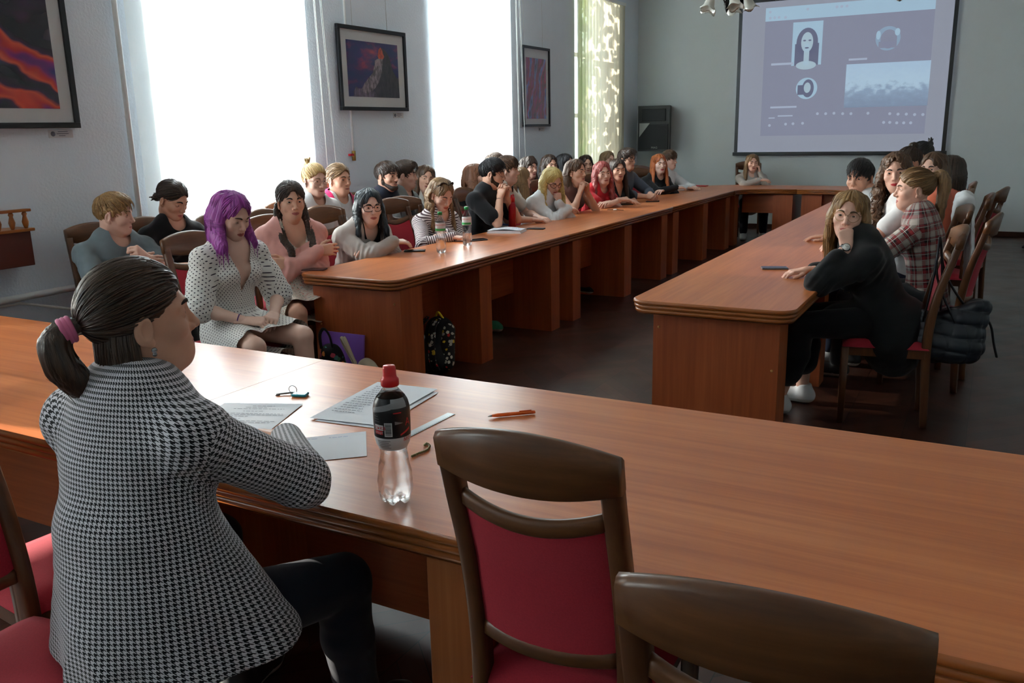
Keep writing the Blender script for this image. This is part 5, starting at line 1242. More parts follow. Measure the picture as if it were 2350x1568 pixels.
        obj(bottom.get('name', 'skirt' if k == 'skirt' else 'trousers'), V, Q, [bottom['mat']], uv=cloth_uv(V, Q, bl + [(Pel, Wst, .14, ref, 0)]))
    if shoes:
        for s in (1, -1):
            fd = nrm(V3(toe[s][0] - ank[s][0], toe[s][1] - ank[s][1], 0)); a0 = V3(ank[s][0], ank[s][1], 0)
            g = Grid(a0 - .25 + V3(0, 0, .24), a0 + V3(.3, .3, .14), .006 if lod < 2 else .009)
            g.cone(a0 - fd * .035 + V3(0, 0, .045), a0 + fd * .14 + V3(0, 0, .042), .043, .045, .02); g.cone(a0 + V3(0, 0, .05) - fd * .01, a0 - fd * .012 + V3(0, 0, .10), .046, .042, .03)
            g.cone(a0 + fd * .14 + V3(0, 0, .040), a0 + fd * .175 + V3(0, 0, .036), .044, .036, .02); g.plane((0, 0, .004), (0, 0, -1)); g.plane((0, 0, .118), (0, 0, 1))
            V, Q = g.mesh(1); z = V[Q].mean(1)[:, 2]
            mm = shoes if isinstance(shoes, list) else [shoes, shoes]
            obj('shoe', V, Q, mm, mi=(z < .030).astype(int))
    # ---------------- hair and what sits on the head
    def headpt(P): return HC + (np.asarray(P) * hk) @ Rh.T
    dn = Rh.T @ V3(0, 0, -1)
    if hair:
        V, Q, hc = hair_mesh(hair[0], hair[1].get('h', L['hair']), dn, {'n': (700, 420, 220)[lod], 'rs': (.0022, .0028, .0036)[lod], 'seed': len(label), **hair[1]})
        hm = [hairmat]; hmi = None
        o = obj('hair', headpt(V), Q, hm, attr={'hc': hc})
    if beard:
        V, Q, hc = hair_mesh('beard', max(L['hair'] * .7, .003), dn, {'len': .02, 'amp': .001}); obj('beard', headpt(V), Q, [beard], attr={'hc': hc})
    if glasses:
        b = MB(); rx, rz_, rad = glasses.get('r', (.026, .021, .0016)); fm = glasses['mat']
        for s in (1, -1):
            P = []
            for a in np.linspace(0, 2 * math.pi, 25):
                x = s * .033 + rx * math.copysign(abs(math.cos(a)) ** glasses.get('sq', 1), math.cos(a)); z = -.004 + rz_ * math.copysign(abs(math.sin(a)) ** glasses.get('sq', 1), math.sin(a))
                P.append((x, .096 - .9 * max(abs(x) - .03, 0) ** 1.3 * 3, z))
            b.tube(P, rad, 6, False)
            b.tube([(s * (.033 + rx), P[0][1] if s > 0 else P[12][1], .002), (s * .079, .05, .004), (s * .082, .0, .004), (s * .080, -.02, -.012)], rad, 6)
        b.tube([(-.008, .100, .001), (0, .103, .004), (.008, .100, .001)], rad, 6)
        V = np.concatenate(b.v); o = put_mesh('glasses', headpt(V) - base, b.f, [fm], ro)
    info = dict(HC=HC, NB=NB, Pel=Pel, F=F, R=R, T=T, Ft=Ft, Rt=Rt, Sh=Sh, arm=arm, knee=knee, ank=ank, hip=hip, base=base, headpt=headpt, Rh=Rh, root=ro, obj=obj, Ch=Ch, Wst=Wst, dn=dn, toe=toe)
    if extra: extra(info)
    return info
# ------------------------------------------------------------------ who is in the room
SK = {k: skin_mat('skin_' + k, c) for k, c in dict(fair=srgb(226, 182, 162), pale=srgb(234, 196, 178), warm=srgb(220, 170, 144), tan=srgb(206, 152, 124)).items()}
H = dict(
 black=hair_mat('hair_black', srgb(14, 13, 16), srgb(44, 40, 42)), dark=hair_mat('hair_dark_brown', srgb(28, 18, 13), srgb(74, 50, 34)), brown=hair_mat('hair_brown', srgb(52, 34, 22), srgb(112, 78, 50)),
 light=hair_mat('hair_light_brown', srgb(92, 66, 42), srgb(160, 124, 82)), blond=hair_mat('hair_blond', srgb(148, 110, 62), srgb(216, 182, 116)), yellow=hair_mat('hair_yellow_blond', srgb(170, 136, 60), srgb(236, 214, 140)),
 sandy=hair_mat('hair_sandy', srgb(112, 80, 46), srgb(182, 142, 88)), purple=hair_mat('hair_purple', srgb(118, 44, 122), srgb(190, 84, 190)), blue=hair_mat('hair_blue_black', srgb(14, 20, 28), srgb(48, 66, 78)),
 red=hair_mat('hair_red', srgb(122, 40, 40), srgb(196, 92, 84)), orange=hair_mat('hair_orange', srgb(150, 66, 26), srgb(214, 124, 62)), auburn=hair_mat('hair_auburn', srgb(96, 56, 36), srgb(160, 104, 70)),
 fore=hair_mat('hair_sleek_dark', srgb(24, 15, 11), srgb(84, 58, 40), None, .34))
simple('brow_dark', srgb(40, 28, 22), .7); simple('brow_brown', srgb(84, 60, 44), .7); simple('brow_light', srgb(126, 92, 64), .7)
C = {n: cloth_mat('cloth_' + n, c) for n, c in dict(black=srgb(22, 22, 26), navy=srgb(26, 30, 44), greyblue=srgb(112, 124, 130), grey=srgb(132, 138, 138), white=srgb(222, 224, 226), cream=srgb(206, 200, 190), pink=srgb(222, 162, 152), magenta=srgb(206, 38, 96),
   stone=srgb(176, 168, 162), red=srgb(196, 34, 44), brown=srgb(112, 80, 74), jeans=srgb(44, 54, 76), charcoal=srgb(40, 42, 46), steel=srgb(86, 96, 110), oat=srgb(178, 172, 166), coral=srgb(222, 120, 96), orange=srgb(214, 110, 80), coat=srgb(20, 21, 24)).items()}
houndstooth('cloth_houndstooth', srgb(18, 20, 26), srgb(216, 214, 220)); dots('cloth_dots', srgb(232, 230, 226), srgb(46, 40, 54)); stripes('cloth_stripes', srgb(224, 212, 212), srgb(66, 34, 44))
plaid('cloth_plaid', srgb(26, 24, 28), srgb(150, 34, 42), srgb(196, 186, 178)); floral('cloth_floral', srgb(226, 216, 202), [srgb(206, 130, 120), srgb(140, 160, 130), srgb(214, 150, 126), srgb(150, 160, 160)], 95, .36)
for n, c, r in (('shoe_white', srgb(216, 218, 220), .5), ('shoe_sole', srgb(198, 196, 190), .6), ('shoe_black', srgb(22, 22, 24), .5), ('shoe_green', srgb(60, 150, 110), .6), ('frame_black', srgb(22, 20, 22), .25), ('frame_gold', srgb(176, 150, 100), .25), ('frame_grey', srgb(70, 72, 78), .25), ('pearl_white', srgb(238, 238, 234), .3), ('steel_shiny', srgb(150, 152, 156), .25), ('watch_black', srgb(20, 20, 22), .4), ('hair_tie_pink', srgb(226, 120, 160), .6), ('band_dark', srgb(60, 36, 30), .7), ('band_violet', srgb(110, 70, 140), .6), ('zip_dark', srgb(40, 42, 54), .5), ('ribbon_yellow', srgb(240, 214, 40), .6), ('ribbon_blue', srgb(50, 110, 200), .6), ('print_dark', srgb(44, 50, 60), .8), ('print_pink', srgb(214, 90, 150), .8), ('print_violet', srgb(150, 130, 190), .8)):
    simple(n, c, r, metal=.8 if n in ('frame_gold', 'steel_shiny') else 0)
SW = [MAT['shoe_white'], MAT['shoe_sole']]; SB = [MAT['shoe_black'], MAT['shoe_sole']]
from mathutils.bvhtree import BVHTree
def decal(info, cloth, V, F, o, ux, uy, mat, name, lift=.002):
    """lies on a piece of clothing: every corner is dropped onto it"""
    me = next(c for c in info['root'].children if c.name.split('.')[0] == cloth).data
    vs = [v.co.copy() for v in me.vertices]; t = BVHTree.FromPolygons(vs, [list(p.vertices) for p in me.polygons]); d = np.cross(ux, uy); base = info['base']; out = []
    for v in V:
        p = o + ux * v[0] + uy * v[1] + d * .25 - base; h = t.ray_cast(Vector(p), Vector(-d), .6); q = np.array(h[0]) if h[0] is not None else p - d * .2; out.append(q + d * lift)
    put_mesh(name, np.array(out), F, [mat], info['root'], smooth=False)
def sub_rect(w, h, n=10, m=6):
    V = [((i / n - .5) * w, (j / m - .5) * h, 0) for j in range(m + 1) for i in range(n + 1)]; return np.array(V), [(j * (n + 1) + i, j * (n + 1) + i + 1, (j + 1) * (n + 1) + i + 1, (j + 1) * (n + 1) + i) for j in range(m) for i in range(n)]
def band(info, s, off, r, w, mat, name):
    S, E_, Wr = info['arm'][s][:3]; d = nrm(Wr - E_); c = Wr - d * off; b = MB(); b.tube([c - d * w, c + d * w], r, 14); b.build(name, mat, info['root'], M=mat4(None, -info['base']))
def seat_for(info, head, label, back=.02, side=0):
    F = info['F']; P = info['Pel'] - F * back + info['R'] * side; h = math.radians(head); return chair(P[0], P[1], head, label)
def sit(name, label, px, py, X, d, bd=None, chair_label=None, body=None, Y=None, chead=None, **k):
    HC = at(px, py, X=X, Y=Y); ch = math.degrees(math.atan2(-HC[0], -HC[1])); face = ch - d
    if body is None: body = face if bd is None else ch - bd
    inf = person('person', label, HC, face=face, body=body, **k)
    if chair_label: seat_for(inf, body if chead is None else chead, chair_label)
    return inf
T_ = lambda m, k='tee', **o: dict(kind=k, mat=C[m] if isinstance(m, str) else m, **o)
PANTS = lambda m='jeans', **o: dict(kind='pants', mat=C[m], **o)
near_arm = ((-.06, .30, .92), (.7, .5, .3), (-.3, .9, .3), 'fist', (-.8, .1, -.6))

# --- by the window, from the nearest
def a1(i):
    V, F = text_mesh('More poetry\nis needed', .036); decal(i, 'shirt', V, F, i['Ch'] + i['T'] * .015, i['Rt'] * -1 * -1, i['T'], MAT['print_dark'], 'print'); band(i, -1, .03, .031, .003, MAT['band_dark'], 'wristband')
sit('a1', 'student with sandy hair in a grey printed T-shirt, leftmost by the wall', 262, 492, -4.75, 72, 28, 'chair by the left wall under the sandy-haired student in grey', sex='m', lod=1, lean=2, arms=(((-.03, .30, .90), (.75, .5, .45), (-.4, .9, .3), 'fist', (-.9, .2, -.7)), ((.02, .27, .86), (-.8, .5, .1), (.2, .8, .5), 'relax', (.9, -.1, -.6))),
    hair=('short', dict(top=.014, amp=.004)), hairmat=H['sandy'], brow=MAT['brow_light'], skin=SK['fair'], top=T_('greyblue', e=.016, amp=.006), bottom=PANTS('charcoal'), shoes=SB, extra=a1, pitch=4, chead=110)
sit('a2', 'student with dark tied-back hair and black T-shirt, looking down before the nearest blind', 396, 458, -4.72, 46, 30, 'dark chair under the student in the black T-shirt before the nearest blind', lod=1, lean=5, pitch=24, lids=.75, arms=(((-.08, .34, .80), (.5, .8, .5), (-.3, -.3, 1), 'cup', (-1, -.2, -.5)), ((.07, .32, .80), (-.5, .8, .5), (.3, -.3, 1), 'cup', (1, -.2, -.5))),
    hair=('lowbun', {}), hairmat=H['dark'], brow=MAT['brow_dark'], skin=SK['warm'], top=T_('black', e=.014), bottom=PANTS('navy'), shoes=SB)
def earbud(i):
    b = MB(); p = i['headpt']([(.085, .004, -.020)])[0]; b.sphere(p, .007, 8, 6); b.tube([p, p + i['F'] * .005 - V3(0, 0, .022)], .003, 6); b.build('earphone', MAT['pearl_white'], i['root'], M=mat4(None, -i['base']))
    V, F = sub_rect(.16, .10); decal(i, 'shirt', V, F, i['Wst'] + i['T'] * .10, i['Rt'], i['T'], MAT['print_pink'], 'print')
sit('a3', 'blond student with a small top knot, earphones and white T-shirt by the window', 722, 414, -4.72, 34, 40, 'chair under the blond student with the top knot', sex='m', lod=1, lean=4, arms=('thigh', 'thigh'), hair=('knot', {}), hairmat=H['blond'], brow=MAT['brow_light'], skin=SK['fair'], top=T_('white', e=.02), bottom=PANTS('charcoal'), shoes=SW, glasses=dict(mat=MAT['frame_grey'], r=(.024, .019, .0008)), extra=earbud, pitch=4)
sit('a4', 'student with tied-back fair hair in a magenta jacket over a white T-shirt', 777, 412, -4.76, 44, 40, 'chair under the student in the magenta jacket', sex='m', lod=1, lean=3, arms=('thigh', 'lap'), hair=('lowbun', {}), hairmat=H['light'], brow=MAT['brow_brown'], skin=SK['warm'], top=T_('magenta', 'long', e=.026, v=(.5, .09, .05), collar=(.075, .016, .02)), inner=T_('white', 'tee', e=.010), bottom=PANTS('charcoal'), shoes=SW, beard=None)
sit('a5', 'student with cropped dark hair and short beard in a dark polo shirt', 888, 404, -4.76, 52, 45, 'chair under the bearded student in the dark polo', sex='m', lod=1, lean=3, arms=('thigh', 'thigh'), hair=('short', dict(top=.004, amp=.0015)), hairmat=H['dark'], brow=MAT['brow_dark'], beard=H['dark'], skin=SK['warm'], top=T_('navy', 'tee', e=.016, collar=(.068, .012, .02)), bottom=PANTS('navy'), shoes=SB)
sit('a6', 'student with swept-back dark hair and grey T-shirt, in profile beside the bearded student', 928, 402, -4.74, 86, 60, 'chair under the student in profile with the grey T-shirt', sex='m', lod=1, lean=4, arms=('thigh', 'thigh'), hair=('short', dict(quiff=True, top=.014)), hairmat=H['dark'], brow=MAT['brow_dark'], skin=SK['fair'], top=T_('grey', 'tee', e=.016), bottom=PANTS('jeans'), shoes=SW)
sit('a7', 'smiling student with long brown hair and a pale top left of the middle window', 977, 410, -4.85, 14, 20, 'chair under the smiling student with long brown hair', lod=1, lean=3, roll=-10, smile=1.0, lids=.45, arms=('lap', 'lap'), hair=('long', dict(len=.20)), hairmat=H['brown'], brow=MAT['brow_brown'], skin=SK['warm'], top=T_('cream', 'long', e=.016), bottom=PANTS('jeans'), shoes=SW)
sit('a8', 'student with long auburn hair and black top half hidden behind the man in black', 1092, 405, -4.55, 80, 60, 'chair under the half-hidden student with auburn hair', lod=2, lean=6, arms=('lap', 'lap'), hair=('long', dict(len=.20)), hairmat=H['auburn'], skin=SK['fair'], top=T_('black', 'long', e=.014), bottom=PANTS('jeans'), shoes=SB)
sit('a10', 'student by the window whose brown hair just shows above the man in black', 1136, 379, -4.85, 60, 50, None, sex='m', lod=2, lean=4, arms=('lap', 'lap'), hair=('short', dict(top=.016)), hairmat=H['brown'], skin=SK['fair'], top=T_('steel', 'long', e=.014), bottom=PANTS('jeans'), shoes=SB)
sit('a11', 'student with long fair hair and white top turned away behind the red flask', 1196, 412, -4.42, 118, 90, 'chair under the fair-haired student turned away', lod=2, lean=8, arms=('lap', 'lap'), hair=('long', dict(len=.24)), hairmat=H['light'], skin=SK['fair'], top=T_('white', 'long', e=.016), bottom=PANTS('jeans'), shoes=SW)
sit('a12', 'student with long dark hair and black top under the narrow pink picture', 1214, 385, -4.80, 44, 40, 'chair under the dark-haired student below the narrow pink picture', lod=2, lean=4, arms=('lap', 'lap'), hair=('long', dict(len=.20, bang=True)), hairmat=H['dark'], brow=MAT['brow_dark'], skin=SK['fair'], top=T_('black', 'long', e=.014), bottom=PANTS('jeans'), shoes=SB)
sit('a13', 'student with curly dark hair mostly hidden behind the blonde with glasses', 1262, 380, -4.85, 30, 30, None, lod=2, lean=4, arms=('lap', 'lap'), hair=('bob', dict(len=.08, vol=.6, wave=1.0)), hairmat=H['dark'], brow=MAT['brow_dark'], skin=SK['warm'], top=T_('charcoal', 'long', e=.014), bottom=PANTS('jeans'), shoes=SB)
sit('a14', 'student with straight black hair by the wall left of the beige blind', 1297, 376, -4.85, 60, 40, None, lod=2, lean=4, arms=('lap', 'lap'), hair=('long', dict(len=.18)), hairmat=H['black'], brow=MAT['brow_dark'], skin=SK['warm'], top=T_('charcoal', 'long', e=.014), bottom=PANTS('jeans'), shoes=SB)
sit('a15', 'student with dark hair peering out behind the girl in the brown tank top', 1345, 378, -4.80, 18, 25, None, lod=2, lean=4, arms=('lap', 'lap'), hair=('long', dict(len=.16)), hairmat=H['dark'], brow=MAT['brow_dark'], skin=SK['warm'], top=T_('black', 'long', e=.014), bottom=PANTS('jeans'), shoes=SB)
sit('a16', 'student before the beige blind with only the fair crown of the head showing', 1395, 368, -4.80, 40, 40, None, lod=2, lean=4, arms=('lap', 'lap'), hair=('bob', dict(len=.08)), hairmat=H['light'], skin=SK['fair'], top=T_('steel', 'long', e=.014), bottom=PANTS('jeans'), shoes=SB)

# --- in front of the left run
def p1(i):
    for s in (1, -1):
        b = MB(); p = i['headpt']([(s * .082, -.004, -.046)])[0]; ax = i['Rh'] @ V3(s * 1, .1, 0); b.tube([p - ax * .006, p - ax * .002, p + ax * .004, p + ax * .006], [.012, .013, .013, .011], 14); b.build('ear_plug', MAT['pearl_white'], i['root'], M=mat4(None, -i['base']))
    band(i, 1, .035, .029, .003, MAT['band_violet'], 'bracelet')
sit('p1', 'student with purple hair in a white dotted dress, looking down', 532, 494, -3.62, 40, 34, 'chair under the purple-haired student in the dotted dress', lod=0, lean=6, pitch=22, lids=.75, arms=('lap', 'lap'), hair=('long', dict(len=.085, vol=.15, width=1.05, part=.012)), hairmat=H['purple'], brow=MAT['brow_brown'], skin=SK['pale'],
    top=dict(kind='elbow', mat=MAT['cloth_dots'], e=.012, v=(.25, .075), es=.016, name='dress', amp=.005), bottom=dict(kind='skirt', mat=MAT['cloth_dots'], len=.90, hang=.10, amp=.006), shoes=SB, extra=p1)
def p2(i):
    root = i['root']; dn = V3(0, 0, -1)
    for s in (1, -1):
        A = i['headpt']([(s * .074, -.035, -.01)])[0]; B = i['headpt']([(s * .082, -.02, -.09)])[0]; Q = i['NB'] + i['Rt'] * s * .095 + i['Ft'] * .100 - i['T'] * .06; D = i['Ch'] + i['Rt'] * s * .075 + i['Ft'] * .172 + i['T'] * .02; E = D - V3(0, 0, .10) + i['Ft'] * .012
        P = bez([A, B, Q, D, E], 10); b = MB(); L = np.concatenate([[0], np.cumsum(np.linalg.norm(np.diff(P, axis=0), axis=1))]); n = int(L[-1] / .004); Pi = np.stack([np.interp(np.linspace(0, L[-1], n), L, P[:, k]) for k in range(3)], 1)
        T = nrm(i['Rt']); U = nrm(i['Ft'] + i['T'] * .3); env = np.interp(np.linspace(0, 1, n), [0, .1, .8, 1], [.7, 1, .85, .5]); ph = np.arange(n) * .004 / .042 * 2 * math.pi; VV = []; FF = []; HC_ = []; m0 = 0
        for k in range(3):
            q = Pi + (np.sin(ph + k * 2.094) * (.0155 * env))[:, None] * T + (np.sin(2 * (ph + k * 2.094)) * .007 * env)[:, None] * U; V, F = tube_arrays(q, (.0155 * env), 8); VV.append(V); FF += [[a + m0 for a in f] for f in F]; m0 += len(V); HC_.append(np.stack([V[:, 0] * 90, V[:, 1] * 90, V[:, 2] * 60], 1))
        o = put_mesh('braid', np.concatenate(VV) - i['base'], FF, [H['dark']], root, attr={'hc': np.concatenate(HC_)})
        b = MB(); b.tube([E + V3(0, 0, .008), E - V3(0, 0, .004)], .012, 10); b.build('ribbon', MAT['ribbon_yellow'], root, M=mat4(None, -i['base']))
        for k, mt in ((-1, 'ribbon_yellow'), (1, 'ribbon_blue')):
            b = MB(); b.tube([E, E + i['Rt'] * k * .012 - V3(0, 0, .03) + i['Ft'] * .006, E + i['Rt'] * k * .016 - V3(0, 0, .07) + i['Ft'] * .006], .005, 6, True, .3); b.build('ribbon_tail', MAT[mt], root, M=mat4(None, -i['base']))
        z = bez([i['NB'] + i['Rt'] * s * .085 + i['Ft'] * .045, i['NB'] + i['Rt'] * s * .088 + i['Ft'] * .115 - i['T'] * .11, i['Ch'] + i['Rt'] * s * .070 + i['Ft'] * .162 - i['T'] * .02], 8); b = MB(); b.tube(z, .005, 6); b.build('zip', MAT['zip_dark'], root, M=mat4(None, -i['base']))
sit('p2', 'student with two long dark braids in a pink hoodie and floral dress', 668, 462, -3.98, 14, 22, 'chair under the student with braids', lod=0, lean=3, arms=('cross', 'cross'), hair=('braids', {}), hairmat=H['dark'], brow=MAT['brow_dark'], skin=SK['warm'], smile=.3,
    inner=dict(kind='tank', mat=MAT['cloth_floral'], e=.010, scoop=(.125, .080), name='bodice'), top=T_('pink', 'long', e=.030, es=.022, v=(.36, .098, .07), hood=True, amp=.006, name='hoodie'), bottom=dict(kind='skirt', mat=MAT['cloth_floral'], len=.95, hang=.12), shoes=SB, extra=p2)
sit('p3', 'student with blue-black hair and dark glasses in a pale grey jacket', 848, 474, -3.92, 16, 38, 'chair under the student in the pale grey jacket', lod=0, lean=24, pitch=2, arms=('fold', 'fold'), hair=('long', dict(len=.11, vol=.1, front='lr')), hairmat=H['blue'], brow=MAT['brow_dark'], skin=SK['pale'], glasses=dict(mat=MAT['frame_black'], r=(.028, .021, .0020), sq=.7),
    inner=T_('black', 'tee', e=.008, scoop=(.06, .06)), top=T_('stone', 'long', e=.030, es=.026, v=(.34, .075, .035), collar=(.080, .017, .0), amp=.008, name='jacket'), bottom=PANTS('charcoal'), shoes=SB)
def p4(i):
    b = MB()
    for s in (1, -1):
        P = [i['headpt']([(s * (.036 + .026 * math.cos(a)), .052 - .02 * abs(math.cos(a) * .5 + .5), .104 + .020 * math.sin(a))])[0] for a in np.linspace(0, 2 * math.pi, 17)]; b.add(P[:-1], [list(range(16))]); b.tube(P, .003, 6, False); b.tube([P[0], i['headpt']([(s * .084, -.01, .05)])[0]], .003, 6)
    b.tube([i['headpt']([(-.010, .056, .108)])[0], i['headpt']([(.010, .056, .108)])[0]], .003, 6); b.build('sunglasses', MAT['frame_black'], i['root'], M=mat4(None, -i['base']))
sit('p4', 'student in a striped top with sunglasses pushed up in her hair', 1014, 446, -3.92, 34, 40, 'chair under the student in the striped top', lod=0, lean=18, pitch=26, lids=.8, arms=('fold', 'table'), hair=('long', dict(len=.22, back=1.0, tuck=True)), hairmat=H['light'], brow=MAT['brow_brown'], skin=SK['fair'], top=dict(kind='long', mat=MAT['cloth_stripes'], e=.014), bottom=PANTS('jeans'), shoes=[MAT['shoe_green'], MAT['shoe_sole']], extra=p4)
def p5(i):
    band(i, 1, .03, .030, .002, MAT['band_dark'], 'wristband')
sit('p5', 'bearded man with thin glasses in a black T-shirt, hands raised, in profile', 1130, 398, -3.90, 82, 62, 'chair under the bearded man in black at the table', sex='m', lod=0, lean=14, pitch=4, arms=('clasp', 'clasp'), hair=('short', dict(top=.014, amp=.003)), hairmat=H['black'], brow=MAT['brow_dark'], beard=H['dark'], skin=SK['warm'], glasses=dict(mat=MAT['frame_grey'], r=(.026, .020, .0009)), top=T_('black', 'tee', e=.020, v=(.10, .055), sl=.72), bottom=PANTS('charcoal'), shoes=SB, extra=p5)
sit('a9', 'young man with brown fringe in profile just behind the bearded man in black', 1163, 390, -4.02, 84, 70, 'chair under the young man with the brown fringe', sex='m', lod=1, lean=10, arms=('table', 'table'), hair=('short', dict(fringe=True, top=.010)), hairmat=H['brown'], brow=MAT['brow_brown'], skin=SK['fair'], top=T_('cream', 'tee', e=.016), bottom=PANTS('jeans'), shoes=SW)
sit('p6', 'blonde student with glasses in a white shirt propping her face on her fist', 1268, 416, -3.78, 30, 55, 'chair under the blonde student in the white shirt', lod=1, lean=26, pitch=24, lids=.6, arms=('mouth', 'fold'), hair=('long', dict(len=.20, vol=.5, wave=.5  , part=-.02)), hairmat=H['yellow'], brow=MAT['brow_brown'], skin=SK['fair'], glasses=dict(mat=MAT['frame_black'], r=(.026, .020, .0018)), top=T_('white', 'long', e=.030, es=.026, collar=(.066, .013, .01), amp=.008), bottom=PANTS('charcoal'), shoes=SB)
sit('p7', 'student with brown hair in a brown tank top holding clasped hands before her mouth', 1322, 394, -3.82, 56, 50, 'chair under the student in the brown tank top', lod=1, lean=16, arms=('clasp', 'clasp'), hair=('long', dict(len=.16, tuck=True, front='')), hairmat=H['brown'], brow=MAT['brow_dark'], skin=SK['warm'], top=T_('brown', 'tank', e=.010), bottom=PANTS('jeans'), shoes=SW)
sit('p8', 'student with long red hair in a bright red top leaning on the table', 1383, 398, -3.80, 22, 45, 'chair under the red-haired student', lod=1, lean=16, roll=5, arms=('fold', 'fold'), hair=('long', dict(len=.22, vol=.3, wave=.4)), hairmat=H['red'], brow=MAT['brow_brown'], skin=SK['fair'], top=T_('red', 'tee', e=.018), bottom=PANTS('charcoal'), shoes=SB)
sit('p9', 'student with long dark hair in a black top next to the red-haired student', 1418, 390, -3.84, 20, 42, 'chair under the dark-haired student next to the red-haired one', lod=1, lean=12, arms=('fold', 'table'), hair=('long', dict(len=.26)), hairmat=H['dark'], brow=MAT['brow_dark'], skin=SK['warm'], top=T_('black', 'tee', e=.014, v=(.14, .06)), bottom=PANTS('charcoal'), shoes=SB)
sit('p10', 'man with upswept dark hair and black glasses in a blue-grey shirt', 1438, 366, -3.90, 56, 55, 'chair under the man in the blue-grey shirt', sex='m', lod=1, lean=9, arms=('join', 'join'), hair=('short', dict(quiff=True, top=.018)), hairmat=H['dark'], brow=MAT['brow_dark'], skin=SK['warm'], glasses=dict(mat=MAT['frame_black'], r=(.026, .018, .002), sq=.7), top=T_('steel', 'three', e=.016, collar=(.066, .012, .015)), bottom=PANTS('charcoal'), shoes=SW)
sit('p11', 'student with long orange hair in a black top, arms folded on the table', 1513, 376, -3.86, 24, 38, 'chair under the orange-haired student', lod=1, lean=10, roll=3, arms=('fold', 'fold'), hair=('long', dict(len=.22)), hairmat=H['orange'], brow=MAT['brow_brown'], skin=SK['pale'], lips=MAT['lips_red'], top=T_('black', 'long', e=.014), bottom=PANTS('jeans'), shoes=SW)
sit('p12', 'boy with brown fringe in a white collared shirt beside the orange-haired student', 1535, 367, -3.98, 66, 60, 'chair under the boy in the white collared shirt', sex='m', lod=1, lean=6, arms=('table', 'table'), hair=('short', dict(fringe=True, top=.014)), hairmat=H['brown'], brow=MAT['brow_brown'], skin=SK['fair'], top=T_('white', 'long', e=.016, collar=(.064, .012, .015)), bottom=PANTS('charcoal'), shoes=SW)
def c1(i):
    V, F = sub_rect(.11, .09); decal(i, 'shirt', V, F, i['Ch'] - i['T'] * .03, i['Rt'], i['T'], MAT['print_violet'], 'print')
sit('c1', 'student in a grey top sitting alone below the screen, cheek on hand', 1727, 374, None, 12, 8, 'chair at the head of the tables under the student in grey', Y=13.05, lod=1, lean=8, arms=('cheek', 'fold'), hair=('long', dict(len=.20)), hairmat=H['light'], brow=MAT['brow_brown'], skin=SK['fair'], top=T_('oat', 'long', e=.012), bottom=PANTS('navy'), shoes=SW, extra=c1, legs=dict(spread=.05))

# --- along the right run
def r1(i):
    S, E_, Wr = i['arm'][-1][:3]; d = nrm(Wr - E_); c = Wr - d * .012; n = i['arm'][-1][4]; n = nrm(n - d * np.dot(n, d)); cam_ = nrm(V3(0, 0, 1.6) - c); n2 = nrm(cam_ - d * np.dot(cam_, d)); M = mat4(None, -i['base'])
    b = MB(); b.tube([c - d * .009, c + d * .009], .031, 16); w = b.build('watch_strap', MAT['watch_black'], i['root'], M=M)
    b = MB(); b.tube([c + n2 * .026, c + n2 * .036], .021, 22); b.build('watch_case', MAT['steel_shiny'], i['root'], M=M)
    b = MB(); b.tube([c + n2 * .0362, c + n2 * .0372], .0175, 22); f = b.build('watch_face', MAT['pearl_white'], i['root'], M=M)
    u = nrm(np.cross(n2, d)); b = MB(); o = c + n2 * .0376
    b.tube([o, o + u * .010 + d * .004], .0008, 4); b.tube([o, o + d * .008 - u * .006], .0008, 4); b.build('watch_hands', MAT['watch_black'], i['root'], M=M)
R1 = sit('r1', 'student with round glasses in a black coat, fist at her mouth', 1948, 492, None, -6, None, 'chair with a black quilted bag on it, under the student in the black coat', Y=5.02, body=262, lod=0, lean=20, side=-4, roll=-6, arms=('mouth', 'table'), hair=('long', dict(len=.24, front='l', vol=.05)), hairmat=H['sandy'], brow=MAT['brow_brown'], skin=SK['fair'], glasses=dict(mat=MAT['frame_gold'], r=(.027, .025, .0010)),
    top=T_('coat', 'coat', e=.040, es=.030, collar=(.078, .022, .01), cuff=.075, drop=.12, flare=.04, peplum=[((0, -.05, -.02), (.20, .17, .15)), ((0, .14, -.02), (.19, .15, .10))], amp=.006, name='coat'), bottom=PANTS('black', wide=.075, cuff=.38), shoes=SW, legs=dict(foot=-.02, spread=.04, l=dict(foot=.10)), extra=r1)
sit('r4', 'student with a long light-brown ponytail in a red plaid shirt, seen in profile', 2098, 434, None, -78, None, 'chair under the student in the plaid shirt', Y=5.92, body=276, lod=0, lean=8, smile=0, arms=('table', 'table'), hair=('pony', dict(len=.42, tie=.070, thick=1.0)), hairmat=H['light'], brow=MAT['brow_brown'], skin=SK['fair'], top=dict(kind='long', mat=MAT['cloth_plaid'], e=.022, es=.020, amp=.006, collar=(.062, .012, .01)), bottom=PANTS('charcoal'), shoes=SB)
sit('r3', 'student with very long curly brown hair behind the one in plaid, facing the camera', 2056, 396, None, -4, None, 'chair under the curly-haired student', Y=6.35, body=258, lod=0, lean=6, roll=4, arms=('table', 'table'), hair=('wavy', dict(len=.34, vol=.45, wave=1.6, amp=.004)), hairmat=H['brown'], brow=MAT['brow_dark'], skin=SK['fair'], lips=MAT['lips_red'], top=T_('white', 'tee', e=.014), bottom=PANTS('jeans'), shoes=SW)
sit('r2', 'boy with thick black hair in a white T-shirt on the right run', 1974, 408, None, -26, None, 'chair under the dark-haired boy in white', Y=6.80, body=268, sex='m', lod=0, lean=30, pitch=4, arms=('table', ((.0, .55, .79), (-.2, 1, 0), (0, 0, 1), 'spread', (1, .2, -.4))), hair=('short', dict(top=.022)), hairmat=H['black'], brow=MAT['brow_dark'], skin=SK['warm'], top=T_('white', 'tee', e=.018), bottom=PANTS('charcoal'), shoes=SW)
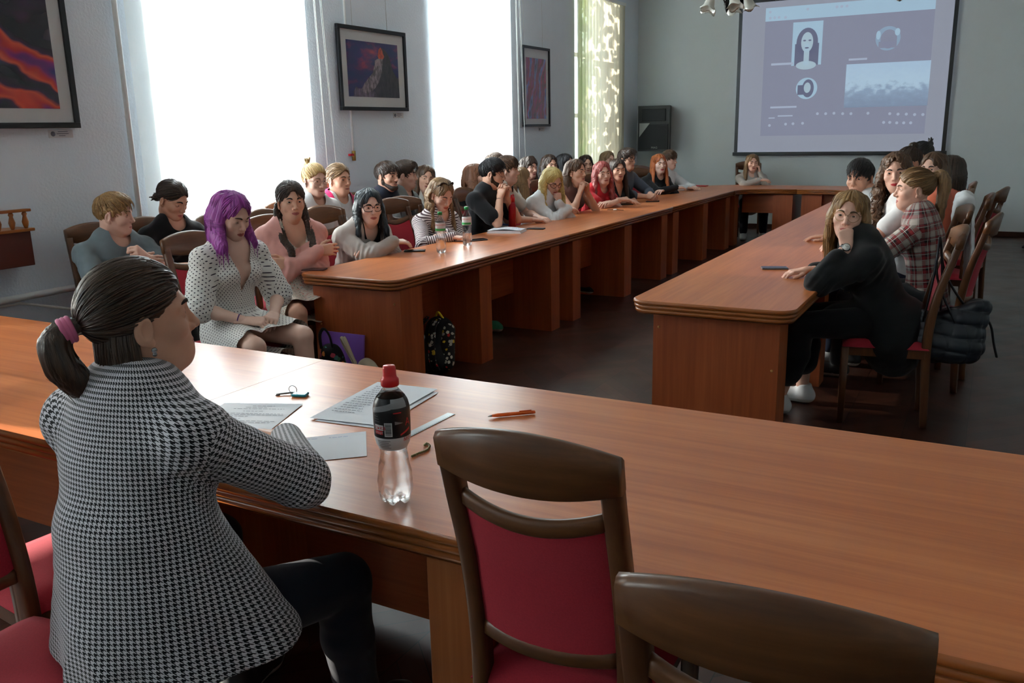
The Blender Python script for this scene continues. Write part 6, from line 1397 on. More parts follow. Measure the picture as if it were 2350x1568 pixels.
sit('r5', 'student on the right run with a dark topknot just showing over the curly hair', 2084, 374, None, -40, None, 'chair under the student with the topknot', Y=7.9, body=268, lod=2, lean=8, arms=('table', 'table'), hair=('bun', {}), hairmat=H['dark'], brow=MAT['brow_dark'], skin=SK['warm'], top=T_('charcoal', 'long', e=.014), bottom=PANTS('jeans'), shoes=SB)
sit('r6', 'student with black hair tied up, farthest on the right run', 2112, 358, None, -52, None, 'chair under the farthest student of the right run', Y=8.9, body=268, lod=2, lean=6, arms=('table', 'table'), hair=('knot', {}), hairmat=H['black'], brow=MAT['brow_dark'], skin=SK['warm'], top=T_('steel', 'long', e=.014), bottom=PANTS('jeans'), shoes=SB)
sit('r7', 'student with brown hair and orange top just behind the plaid-shirted student', 2142, 388, None, -28, None, 'chair under the brown-haired student behind the one in plaid', Y=7.5, body=268, lod=2, lean=2, arms=('table', 'table'), hair=('long', dict(len=.14)), hairmat=H['brown'], brow=MAT['brow_dark'], skin=SK['fair'], top=T_('orange', 'long', e=.014), bottom=PANTS('jeans'), shoes=SB)
sit('r8', 'student with dark brown hair seen from behind, rightmost of the right run', 2180, 392, None, -140, None, 'chair under the student seen from behind on the right', Y=8.3, body=280, lod=2, lean=4, arms=('table', 'table'), hair=('long', dict(len=.18)), hairmat=H['dark'], skin=SK['fair'], top=T_('coral', 'long', e=.014), bottom=PANTS('jeans'), shoes=SB)
person('person', 'person at the right edge, only dark sneakers and ankles showing', (1.06, 12.5, 1.24), face=262, body=266, sex='m', lod=2, lean=4, arms=('thigh', 'thigh'), hair=('short', {}), hairmat=H['dark'], brow=MAT['brow_dark'], skin=SK['warm'], top=T_('steel', 'tee', e=.016), bottom=PANTS('navy', cuff=.16), shoes=SB, legs=dict(foot=.10))
chair(1.1, 12.52, 266, 'chair outside the right edge under the person in dark sneakers')

# --- the woman in front
def f1(i):
    M = mat4(None, -i['base']); hp = i['headpt']; T = hp([(0, -.137, .009)])[0]; ax = i['Rh'] @ nrm(V3(0, -1, -.15)); b = MB()
    for k in (-.008, 0, .008): b.torus(T + ax * k, (.0235), .0062, ax, 24, 8)
    b.build('hair_tie', MAT['hair_tie_pink'], i['root'], M=M)
    for s in (1, -1):
        b = MB(); p = hp([(s * .0825, -.002, -.052)])[0]; b.sphere(p, .0062, 10, 8); b.sphere(p - V3(0, 0, .009), .005, 10, 8); b.build('earring', MAT['steel_shiny'], i['root'], M=M)
    # loose shorter hair at the nape and strands over the crown
    rnd = random.Random(4); VV = []; FF = []; HC_ = []; n0 = 0
    def strand(P, r):
        nonlocal n0
        P = bez(P, 4); V, F = tube_arrays(hp(P), np.interp(np.linspace(0, 1, len(P)), [0, .6, 1], [r, r * .8, r * .15]), 5, False); VV.append(V); FF.extend([[a + n0 for a in f] for f in F]); n0 += len(V); HC_.append(np.tile([rnd.uniform(0, 40), rnd.uniform(0, 40), 0], (len(V), 1)) + np.stack([0 * V[:, 0], 0 * V[:, 0], V[:, 2] * 4], 1))
    for k in range(240):                                                   # nape
        u = rnd.uniform(-1, 1); a = u * 1.50; x, y = math.sin(a) * .068, -.020 - math.cos(a) * .072; z = -.040 + rnd.uniform(-.012, .02); L = rnd.uniform(.055, .095)
        strand([(x * .95, y * .95, z + .02), (x * 1.04, y * 1.06, z - .02), (x * 1.02 + rnd.uniform(-.006, .006), y * 1.05 + rnd.uniform(-.012, .004), z - .02 - L)], rnd.uniform(.0022, .0042))
    c = V3(0, -.016, .033); rr = V3(.0805, .1025, .089); tie = V3(0, -.120, .012)
    for k in range(260):                                                   # combed back to the tie
        th = rnd.uniform(-1.9, 1.9); d0 = nrm(V3(math.sin(th), .55 + rnd.uniform(-.25, .15), max(math.cos(th), -.15) + .10)); P = []
        for t in np.linspace(0, 1, 7):
            e = nrm((tie - c) / rr); d = nrm((d0 / rr * .09) if False else d0); q = nrm(d * (1 - t) + e * t * 1.0 + V3(0, 0, .0)); P.append(c + q * rr * (1.0 + .010 * math.sin(math.pi * t)) + V3(0, .006 * (1 - t), .008 * (1 - t)))
        strand(P, rnd.uniform(.0012, .0024))
    for k in range(90):                                                    # the tail
        a = rnd.uniform(0, 6.28); r0 = rnd.uniform(.3, 1) * .016; r1 = rnd.uniform(.3, 1.0) * .035; e = rnd.uniform(-.02, .03)
        o = lambda r: V3(r * math.cos(a), .3 * r * math.sin(a), r * math.sin(a)); o2 = lambda r: V3(r * math.cos(a), r * math.sin(a), 0)
        strand([tie + o(r0 * .8), V3(0, -.142, .008) + o(r0 * .8), V3(0, -.165, -.012) + o2(r1 * .7), V3(0, -.164, -.058) + o2(r1 * .95), V3(0, -.134, -.128 + e) + o2(r1 * .75)], rnd.uniform(.002, .0042))
    put_mesh('hair_strands', np.concatenate(VV) - i['base'], FF, [H['fore']], i['root'], attr={'hc': np.concatenate(HC_)})
FH = at(322, 731, Y=1.215)
FI = person('person', 'woman in a houndstooth blazer with a dark ponytail, seen from behind in front', FH, face=27, body=-4, pitch=-6, lean=4, side=0, lod=0, arms=(((-.16, .40, .80), (.2, 1, 0), (0, 0, 1), 'relax', (-.8, -.1, -.8)), ((.02, .50, .815), (-.96, .28, -.02), (.1, .3, 1), 'relax', (.9, .02, -.75), at(694, 1102, Y=1.405))), hair=('pony', dict(len=.2, tie=.012, path=[(0, -.138, .010), (0, -.164, -.010), (0, -.163, -.055), (0, -.136, -.110)], thick=.84, amp=.0022)), hairmat=H['fore'], brow=MAT['brow_dark'], skin=SK['warm'], smile=.5,
    top=dict(kind='coat', mat=MAT['cloth_houndstooth'], e=.024, es=.022, collar=(.070, .015, .012), drop=.10, flare=.03, drape=[((.05, .0, .22), (.175, .10, -.10), .115, .135), ((.03, .03, .22), (.08, .17, -.10), .10, .12), ((-.05, -.01, .20), (-.125, .0, -.10), .12, .135), ((0, -.03, .22), (.02, -.105, -.10), .12, .115), ((.05, -.02, .2), (.13, -.03, -.1), .1, .12)], box=.030, cutz=.492, amp=.004, name='blazer', h=.0055), bottom=PANTS('navy', cuff=.13), shoes=SB, legs=dict(spread=.11, r=dict(spread=.16, kz=-.03)), extra=f1, tz=.76)
# ------------------------------------------------------------------ chairs without sitters, stool
chair(-.725, 1.645, -2, 'empty chair tucked against the front table, red back towards the camera')
chair(-.217, 1.285, -4.5, 'empty chair nearest the camera at the bottom edge, mostly its curved top rail')
chair(-2.20, 1.35, 6, 'chair at the left edge by the houndstooth blazer, red back towards us')
chair(-1.80, .96, 87, 'chair under the woman in the houndstooth blazer, red seat at the lower left corner')
def by_rail(px, py, X, h, label): P = at(px, py, X=X); a = math.radians(h); return chair(P[0] + .30 * math.sin(a), P[1] + .30 * math.cos(a), h, label)
by_rail(484, 492, -4.80, 80, 'empty chair before the nearest blind, between the black T-shirt and the purple hair')
by_rail(606, 478, -4.72, 84, 'empty chair before the nearest blind, just left of the braids')
by_rail(742, 487, -4.42, 95, 'empty chair with red back between the pink hoodie and the pale grey jacket')
by_rail(904, 470, -4.38, 95, 'empty chair with red back between the pale grey jacket and the striped top')
by_rail(1066, 420, -4.50, 90, 'empty dark chair in front of the middle blind')
by_rail(1464, 398, -4.55, 90, 'empty chair by the far left corner behind the man in glasses')

# ------------------------------------------------------------------ the water bottle in front
def clear_mat(name, col, ior, clear, rough=.02):
    m, nt, b = new_mat(name); b.inputs['Base Color'].default_value = col; b.inputs['Transmission Weight'].default_value = 1; b.inputs['IOR'].default_value = ior; b.inputs['Roughness'].default_value = rough
    tr = nt.nodes.new('ShaderNodeBsdfTransparent'); tr.inputs[0].default_value = (.96, .97, .97, 1); mx = nt.nodes.new('ShaderNodeMixShader'); mx.inputs[0].default_value = 1 - clear; nt.links.new(tr.outputs[0], mx.inputs[1]); nt.links.new(b.outputs[0], mx.inputs[2]); nt.links.new(mx.outputs[0], nt.nodes['Material Output'].inputs[0]); return m
clear_mat('clear_bottle', (.97, .98, .98, 1), 1.30, .45); clear_mat('clear_bottle_thin', (.95, .97, .97, 1), 1.12, .55)
simple('label_black', srgb(26, 26, 30), .3); simple('label_grey', srgb(140, 142, 146), .3); simple('label_white', srgb(222, 222, 224), .35); simple('label_red', srgb(206, 36, 44), .35); simple('cap_red', srgb(216, 30, 36), .3); simple('label_text', srgb(120, 120, 124), .4); simple('cap_green', srgb(40, 150, 80), .35); simple('label_green', srgb(60, 170, 90), .4)
B0 = V3(-1.171, 1.539, TZ); bt = thing('water_bottle', 'sports water bottle with red cap and black label on the front table', 'bottle', B0)
zz = np.array([0, .004, .012, .03, .055, .085, .11, .130, .142, .150, .165, .2, .235, .252, .266, .277, .283, .292]); rp = np.array([.026, .033, .037, .0405, .0415, .0385, .0335, .0315, .0335, .038, .0415, .0422, .0418, .038, .030, .0205, .0165, .0165])
BR = lambda z: float(np.interp(z, zz, rp))
b_ = MB(); zs = np.concatenate([np.linspace(0, .03, 8), np.linspace(.035, .292, 50)])
def foot(r, z, a):
    w = max(0, 1 - z / .03); d = math.cos(2.5 * a) ** 2; rib = .0007 * math.sin(3 * a + z * 160) * (1 if .04 < z < .125 else 0)
    return r * (1 - .16 * w * (1 - d)) + rib, z + .012 * w * (1 - d)
b_.lathe([(BR(z), z) for z in zs], 60, (0, 0, 0), foot); b_.build('bottle_body', MAT['clear_bottle'], bt)
b_ = MB(); b_.lathe([(.0195, .286), (.0205, .288), (.0205, .300), (.0195, .304), (.0165, .306), (.0155, .312), (.0150, .328), (.0135, .333), (.0, .334)], 36, (0, 0, 0), lambda r, z, a: (r * (1 + (.025 * math.cos(18 * a) if z < .302 else 0)), z)); b_.build('cap', MAT['cap_red'], bt)
b_ = MB(); b_.lathe([(BR(z) + .0007, z) for z in np.linspace(.171, .262, 24)], 64); b_.f = b_.f[:-2]; b_.m = b_.m[:-2]; b_.sm = b_.sm[:-2]; lb = b_.build('label', MAT['label_black'], bt)
b_ = MB(); b_.lathe([(BR(z) + .0006, z) for z in np.linspace(.139, .171, 12)], 64); b_.f = b_.f[:-2]; b_.m = b_.m[:-2]; b_.sm = b_.sm[:-2]; lw = b_.build('label_band', MAT['label_white'], bt)
FACE = math.atan2(-B0[1], -B0[0])
def on_bottle(V, F, mat, name, parent, lift=.0012, rad=BR):
    """wrap a flat drawing (x = metres to the right, y = height) round a bottle"""
    out = []
    for x, y in [(v[0], v[1]) for v in V]: r = rad(y) + lift; a = FACE + x / .042; out.append((r * math.cos(a), r * math.sin(a), y))
    return put_mesh(name, out, F, [MAT[mat]], parent, smooth=False)
def patch(x0, y0, x1, y1, top0=0, top1=0, n=14, m=5):
    V = []
    for j in range(m + 1):
        for i in range(n + 1):
            u = i / n; lo = y0 + (top0 if False else 0); V.append((x0 + (x1 - x0) * u, y0 + top0 * u + (y1 - y0 + (top1 - top0) * u) * j / m))
    return V, [(j * (n + 1) + i, j * (n + 1) + i + 1, (j + 1) * (n + 1) + i + 1, (j + 1) * (n + 1) + i) for j in range(m) for i in range(n)]
def shift(VF, x, y): V, F = VF; V = np.array(V, float).copy(); V[:, 0] += x; V[:, 1] += y; return V, F
on_bottle(*patch(-.055, .228, -.002, .240, .012, .014), 'label_grey', 'swoosh', lb); on_bottle(*patch(-.002, .241, .040, .262, 0, 0), 'label_grey', 'swoosh', lb)
on_bottle(*patch(.003, .230, .022, .2325), 'label_red', 'red_stripe', lb); on_bottle(*patch(.006, .204, .026, .212, .002, -.006), 'label_grey', 'arrow', lb)
on_bottle(*patch(.018, .176, .045, .180, .010, .012), 'label_red', 'red_curve', lb)
on_bottle(*patch(-.046, .190, -.021, .203), 'label_white', 'name_panel', lb, .0009); on_bottle(*patch(-.046, .180, -.023, .1895), 'label_red', 'name_panel', lb, .0009)
on_bottle(*shift(text_mesh('ська', .0135), -.030, .1965), 'label_red', 'lettering', lb, .0016); on_bottle(*shift(text_mesh('спорт', .0085), -.0335, .1848), 'label_white', 'lettering', lb, .0016)
on_bottle(*patch(-.0185, .176, -.0005, .209), 'label_white', 'barcode_panel', lb, .0009)
rnd = random.Random(2); VV = []; FF = []; y = .179
while y < .206:
    w = rnd.choice((.0005, .0008, .0012)); n0 = len(VV); v, f = patch(-.0165, y, -.0025, y + w, n=6, m=1); VV += list(v); FF += [[i + n0 for i in q] for q in f]; y += w + rnd.choice((.0006, .0009))
on_bottle(VV, FF, 'label_black', 'barcode', lb, .0013)
on_bottle(*shift(text_mesh('мо', .016), .036, .166), 'label_red', 'lettering', lw, .0014); on_bottle(*shift(text_mesh('А', .024), .039, .205), 'label_red', 'lettering', lb, .0014)
for k in range(5): on_bottle(*patch(-.040, .164 - .0045 * k, -.006 - .004 * (k % 2), .1655 - .0045 * k), 'label_text', 'small_print', lw, .001)
for k in range(3): on_bottle(*patch(-.048, .222 - .006 * k, -.034 + .002 * k, .2230 - .006 * k), 'label_text', 'small_print', lb, .001)

# two small water bottles on the left run
def small_bottle(px, py, label, turn):
    P = at(px, py, z=TZ); t = thing('water_bottle', label, 'bottle', P, 0, 'green-capped water bottles'); z2 = np.array([0, .004, .012, .03, .07, .095, .12, .15, .19, .205, .222, .234, .240, .250]); r2 = np.array([.022, .028, .031, .0325, .032, .0285, .031, .0325, .032, .029, .020, .0135, .0125, .0125])
    R2 = lambda z: float(np.interp(z, z2, r2)); s = 1.10; b = MB(); b.lathe([(R2(z) * s, z * s) for z in np.linspace(0, .25, 50)], 32, (0, 0, 0), lambda r, z, a: (r * (1 - (.12 * (1 - math.cos(2.5 * a) ** 2) * max(0, 1 - z / .02))), z)); b.build('bottle_body', MAT['clear_bottle_thin'], t)
    b = MB(); b.lathe([(.0, .002), (.026 * s, .004), (.0305 * s, .03), (.030 * s, .09)], 28); b.build('water', MAT['clear_bottle'], t)
    b = MB(); b.lathe([(.0150 * s, .246 * s), (.0155 * s, .262 * s), (.014 * s, .266 * s), (0, .266 * s)], 24); b.build('cap', MAT['cap_green'], t)
    b = MB(); b.lathe([((R2(z) + .0008) * s, z * s) for z in np.linspace(.142, .198, 10)], 40); b.f = b.f[:-2]; b.m = b.m[:-2]; b.sm = b.sm[:-2]; l = b.build('label', MAT['label_white'], t)
    f = math.atan2(-P[1], -P[0]) + turn; 
    def wrap(V, F, mat, nm, lift): put_mesh(nm, [((R2(v[1] / s) * s + lift) * math.cos(f + v[0] / .035), (R2(v[1] / s) * s + lift) * math.sin(f + v[0] / .035), v[1]) for v in V], F, [MAT[mat]], l, smooth=False)
    wrap(*patch(-.06, .160, .06, .176, 0, 0, 24, 3), 'label_green', 'green_band', .0016); wrap(*shift(text_mesh('МОРШИНСЬКА', .014), 0, .201), 'label_red', 'lettering', .0016)
small_bottle(1013, 580, 'water bottle with green cap on the left run, nearer of the two', .25); small_bottle(1073, 563, 'water bottle with green cap on the left run, farther of the two', -.75)

# ------------------------------------------------------------------ papers and small things on the front table
simple('paper', srgb(226, 228, 234), .75); simple('paper_ink', srgb(120, 124, 136), .8); simple('ink_blue', srgb(100, 116, 176), .8)
def paper(label, corners, z, rows=(), cat='paper', ink='paper_ink', name='paper_sheet'):
    """corners in order (far left, far right, near right, near left); rows = (v, u0, u1)"""
    P = [at(*c, z=TZ) for c in corners]; c = sum(P) / 4; t = thing(name, label, cat, (c[0], c[1], TZ + z)); b = MB()
    q = lambda u, v: (P[0] * (1 - u) + P[1] * u) * (1 - v) + (P[3] * (1 - u) + P[2] * u) * v - c
    V = []; n = 8
    for j in range(n + 1):
        for i in range(n + 1):
            p = q(i / n, j / n); e = max(abs(i / n - .5), abs(j / n - .5)) * 2; V.append((p[0], p[1], .0006 + .0010 * max(0, e - .75) * 4 * (1 if (i > n / 2) and (j < n / 2) else .1)))
    F = [(j * (n + 1) + i, (j + 1) * (n + 1) + i, (j + 1) * (n + 1) + i + 1, j * (n + 1) + i + 1) for j in range(n) for i in range(n)]; o = put_mesh('sheet', V, F, [MAT['paper']], t, smooth=False)
    md = o.modifiers.new('thickness', 'SOLIDIFY'); md.thickness = .0003; md.offset = -1
    rnd = random.Random(len(label)); VV = []; FF = []
    for v, u0, u1 in rows:
        u = u0
        while u < u1 - .01:
            w = min(rnd.uniform(.02, .07), u1 - u); n0 = len(VV); 
            for a, d in ((u, v), (u + w, v), (u + w, v + .012), (u, v + .012)): p = q(a, d); VV.append((p[0], p[1], .0026))
            FF.append([n0, n0 + 3, n0 + 2, n0 + 1]); u += w + .014
    if VV: put_mesh('writing', VV, FF, [MAT[ink]], t, smooth=False)
    return t
rows = [(.10, .42, .72), (.15, .36, .62), (.20, .24, .86), (.28, .40, .64), (.36, .12, .92), (.40, .12, .94), (.45, .12, .55), (.52, .12, .5), (.60, .18, .93), (.65, .12, .9), (.70, .12, .45)]
paper('printed sheet lying beside the elbow of the woman in houndstooth', [(516, 926), (696, 929), (606, 1000), (392, 996)], .001, rows)
paper('lower sheet of the pile behind the sports bottle, poking out', [(872, 886), (1006, 903), (868, 985), (722, 967)], .001)
paper('top sheet of the pile behind the sports bottle, with a typed list', [(867, 880), (1004, 897), (858, 979), (711, 963)], .0045, [(.12 + .052 * k, .10 + .02 * (k % 3), .46 + .1 * ((k * 7) % 5) / 5) for k in range(14)])
paper('folded white sheet with blue handwriting in front of the sports bottle', [(640, 1012), (840, 992), (842, 1048), (700, 1062)], .001, [(.12, .12, .42), (.14, .55, .80)], ink='ink_blue', name='folded_paper')
simple('steel_ruler', srgb(168, 170, 168), .3, .8); simple('ruler_marks', srgb(60, 60, 60), .6)
a, c = at(1036, 950, z=TZ), at(928, 1004, z=TZ); d = nrm(c - a); w = np.cross(d, (0, 0, 1)); t = thing('ruler', 'steel ruler lying between the papers and the near chair', 'ruler', a)
R3 = np.stack([d, w, np.cross(d, w)], 1); L = float(np.linalg.norm(c - a)); b_ = MB(); b_.box((0, -.014, -.0015), (L, .014, -.0003)); b_.build('strip', MAT['steel_ruler'], t, M=mat4(R3))
b_ = MB(); b_.cur = 0
for k in range(int(L / .005)): b_.box((k * .005 + .002, -.014, -.0018), (k * .005 + .0025, -.010 + (.003 if k % 2 == 0 else 0), -.0015))
b_.build('scale_marks', MAT['ruler_marks'], t, M=mat4(R3))
simple('pen_orange', srgb(236, 104, 32), .3); a, c = at(1120, 960, z=TZ), at(1228, 950, z=TZ); d = nrm(c - a); L = float(np.linalg.norm(c - a)); t = thing('pen', 'orange ballpoint pen behind the near chair', 'pen', (a[0], a[1], TZ + .0065)); b_ = MB(); b_.tube([d * .012, d * .03, d * (L - .008), d * L], [.0035, .006, .0055, .0045], 12); b_.build('barrel', MAT['pen_orange'], t)
b_ = MB(); b_.tube([(0, 0, -.001), d * .013], [.0012, .0035], 10); b_.build('tip', MAT['steel_ruler'], t); b_ = MB(); b_.tube([d * (L - .05) + V3(0, 0, .007), d * (L - .012) + V3(0, 0, .007)], .0014, 6); b_.build('clip', MAT['pen_orange'], t)
simple('key_steel', srgb(110, 112, 112), .35, .8); simple('tag_teal', srgb(38, 148, 172), .2)
a = at(672, 905, z=TZ); t = thing('key', 'key with a teal tag on the front table', 'key', (a[0], a[1], TZ)); k0 = at(634, 908, z=TZ) - a; g0 = at(683, 908, z=TZ) - a; u = nrm(k0)
b_ = MB(); b_.tube([V3(0, 0, .006), k0 + V3(0, 0, .004)], .003, 8); b_.box((k0 * .92 + V3(-.004, -.006, 0)), (k0 * .92 + V3(.006, .006, .003))); b_.build('shank', MAT['key_steel'], t)
b_ = MB(); b_.lathe([(.010, 0), (.0105, .0015), (.010, .003)], 18, (0, 0, .003)); b_.build('bow', MAT['key_steel'], t)
b_ = MB(); b_.torus((.0, .002, .016), .014, .0012, nrm((-.3, 1, .1)), 22, 6); b_.build('ring', MAT['key_steel'], t)
b_ = MB(); M = mat4(rotz(.35), g0 + V3(.012, .0, .001)); b_.box((-.026, -.018, 0), (.026, .018, .009), M=M, bev=.005); b_.build('tag', MAT['tag_teal'], t)
simple('bead_gold', srgb(120, 112, 66), .35, .4); pts = bez([at(946, 1050, z=TZ), at(962, 1043, z=TZ), at(980, 1036, z=TZ), at(986, 1027, z=TZ), at(980, 1021, z=TZ), at(974, 1025, z=TZ)], 12); L = np.concatenate([[0], np.cumsum(np.linalg.norm(np.diff(pts, axis=0), axis=1))]); c = pts[20]
t = thing('bead_chain', 'small gold-green bead chain right of the sports bottle', 'chain', (c[0], c[1], TZ)); b_ = MB()
for s_ in np.arange(0, L[-1], .0062): p = np.array([np.interp(s_, L, pts[:, k]) for k in range(3)]) - np.array([c[0], c[1], TZ]); b_.sphere(p + V3(0, 0, .0036), .0036, 8, 6)
b_.build('beads', MAT['bead_gold'], t)

# ------------------------------------------------------------------ phones, notebooks, bottle on the runs
simple('phone_dark', srgb(22, 24, 30), .3); simple('phone_glass', srgb(14, 16, 20), .06); simple('phone_red', srgb(84, 34, 30), .35); simple('phone_grey', srgb(96, 98, 104), .3); simple('phone_screen_pale', srgb(120, 128, 138), .1)
def phone(label, px, py, ang, body='phone_dark', L=.155, W=.076, glass='phone_glass'):
    P = at(px, py, z=TZ); t = thing('phone', label, 'phone', (P[0], P[1], TZ + .0005), math.radians(ang), 'phones on the tables'); b = MB(); b.box((-L / 2, -W / 2, 0), (L / 2, W / 2, .0095), bev=.0045); b.build('case', MAT[body], t); b = MB(); b.box((-L / 2 + .004, -W / 2 + .004, .0094), (L / 2 - .004, W / 2 - .004, .0100)); b.build('screen', MAT[glass], t)
phone('dark red phone on the near corner of the left run, by the braids', 721, 620, 20, 'phone_red'); phone('black phone lying before the student in the pale grey jacket', 952, 577, 30)
phone('phone under the hand of the student in the striped top', 1095, 552, 60, 'phone_grey'); phone('black phone just beyond the open notebook on the left run', 1230, 526, 12); phone('black phone before the blonde student in the white shirt', 1241, 508, 20)
phone('black phone lying farthest along the left run', 1498, 463, 15); phone('phone between the red-haired student and the man in glasses', 1437, 470, 30); phone('black phone with a silver edge on the right run, by the student in black', 1777, 617, 22, 'phone_grey')
P = at(1412, 483, z=TZ); t = thing('watch', 'small watch left lying on the left run before the red-haired student', 'watch', (P[0], P[1], TZ)); b_ = MB(); b_.tube(bez([(-.09, .0, .004), (-.03, .01, .007), (.03, -.005, .008), (.09, .01, .004)], 6), .009, 8, True, .35); b_.build('strap', MAT['band_dark'], t); b_ = MB(); b_.lathe([(.02, 0), (.021, .012), (.018, .014)], 18); b_.build('dial', MAT['pearl_white'], t)
P = at(1163, 533, z=TZ); t = thing('notebook', 'open notebook of printed pages on the left run before the bearded man', 'notebook', (P[0], P[1], TZ), math.radians(14)); b_ = MB()
for k in range(5): b_.box((-.15 + .003 * k, -.105 + .002 * k, .0045 * k), (.15 - .002 * k, .105, .0045 * k + .0042))
b_.build('pages', MAT['paper'], t); b_ = MB(); V = []; F = []
for i in range(9):
    for j in (0, 1): x = -.148 + i / 8 * .29; V.append((x, -.10 + .2 * j, .0232 + .012 * math.sin(i / 8 * 3.0) ** 2))
F = [(2 * i, 2 * i + 2, 2 * i + 3, 2 * i + 1) for i in range(8)]; o = put_mesh('loose_page', V, F, [MAT['paper']], t)
floral('scribble', srgb(222, 224, 230), [srgb(90, 70, 90), srgb(120, 126, 140), srgb(150, 110, 130), srgb(110, 116, 150)], 70, .28, 'Object'); o.data.materials.clear(); o.data.materials.append(MAT['scribble'])
b_ = MB(); b_.box((-.09, -.055, 0), (.09, .055, .004)); P = at(1214, 505, z=TZ); o = b_.build('clear_card_case', MAT['label_grey']); o.location = (P[0] - .08, P[1] + .05, TZ + .0005); tag(o, 'grey card case beside the phone of the blonde student', 'case')
P = at(1607, 427.5, z=TZ); b_ = MB(); b_.box((-.10, -.07, 0), (.10, .07, .012), bev=.003); o = b_.build('notebook', MAT['red_plastic']); o.location = (P[0], P[1], TZ); tag(o, 'thin red notebook lying near the far corner of the tables', 'notebook')
m, nt, b = new_mat('red_translucent'); b.inputs['Base Color'].default_value = srgb(196, 24, 36); b.inputs['Roughness'].default_value = .15; b.inputs['Transmission Weight'].default_value = .35
P = at(1176, 521, z=TZ); t = thing('sports_flask', 'red flask standing between the forearms of the bearded man', 'flask', P); b_ = MB(); b_.lathe([(.030, 0), (.034, .004), (.034, .17), (.032, .20), (.027, .215), (.026, .222)], 28); b_.build('flask_body', MAT['red_translucent'], t); b_ = MB(); b_.lathe([(.027, .222), (.027, .262), (.022, .268), (.012, .272), (.012, .285), (0, .287)], 24); b_.build('lid', MAT['cap_red'], t); b_ = MB(); b_.torus((0, .022, .275), .014, .004, (1, 0, 0), 16, 6); b_.build('carry_loop', MAT['cap_red'], t)
P = at(1152, 518, z=TZ); b_ = MB(); b_.box((-.07, -.05, 0), (.07, .05, .006), bev=.002); o = b_.build('blue_folder', MAT['ribbon_blue']); o.location = (P[0], P[1] + .06, TZ); tag(o, 'small blue booklet under the arm of the bearded man', 'booklet')
b_ = MB(); 
for k in range(4): b_.sphere((.02 * math.cos(k * 1.7), .02 * math.sin(k * 2.3), .016 + .006 * (k % 2)), (.022, .016, .015), 8, 6)
P = at(1378, 472, z=TZ); o = b_.build('red_cloth', MAT['red_plastic']); o.location = (P[0] - .30, P[1], TZ); tag(o, 'crumpled red cloth before the student in the brown tank top', 'cloth')

# ------------------------------------------------------------------ bags
def blob(name, fn, lo, hi, h, mats, parent=None, sm=2, disp=0.0, seed=1, quilt=None):
    g = Grid(lo, hi, h); fn(g); V, Q = g.mesh(sm)
    if disp: V = V + vnormals(V, Q) * (disp * vnoise(V * 22, seed))[:, None]
    return put_mesh(name, V, Q, mats, parent)
floral('comic_print', srgb(30, 30, 32), [srgb(226, 222, 206), srgb(210, 205, 190), srgb(200, 40, 44), srgb(224, 220, 208), srgb(222, 190, 60), srgb(190, 186, 176)], 34, .40, 'Object'); simple('bag_black', srgb(20, 20, 24), .7, bumpy=400); simple('bag_strap_black', srgb(16, 16, 18), .6)
t = thing('backpack', 'black backpack with comic-print panels under the nearest left table', 'backpack', (-3.24, 4.80, 0), math.radians(-12))
blob('bag_body', lambda g: (g.cone((0, 0, .10), (0, .04, .30), .105, .085, .05, flat=(1, 0, 0), s2=.80), g.ell((0, -.03, .10), (.15, .10, .10), .05), g.plane((0, 0, .004), (0, 0, -1))), (-.25, -.2, -.02), (.25, .22, .46), .010, [MAT['bag_black']], t)
blob('side_panel', lambda g: (g.cone((.105, -.02, .09), (.085, .035, .30), .062, .05, .03), g.plane((0, 0, .006), (0, 0, -1))), (-.02, -.2, -.02), (.25, .2, .45), .010, [MAT['comic_print']], t)
for s, mt in ((-1, 'comic_print'), (1, 'comic_print')):
    P = bez([(s * .045, -.02, .385), (s * .06, -.085, .33), (s * .085, -.125, .22), (s * .10, -.135, .12), (s * .105, -.105, .05)], 6); b_ = MB(); b_.tube(P, .028, 8, True, .28, (0, 0, 1)); b_.build('shoulder_strap', MAT[mt], t)
b_ = MB(); b_.tube(bez([(-.04, .04, .37), (0, .03, .415), (.04, .04, .37)], 6), .008, 6); b_.build('carry_loop', MAT['ribbon_yellow'], t)
floral('dark_floral', srgb(24, 22, 28), [srgb(60, 110, 80), srgb(190, 70, 90), srgb(210, 130, 60), srgb(70, 120, 120), srgb(160, 60, 80)], 26, .40, 'Object'); simple('folder_violet', srgb(140, 96, 200), .35); simple('canvas_beige', srgb(186, 176, 152), .85)
t = thing('handbag', 'dark floral handbag on the floor at the end of the left run', 'bag', (-3.46, 3.98, 0)); blob('bag_body', lambda g: (g.cone((-.05, 0, .10), (.06, 0, .12), .10, .11, .04, flat=(0, 1, 0), s2=1.5), g.cone((0, 0, .1), (.0, .0, .28), .13, .085, .04, flat=(0, 1, 0), s2=1.6), g.plane((0, 0, .004), (0, 0, -1))), (-.25, -.16, -.02), (.28, .16, .44), .010, [MAT['dark_floral']], t, disp=.008)
b_ = MB(); b_.tube(bez([(-.06, -.02, .33), (-.055, -.03, .42), (-.02, -.03, .46), (.02, -.03, .42), (.03, -.02, .33)], 6), .010, 8, True, .5); b_.build('handle', MAT['bag_strap_black'], t)
t = thing('tote_bag', 'beige canvas tote with long handles leaning at the end of the left run', 'bag', (-3.27, 4.02, 0)); blob('bag_body', lambda g: (g.cone((-.03, 0, .08), (.05, 0, .20), .09, .085, .03, flat=(0, 1, 0), s2=2.0), g.plane((0, 0, .004), (0, 0, -1))), (-.2, -.12, -.02), (.2, .12, .36), .010, [MAT['canvas_beige']], t, disp=.008)
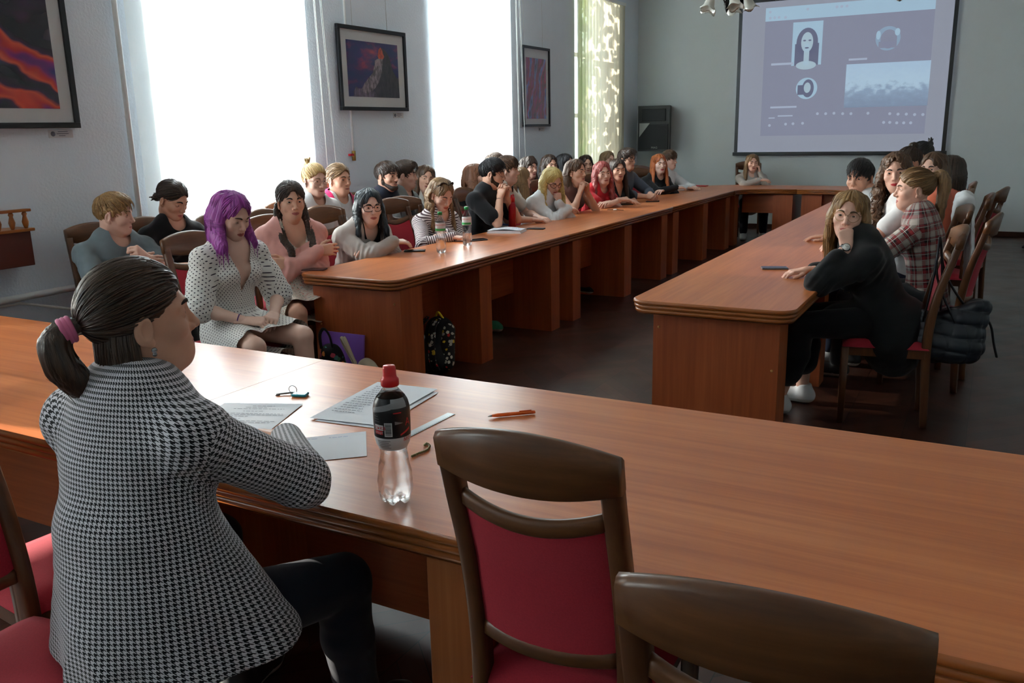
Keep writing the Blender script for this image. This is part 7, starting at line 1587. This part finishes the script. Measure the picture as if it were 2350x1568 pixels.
for k in (0, 1): b_ = MB(); b_.tube(bez([(-.03, -.03 + .03 * k, .25), (-.10 + .02 * k, -.04, .38), (-.09 + .02 * k, -.05, .41), (.0, -.07, .30), (.05 + .01 * k, -.065, .16)], 7), .010, 8, True, .35); b_.build('handle', MAT['canvas_beige'], t)
b_ = MB(); b_.box((-.17, -.006, 0), (.17, .006, .24), bev=.002); o = b_.build('folder', MAT['folder_violet']); o.location = (-3.50, 4.115, .155); o.rotation_euler = (math.radians(-8), 0, 0); tag(o, 'violet folder leaning on the end panel of the left run', 'folder')
simple('crate_grey', srgb(70, 66, 64), .7); b_ = MB(); b_.box((-.20, -.05, 0), (.20, .05, .155), bev=.004); o = b_.build('shoe_box', MAT['crate_grey']); o.location = (-3.50, 4.105, 0); tag(o, 'low grey box under the violet folder', 'box')
# quilted bag hanging from the chair of the student in the black coat
def quilt_mat():
    m, nt, b = new_mat('quilted_black'); c = coord(nt); s = nt.nodes.new('ShaderNodeSeparateXYZ'); nt.links.new(c, s.inputs[0]); b.inputs['Base Color'].default_value = srgb(30, 36, 44); b.inputs['Roughness'].default_value = .42
    h = mth(nt, 'ADD', mth(nt, 'ABSOLUTE', mth(nt, 'SINE', mth(nt, 'MULTIPLY', s.outputs[2], 44))), mth(nt, 'ABSOLUTE', mth(nt, 'SINE', mth(nt, 'MULTIPLY', mth(nt, 'ADD', s.outputs[0], s.outputs[1]), 30)))); h2 = mth(nt, 'POWER', mth(nt, 'MULTIPLY', h, .5), .5); bump(nt, b, h2, .9, .012); return m
quilt_mat(); simple('chain_dark', srgb(50, 50, 54), .3, .8)
hb = thing('handbag', 'black quilted handbag hanging from the chair of the student in the black coat', 'bag', (-.135, 5.05, .36), math.radians(8))
g = Grid((-.26, -.16, -.03), (.30, .16, .42), .007); g.cone((-.09, 0, .08), (.08, 0, .08), .085, .085, .05, flat=(0, 1, 0), s2=1.0)
for x0, x1, z1 in ((-.09, -.11, .22), (.0, .02, .25), (.08, .13, .30)): g.cone((x0, 0, .10), (x1, 0, z1), .085, .062, .06, flat=(0, 1, 0), s2=1.15)
g.cone((-.09, 0, .30), (.14, 0, .385), .045, .045, .02, 's'); V, Q = g.mesh(2)
q = (np.abs(np.sin(V[:, 2] * 42 + V[:, 0] * 8)) * np.abs(np.sin(V[:, 0] * 27 - V[:, 2] * 5 + .6))) ** .45; V = V + vnormals(V, Q) * (.011 * q - .006)[:, None]
put_mesh('bag_body', V, Q, [MAT['quilted_black']], hb)
for k, (x0, x1) in enumerate(((-.13, -.06), (.02, .09))):
    b_ = MB(); b_.tube(bez([(x0, -.05, .22), (-.10 + .02 * k, -.04, .45), (-.085, -.01, .635), (-.075, .03, .635), (-.05 + .02 * k, .05, .45), (x1 + .02, .05, .24)], 8), .0065, 6); b_.build('chain_strap', MAT['chain_dark'], hb)
b_ = MB(); b_.tube(bez([(.15, .03, .27), (.20, .03, .20), (.225, .03, .10), (.245, .03, .03)], 6), .016, 8, True, .4); b_.build('loose_strap', MAT['bag_strap_black'], hb)
# pale jacket over a chair back
def garment():
    best = None
    for o in bpy.data.objects:
        if o.get('label') == 'chair under the dark-haired boy in white': best = o
    x, y = best.location[0], best.location[1]; h = -best.rotation_euler[2]; f = V3(math.sin(h), math.cos(h), 0); r = V3(math.cos(h), -math.sin(h), 0); c = V3(x, y, 0) - f * .30; t = thing('jacket', 'off-white jacket draped over a chair back on the right run', 'jacket', c)
    def fld(g):
        g.cone(r * -.15 + V3(0, 0, 1.075), r * .15 + V3(0, 0, 1.085), .045, .045, .03)
        for d in (1, -1):
            lo = .42 if d < 0 else .62; g.cone(r * -.11 + f * (.045 * d) + V3(0, 0, 1.03), r * -.09 + f * (.06 * d - (.02 if d < 0 else 0)) + V3(0, 0, lo), .075, .085, .03, flat=f, s2=3.4); g.cone(r * .11 + f * (.045 * d) + V3(0, 0, 1.03), r * .09 + f * (.06 * d) + V3(0, 0, lo + .04), .075, .085, .03, flat=f, s2=3.4)
    g = Grid((-.34, -.34, .25), (.34, .34, 1.2), .010); fld(g); V, Q = g.mesh(2); V = V + vnormals(V, Q) * (.010 * vnoise(V * [18, 18, 6], 3) + .004 * vnoise(V * 40, 4))[:, None]; put_mesh('cloth', V, Q, [C['white']], t)
garment()
simple('plastic_white', srgb(200, 202, 204), .3); simple('plastic_blue', srgb(26, 84, 190), .35)
t = thing('stool', 'low stool by the left wall carrying a plastic bag', 'stool', (-5.02, 3.32, 0)); b_ = MB(); b_.box((-.17, -.22, .40), (.17, .22, .43), bev=.01); b_.build('seat', MAT['dark_cherry'], t)
for sx in (-1, 1):
    for sy in (-1, 1): b_ = MB(); b_.tube([(sx * .14, sy * .18, 0), (sx * .12, sy * .16, .40)], .016, 8); b_.build('leg', MAT['dark_cherry'], t)
t = thing('plastic_bag', 'crumpled white and blue plastic bag near the left wall', 'bag', (-5.02, 3.32, .43)); blob('bag', lambda g: (g.ell((.02, .09, .05), (.07, .10, .055), .03), g.ell((.0, -.02, .035), (.06, .07, .035), .03), g.plane((0, 0, .003), (0, 0, -1))), (-.12, -.14, -.01), (.14, .24, .14), .008, [MAT['plastic_white']], t, disp=.014)
blob('blue_panel', lambda g: (g.ell((.05, -.06, .028), (.05, .08, .028), .02), g.plane((0, 0, .003), (0, 0, -1))), (-.1, -.2, -.01), (.14, .1, .1), .007, [MAT['plastic_blue']], t, disp=.01)
